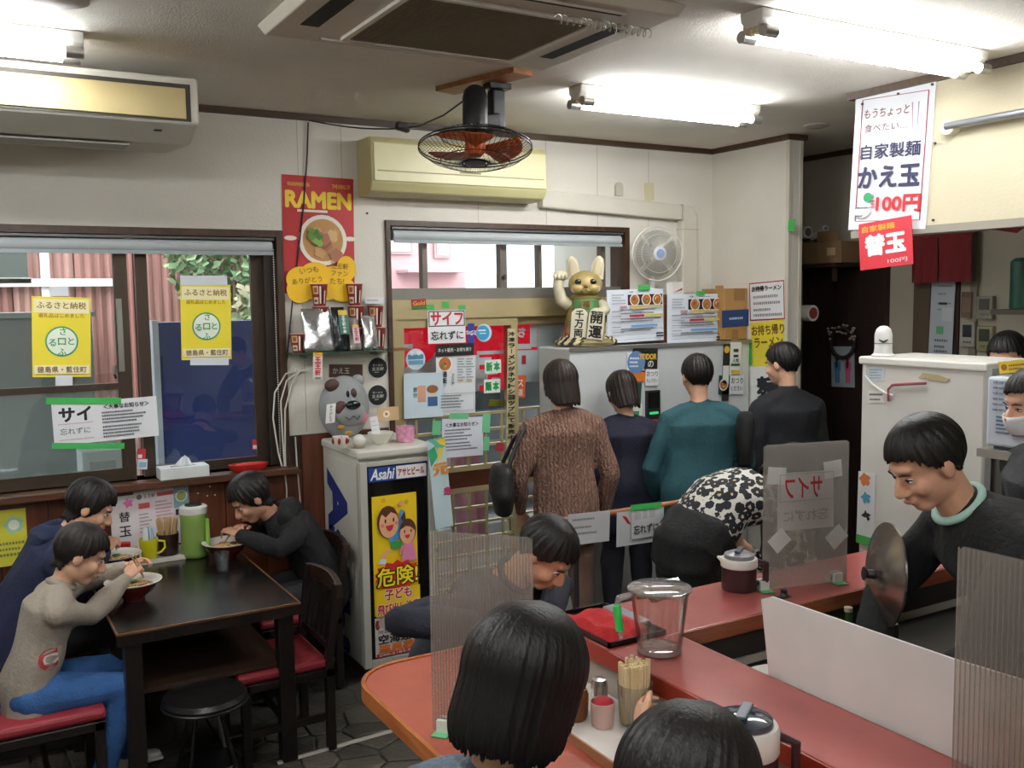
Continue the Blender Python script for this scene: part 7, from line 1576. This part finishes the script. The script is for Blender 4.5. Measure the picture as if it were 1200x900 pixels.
p = atD(873, 520, 5.12); put(bt_, (p.x, p.y, 1.0), -.6)
p = atD(925, 560, 5.35); L = (p.x, p.y, 0)
person('man in a black top standing at the head of the queue by the partition', L, -.3, .96, .88, lean=.05, head=(.2, .5, 0), top='#15171d', pants='#1a1a1e', hair=dict(short), vox=.009, torso_w=1.1, hem=-.1)
# ---- bent person in floral top behind the far ledge
def floral():
    m = bpy.data.materials.new('floral_print'); m.use_nodes = True; nt = m.node_tree; b = nt.nodes['Principled BSDF']; b.inputs['Roughness'].default_value = .85
    tc = nt.nodes.new('ShaderNodeTexCoord'); v = nt.nodes.new('ShaderNodeTexVoronoi'); v.inputs['Scale'].default_value = 24; v.inputs['Randomness'].default_value = .45; nt.links.new(tc.outputs['Object'], v.inputs['Vector'])
    v2 = nt.nodes.new('ShaderNodeTexVoronoi'); v2.inputs['Scale'].default_value = 80; v2.inputs['Randomness'].default_value = .8; nt.links.new(tc.outputs['Object'], v2.inputs['Vector'])
    ad = nt.nodes.new('ShaderNodeMath'); ad.operation = 'MULTIPLY_ADD'; ad.inputs[1].default_value = .22; nt.links.new(v2.outputs['Distance'], ad.inputs[0]); nt.links.new(v.outputs['Distance'], ad.inputs[2])
    rp = nt.nodes.new('ShaderNodeValToRGB'); cr = rp.color_ramp; cr.interpolation = 'CONSTANT'; cr.elements[0].position = 0; cr.elements[0].color = lin('#c9a23c')+(1,); cr.elements[1].position = .24; cr.elements[1].color = lin('#15161c')+(1,)
    e = cr.elements.new(.20); e.color = lin('#d9d6cc')+(1,); e = cr.elements.new(.66); e.color = lin('#cfccc4')+(1,)
    nt.links.new(ad.outputs[0], rp.inputs[0]); nt.links.new(rp.outputs[0], b.inputs['Base Color']); return m
hipp = atY(805, 655, 2.98); L = (hipp.x, 2.98, 0); RZf = -PI/2-.1
t, I = person('person in a black and white floral top bending over beside the far ledge', L, RZf, .95, .86, lean=1.12, head=(1.0, .0, 0), arms=(((-.22, .42, .78), (-.16, .60, .62)), ((.22, .42, .78), (.16, .60, .62))), top_mat=floral(), pants='#121214', hair=dict(front=.05, side=-.05, back=-.11, vol=1.14, col='#201914'), vox=.009, torso_w=1.2, crop=.45, face=True)
# ---- guest leaning in behind the corner screen
L = (1.47, 2.96, 0); RZg = PI+.42
t, I = person('guest in dark navy leaning over the low counter behind the fluted screen', L, RZg, 1.0, .56, lean=.62, head=(.8, .1, 0), arms=((local(L, RZg, (1.80, 2.76, LOW+.02)), local(L, RZg, (1.62, 2.54, LOW+.03))), (local(L, RZg, (1.16, 2.70, LOW+.03)), local(L, RZg, (1.36, 2.52, LOW+.04)))), legs=((( -.11, .30, .54), (-.10, .26, .08)), ((.11, .30, .54), (.11, .26, .08))), top='#20222f', pants='#1d1f26', hair=dict(short, vol=1.12), vox=.007, torso_w=1.25, skinc='#c9967a', collar='#20222f')
def bar_stool(x, y, label, h=.50):
    t = thing('bar_stool', label, 'stool', (x, y, 0), 'padded stools along the low counter')
    MB().lathe([(.05, h-.06), (.15, h-.05), (.16, h-.02), (.14, h), (0, h+.004)], (x, y, 0), 30).build('seat', mat('#5c1f1f', .5), t, smooth=True); MB().cyl((x, y, .02), (x, y, h-.05), .025).build('post', mat('#777', .3, .9), t, smooth=True); MB().lathe([(.17, 0), (.17, .01), (.05, .03)], (x, y, 0), 30).build('base', mat('#777', .3, .9), t, smooth=True)
bar_stool(1.47, 2.96, 'stool under the guest in dark navy', .46)
# ---- girl with bobbed hair, seen from behind
gh = atD(606, 790, 1.50); L = (gh.x-.11, gh.y-.02, 0); RZ1 = -PI/2+.35
t, I = person('girl with a black bob and grey denim jacket at the low counter', L, RZ1, .96, .665, lean=.18, head=(.35, -.15, 0), arms=((local(L, RZ1, (1.02, 1.50, LOW+.05)), local(L, RZ1, (1.14, 1.42, LOW+.06))), (local(L, RZ1, (.98, 1.02, LOW+.05)), local(L, RZ1, (1.13, 1.12, LOW+.06)))), legs=(((-.11, .30, .62), (-.10, .26, .16)), ((.11, .30, .62), (.11, .26, .16))), top_mat=mat('#4f5b66', .9, var=.2, vs=10, bump=.5, bs=140, name='denim_grey'), pants='#2a3040', hair=dict(front=.045, side=-.105, back=-.105, vol=1.20, col='#120f0e', flare=.03, length_in=1.2, seed=4, ridges=.010, fringe=.5, nA=260), vox=.006, collar='#5b6772')
bar_stool(L[0], L[1], 'stool under the girl with the black bob', .55)
# ---- guest in the foreground, only the crown and one hand in view
gh = atD(774, 918, 1.22); L = (gh.x-.14, gh.y-.03, 0); RZ2 = -PI/2+.25
hw = atZ(747, 832, LOW+.06); hw = Vector((min(hw.x, 1.37), hw.y, LOW+.06))
t, I = person('foreground guest with dark hair reaching for the chopstick glass', L, RZ2, .96, .635, lean=.27, head=(.45, -.1, 0), arms=((local(L, RZ2, (1.10, 1.30, LOW+.06)), local(L, RZ2, hw+Vector((-.05, -.085, .0)))), (local(L, RZ2, (1.02, .66, LOW+.05)), local(L, RZ2, (1.16, .80, LOW+.06)))), legs=(((-.11, .30, .64), (-.10, .26, .18)), ((.11, .30, .64), (.11, .26, .18))), top='#3a3d45', pants='#23252c', hair=dict(front=.05, side=-.07, back=-.12, vol=1.17, col='#14100f', seed=9, ridges=.010, nA=240), vox=.0048, curls=(.75, .6), palms=((.9, .1, -.1), (0, 0, -1)))
bar_stool(L[0], L[1], 'stool under the foreground guest', .57)
# ---- cook in black with a pale green collar
ck = atD(1088, 528, 2.50); RZc = 1.15
L = (ck.x+.31, ck.y-.16, 0)
t, I = person('cook in black with a pale green collar working behind the splash board', L, RZc, 1.0, .92, lean=.58, head=(.55, .05, 0), arms=(((-.24, .34, 1.02), (-.12, .42, .88)), ((.24, .36, 1.02), (.14, .44, .88))), top='#101113', pants='#17181b', hair=dict(short, vol=1.11, col='#15110f'), vox=.0055, torso_w=1.12, collar='#a9cfc4', skinc='#cf9d80', curls=(.8, .8), shoulder_w=.18)
# ---- two kitchen helpers at the right edge
p = atD(1243, 482, 3.28); L = (p.x, p.y, 0)
person('kitchen helper with a white face mask at the right edge', L, 1.05, .98, .88, lean=.1, head=(.25, .1, 0), top='#2b2d30', pants='#2a2a2c', hair=dict(short), vox=.007, mask=True)
p = atD(1186, 412, 4.45); L = (p.x, p.y, 0)
person('kitchen helper whose dark hair shows above the refrigerator', L, PI/2+.3, 1.02, .93, lean=.05, head=(.3, 0, 0), top='#d0d0cc', pants='#2a2a2c', hair=dict(short), vox=.009)
# ================================================================== things on the counters
hs = .49; pL = atZ(503, 622, LOW+hs); pR = atZ(624, 630, LOW+hs); U = (pR-pL); U.z = 0
base = Vector((pL.x, pL.y, LOW+.001))
screen('fluted screen standing at the rounded corner of the low counter', base, U, U.length, hs, [.03, U.length-.05])
pb = atZ(893, 691, LEDGE); pc = atZ(985, 681, LEDGE); U = pc-pb; top = atY(888, 523, pb.y).z-LEDGE
t, O, U_, V_, N_ = screen('clear screen with a taped wallet notice on the far ledge', Vector((pb.x, pb.y, LEDGE+.001)), U, U.length+.02, top, [.0, U.length-.02], step=.006, rib=clear('#f4f4f2', .04, .2, .17, '#e2e0dc', 'milky_plastic'))
ww = U.length+.02
s = Sheet('backward_notice', O+U_*(.16*ww)+V_*(.40*top)+N_*.007, U_, V_, .66*ww, .40*top, '#c3c0bc'); s.text('サイフ', .45, .73, .36, '#b82a30', w=.66, bold=.02, mirror=True); s.text('忘れずに', .5, .25, .2, '#a29d98', w=.8, mirror=True); s.frame(.02, .5, .98, .98, .012, '#a8a4a0'); s.done('wallet notice seen from behind with mirrored red letters on the clear screen', 'notice')
for x, y, r_, lab in ((.02, .72, -.1, 'upper left'), (.68, .74, .1, 'upper right'), (.06, .27, .7, 'lower left'), (.74, .26, .7, 'lower right')):
    c = O+U_*((x+.12)*ww)+V_*(y*top+.03)+N_*.0085; uu = U_*math.cos(r_)+V_*math.sin(r_); vv = -U_*math.sin(r_)+V_*math.cos(r_)
    q = Sheet('white_tape', c-uu*.032-vv*.027, uu, vv, .064, .054, '#d6d6d2', thick=.0006); q.done('white tape square at the %s corner of the notice on the clear screen' % lab, 'tape')
pb = Vector((1.628, 1.115, LEDGE+.001)); pb = atX(1117, 898, 1.632); pb.z = LEDGE+.001
hh = atX(1118, 638, pb.x).z-LEDGE
screen('fluted screen at the right front of the near ledge', pb, (.04, -1, 0), .42, hh, [.2], step=.010)
# far thermos pot on the far ledge and near one on the low counter
def pot(c, h, r, label, clear_lid, z):
    c = Vector((c[0], c[1], z+.001)); t = thing('water_pot', label, 'thermos pot', c, 'brown water pots with white lids')
    MB().lathe([(r*.95, 0), (r, .006), (r, h*.72)], c, 36).build('pot_body', mat('#3a2426', .3, var=.06), t, smooth=True)
    MB().lathe([(r, h*.72), (r*1.04, h*.74), (r*1.05, h*.95), (r*.98, h), (r*.8, h)], c, 36).build('white_collar', mat('#d9d4cb', .35), t, smooth=True)
    if clear_lid: lm = clear('#b8c8d6', .12, .05, .35, '#5d7488', 'smoky_lid')
    else: lm = mat('#77787a', .3)
    l = MB().lathe([(r*.86, h), (r*.84, h+.012), (r*.5, h+.02), (0, h+.022)], c, 32).build('lid', lm, t, smooth=True)
    MB().obox(c+Vector((0, 0, h+.024)), (r*1.2, r*.35, .008), Matrix.Rotation(.6, 3, 'Z')).build('lid_flap', mat('#3d4650', .3), l, bevel=.003)
    sp = Vector((-.7, .7, 0)); MB().rings([[c+sp*r*f+Vector((0, 0, zz))+Vector((.7, .7, 0))*r*.3*s_ for f, zz, s_ in ((.9, h*.8, 1), (1.25, h*.98, .5), (1.25, h*.98, -.5), (.9, h*.8, -1))], [c+sp*r*f+Vector((0, 0, zz))+Vector((.7, .7, 0))*r*.3*s_ for f, zz, s_ in ((.9, h*.98, 1), (1.2, h*1.0, .5), (1.2, h*1.0, -.5), (.9, h*.98, -1))]]).build('spout', mat('#d9d4cb', .35), t)
    MB().tube([c-sp*r*1.0+Vector((0, 0, h*.9)), c-sp*r*1.5+Vector((0, 0, h*.85)), c-sp*r*1.5+Vector((0, 0, h*.3)), c-sp*r*1.0+Vector((0, 0, h*.22))], .010, 8).build('handle', mat('#3a2426', .3), t, smooth=True)
    return t
p = atZ(866, 690, LEDGE); pot((p.x, min(p.y, LY1-.07)), .10, .055, 'brown water pot on the far ledge beside the clear screen', False, LEDGE)
pp = atZ(872, 842, LOW+.21); pot((min(pp.x, LX0-.075), pp.y), .20, .066, 'brown water pot with smoky lid on the low counter at the bottom', True, LOW)
# clear plastic pitcher
p = atZ(773, 764, LEDGE); c = Vector((min(p.x, LX1-.07), p.y, LEDGE+.001)); t = thing('plastic_pitcher', 'clear plastic pitcher with green tape on its handle', 'pitcher', c)
pl = clear('#fbf7f5', .05, .03, .035, '#efe9e6', 'clear_plastic')
MB().lathe([(.052, 0), (.055, .003), (.058, .02), (.076, .165), (.079, .168), (.076, .168), (.055, .022), (.05, .006), (0, .005)], c, 40, cap=False).build('vessel', pl, t, smooth=True)
MB().lathe([(.079, .163), (.083, .166), (.083, .171), (.079, .173)], c, 40).build('rim', clear('#ffffff', .15, .05, .3, '#e8e2de', 'rim_plastic'), t, smooth=True)
MB().lathe([(.05, .002), (.057, .004), (.057, .014), (.05, .016)], c, 36).build('base_ring', clear('#ffffff', .15, .05, .35, '#e6e0dc', 'rim_plastic2'), t, smooth=True)
hd = Vector((-.86, .2, 0)).normalized()
MB().tube([c+hd*.078+Vector((0, 0, .16)), c+hd*.115+Vector((0, 0, .155)), c+hd*.12+Vector((0, 0, .13)), c+hd*.112+Vector((0, 0, .07)), c+hd*.108+Vector((0, 0, .05))], [.008, .009, .009, .008, .006], 10).build('handle', clear('#f4f0ee', .08, .05, .3, '#e6e0dc', 'handle_plastic'), t, smooth=True)
MB().tube([c+hd*.121+Vector((0, 0, .137)), c+hd*.112+Vector((0, 0, .07))], .0105, 10).build('green_tape', mat('#35c45a', .5), t, smooth=True)
sp = Vector((.86, .4, 0)).normalized(); MB().rings([[c+sp*.074+Vector((0, 0, .13)), c+sp*.078+Vector((-.012, .02, .168)), c+sp*.078+Vector((.012, -.02, .168))], [c+sp*.08+Vector((0, 0, .14)), c+sp*.1+Vector((-.003, .004, .172)), c+sp*.1+Vector((.003, -.004, .172))]]).build('spout', pl, t)
m = MB(); r_ = random.Random(4)
for k in range(9): a, rr = r_.uniform(0, 6.28), r_.uniform(0, .05); m.obox(c+Vector((rr*math.cos(a), rr*math.sin(a), .15+r_.uniform(-.006, .006))), (.028, .024, .018), Matrix.Rotation(r_.uniform(0, 3), 3, 'Z') @ Matrix.Rotation(r_.uniform(-.5, .5), 3, 'X'))
m.build('strainer_insert', mat('#b79a6c', .6, var=.2, vs=40), t, bevel=.003, kind='stuff')
# tray with red cloth
p = atZ(705, 735, LEDGE); c = Vector((LX0+.105, p.y+.05, LEDGE)); t = thing('lacquer_tray', 'black lacquer tray on the ledge corner under the red cloth', 'tray', c); bk = mat('#1c1210', .25)
x0, x1, y0, y1 = LX0+.01, LX1-.035, 1.98, 2.26; y0 = atZ(742, 752, LEDGE).y-.01
MB().box((x0, y0, LEDGE+.001), (x1, y1, LEDGE+.007)).build('tray_base', bk, t, bevel=.002)
for a, b_ in (((x0, y0), (x1, y0+.006)), ((x0, y1-.006), (x1, y1)), ((x0, y0), (x0+.006, y1)), ((x1-.006, y0), (x1, y1))): MB().box((a[0], a[1], LEDGE+.002), (b_[0], b_[1], LEDGE+.016)).build('tray_rim', bk, t)
m = MB(); n = 16
def clothz(f, g): return .022+.007*math.sin(f*9+g*3)+.005*math.sin(g*14-f*4)
T_ = [[(x0+.012+(.135)*i/n, y0+.015+.22*j/n, LEDGE+.008+(clothz(i/n, j/n) if 0 < i < n and 0 < j < n else .001)) for i in range(n+1)] for j in range(n+1)]
m.rings(T_, False, False); tag(m.build('red_cloth', mat('#b0161a', .8, var=.15, vs=30, bump=.5, bs=120), None, smooth='all'), 'folded bright red cloth lying on the black tray', 'cloth')
o = MB().obox((x1-.03, y0+.14, LEDGE+.02), (.045, .17, .02), Matrix.Rotation(.0, 3, 'Z')).build('grey_case', mat('#8a8c93', .35, .3, var=.15, vs=40), None, bevel=.006); tag(o, 'grey spectacle-like case lying beside the red cloth', 'case')
# green tape and sauce bottle near the clear screen
p = atZ(994, 713, .95); c = Vector((2.28, 1.90, .841)); c = atY(994, 722, 1.93); t = thing('green_bottle', 'dark green bottle standing inside the kitchen below the clear screen', 'bottle', (c.x, 1.93, .841)); b0 = Vector((c.x, 1.93, .841))
MB().lathe([(.018, 0), (.02, .003), (.02, .055), (.012, .075), (.011, .095)], b0, 20).build('bottle_body', mat('#2a4a22', .2), t, smooth=True); MB().lathe([(.0125, .095), (.0125, .108), (0, .109)], b0, 16).build('cap', mat('#c9b9a0', .4), t)
o = MB().lathe([(.016, 0), (.018, .004), (.014, .012), (0, .014)], (pb.x, pb.y, LEDGE), 14); 
k = atZ(910, 697, LEDGE); t = thing('rubber_stopper', 'small black rubber stopper on the ledge beside the clear screen', 'stopper', k); MB().lathe([(.012, 0), (.014, .004), (.009, .014), (.012, .022), (0, .024)], k+Vector((0, -.03, .001)), 16).build('knob', mat('#141414', .5), t, smooth=True); MB().obox(k+Vector((.0, -.03, .0012)), (.04, .02, .002)).build('base_tab', mat('#1c1c1c', .5), t)
# big pan lid held up
lc = atD(1036, 674, 2.72); ln = Vector((-.55, -.60, .12)).normalized(); ln = Vector((-.85, .52, .10)).normalized()
t = thing('pot_lid', 'large round steel pot lid standing on edge beside the man in black', 'lid', lc); st = mat('#a9a39a', .22, .95, var=.06)
MB().lathe([(.0, .03), (.05, .028), (.11, .015), (.135, .004), (.15, 0), (.15, -.006), (.13, -.003), (.0, .022)], lc, 44, ln).build('dome', st, t, smooth=True); MB().lathe([(.014, .03), (.012, .05), (.02, .058), (0, .062)], lc, 18, ln).build('knob', mat('#1d1d1d', .4), t, smooth=True)
MB().box((lc.x-.03, lc.y-.03, .842), (lc.x+.03, lc.y+.03, lc.z-.14)).build('prop', st, t)
# table-ware on the low counter between the two seated guests
c = Vector((1.34, 1.86, LOW)); tr0 = [(1.20, 1.52), (1.42, 2.02)]
t = thing('white_counter_tray', 'white tray on the low counter beneath the ledge', 'tray', (1.3, 1.7, LOW)); MB().box((1.20, 1.50, LOW+.001), (1.425, 2.05, LOW+.008)).build('tray_base', mat('#e6e2da', .35), t)
for a, b_ in (((1.195, 1.495), (1.20, 2.055)), ((1.195, 2.05), (1.425, 2.055)), ((1.195, 1.495), (1.425, 1.50))): MB().box((a[0], a[1], LOW+.001), (b_[0], b_[1], LOW+.025)).build('tray_rim', wood('#a77a55', '#86583a', .4, 'Y'), t)
c = atZ(746, 850, LOW+.01); c = Vector((1.375, 1.64, LOW+.009)); cc = atZ(746, 846, LOW+.009); c = Vector((min(cc.x, 1.38), cc.y, LOW+.009)); t = thing('chopstick_glass', 'clear glass packed with pale chopsticks on the white tray', 'cup', c)
MB().lathe([(.036, 0), (.038, .003), (.043, .10), (.041, .10), (.036, .006), (0, .005)], c, 28, cap=False).build('glass', clear('#f6f8f8', .06, .03, .08, '#eff0f2', 'frosted_cup'), t, smooth=True)
r_ = random.Random(9)
wc2 = wood('#e8d6ac', '#d2b984', .6, 'Z')
for k in range(80): a, rr = r_.uniform(0, 6.28), .036*math.sqrt(r_.random()); o = Vector((rr*math.cos(a), rr*math.sin(a), 0)); tag(MB().bar(c+o+Vector((0, 0, .008)), c+o*1.08+Vector((0, 0, .150+r_.uniform(-.004, .004))), .006, .006).build('chopstick', wc2), 'pale chopstick standing in the clear glass', 'chopstick', 'chopsticks in the clear glass')
c2 = c+Vector((-.075, .03, 0)); t = thing('red_spice_cup', 'small cup of red spice beside the chopstick glass', 'cup', c2); MB().lathe([(.026, 0), (.03, .06), (.028, .06), (.024, .005), (0, .004)], c2, 24, cap=False).build('cup_body', mat('#c9a9a0', .3), t, smooth=True); MB().ell(c2+Vector((0, 0, .055)), (.026, .026, .015), n=14, m=8).build('spice', mat('#b52a34', .7, bump=.4), t, smooth='all')
c3 = Vector((1.27, c.y+.10, LOW+.009)); t = thing('brown_jar', 'brown ceramic jar behind the girl on the white tray', 'jar', c3); MB().lathe([(.03, 0), (.034, .01), (.036, .06), (.03, .075), (0, .077)], c3, 24).build('jar_body', wood('#8a5630', '#643718', .4, 'Z'), t, smooth=True); MB().lathe([(.02, .077), (.01, .09), (0, .092)], c3, 16).build('lid', mat('#6b3f22', .4), t, smooth=True)
c4 = Vector((1.36, c.y+.12, LOW+.009)); t = thing('steel_pepper_pot', 'small steel pepper pot on the white tray', 'shaker', c4); MB().lathe([(.02, 0), (.022, .05), (.02, .06)], c4, 20).build('pot', mat('#c9c9c6', .25, .8), t, smooth=True); MB().lathe([(.021, .06), (.018, .072), (0, .075)], c4, 20).build('cap', mat('#b9b9b6', .25, .9), t, smooth=True)
# queue barrier: bamboo pole with papers
PZ = .977; p = atZ(645, 612, PZ); q = atZ(808, 588, PZ); py = (p.y+q.y)/2
t = thing('queue_pole', 'brown wooden pole of the queue barrier hung with papers', 'pole', ((p.x+q.x)/2, py, 0)); wp = wood('#9a6238', '#784420', .45, 'X')
MB().cyl((p.x-.01, py, PZ), (q.x+.25, py, PZ), .0145, n=14).build('pole', wp, t, smooth=True); MB().cyl((p.x-.012, py, PZ), (p.x+.02, py, PZ), .0155, n=14).build('end_cap', mat('#b7a98c', .5), t)
for x in (p.x+.12, q.x+.2): MB().cyl((x, py+.0, .02), (x, py, PZ-.012), .012, n=10).build('upright', mat('#3a3a3a', .4, .6), t); MB().lathe([(.12, 0), (.12, .012), (.02, .02)], (x, py, 0), 24).build('foot', mat('#2a2a2a', .4, .6), t)
s = wall_sheet('barrier_notice', (666, 603), (715, 598), (664, 640), '#c9c9cb', y=py-.02, off=0); s.lines(.1, .9, [.8, .55, .35], .07, '#7c7c82', 3); s.done('white notice hanging at the left of the wooden pole', 'notice')
s = wall_sheet('barrier_sheet', (723, 601), (778, 594), (724, 641), '#cfd2d4', y=py-.018, off=0); s.poly([(.1, .9), (.2, .85), (.3, .6), (.22, .65)], '#b8242c'); s.done('white sheet behind the wallet card on the wooden pole', 'paper')
s = wall_sheet('barrier_wallet_card', (740, 597), (774, 592), (742, 632), '#d6d8d8', y=py-.024, off=0); s.lines(.1, .9, [.78], .3, '#c4c4c4', 2); s.text('忘れずに', .5, .3, .3, '#17171b', w=.84, bold=.02); s.done('white card with black wallet reminder letters on the wooden pole', 'notice')
s = wall_sheet('barrier_tape', (739, 592), (775, 588), (739, 599), '#4ac064', y=py-.028, off=0, thick=.0006); s.done('green tape fixing the wallet card to the wooden pole', 'tape')
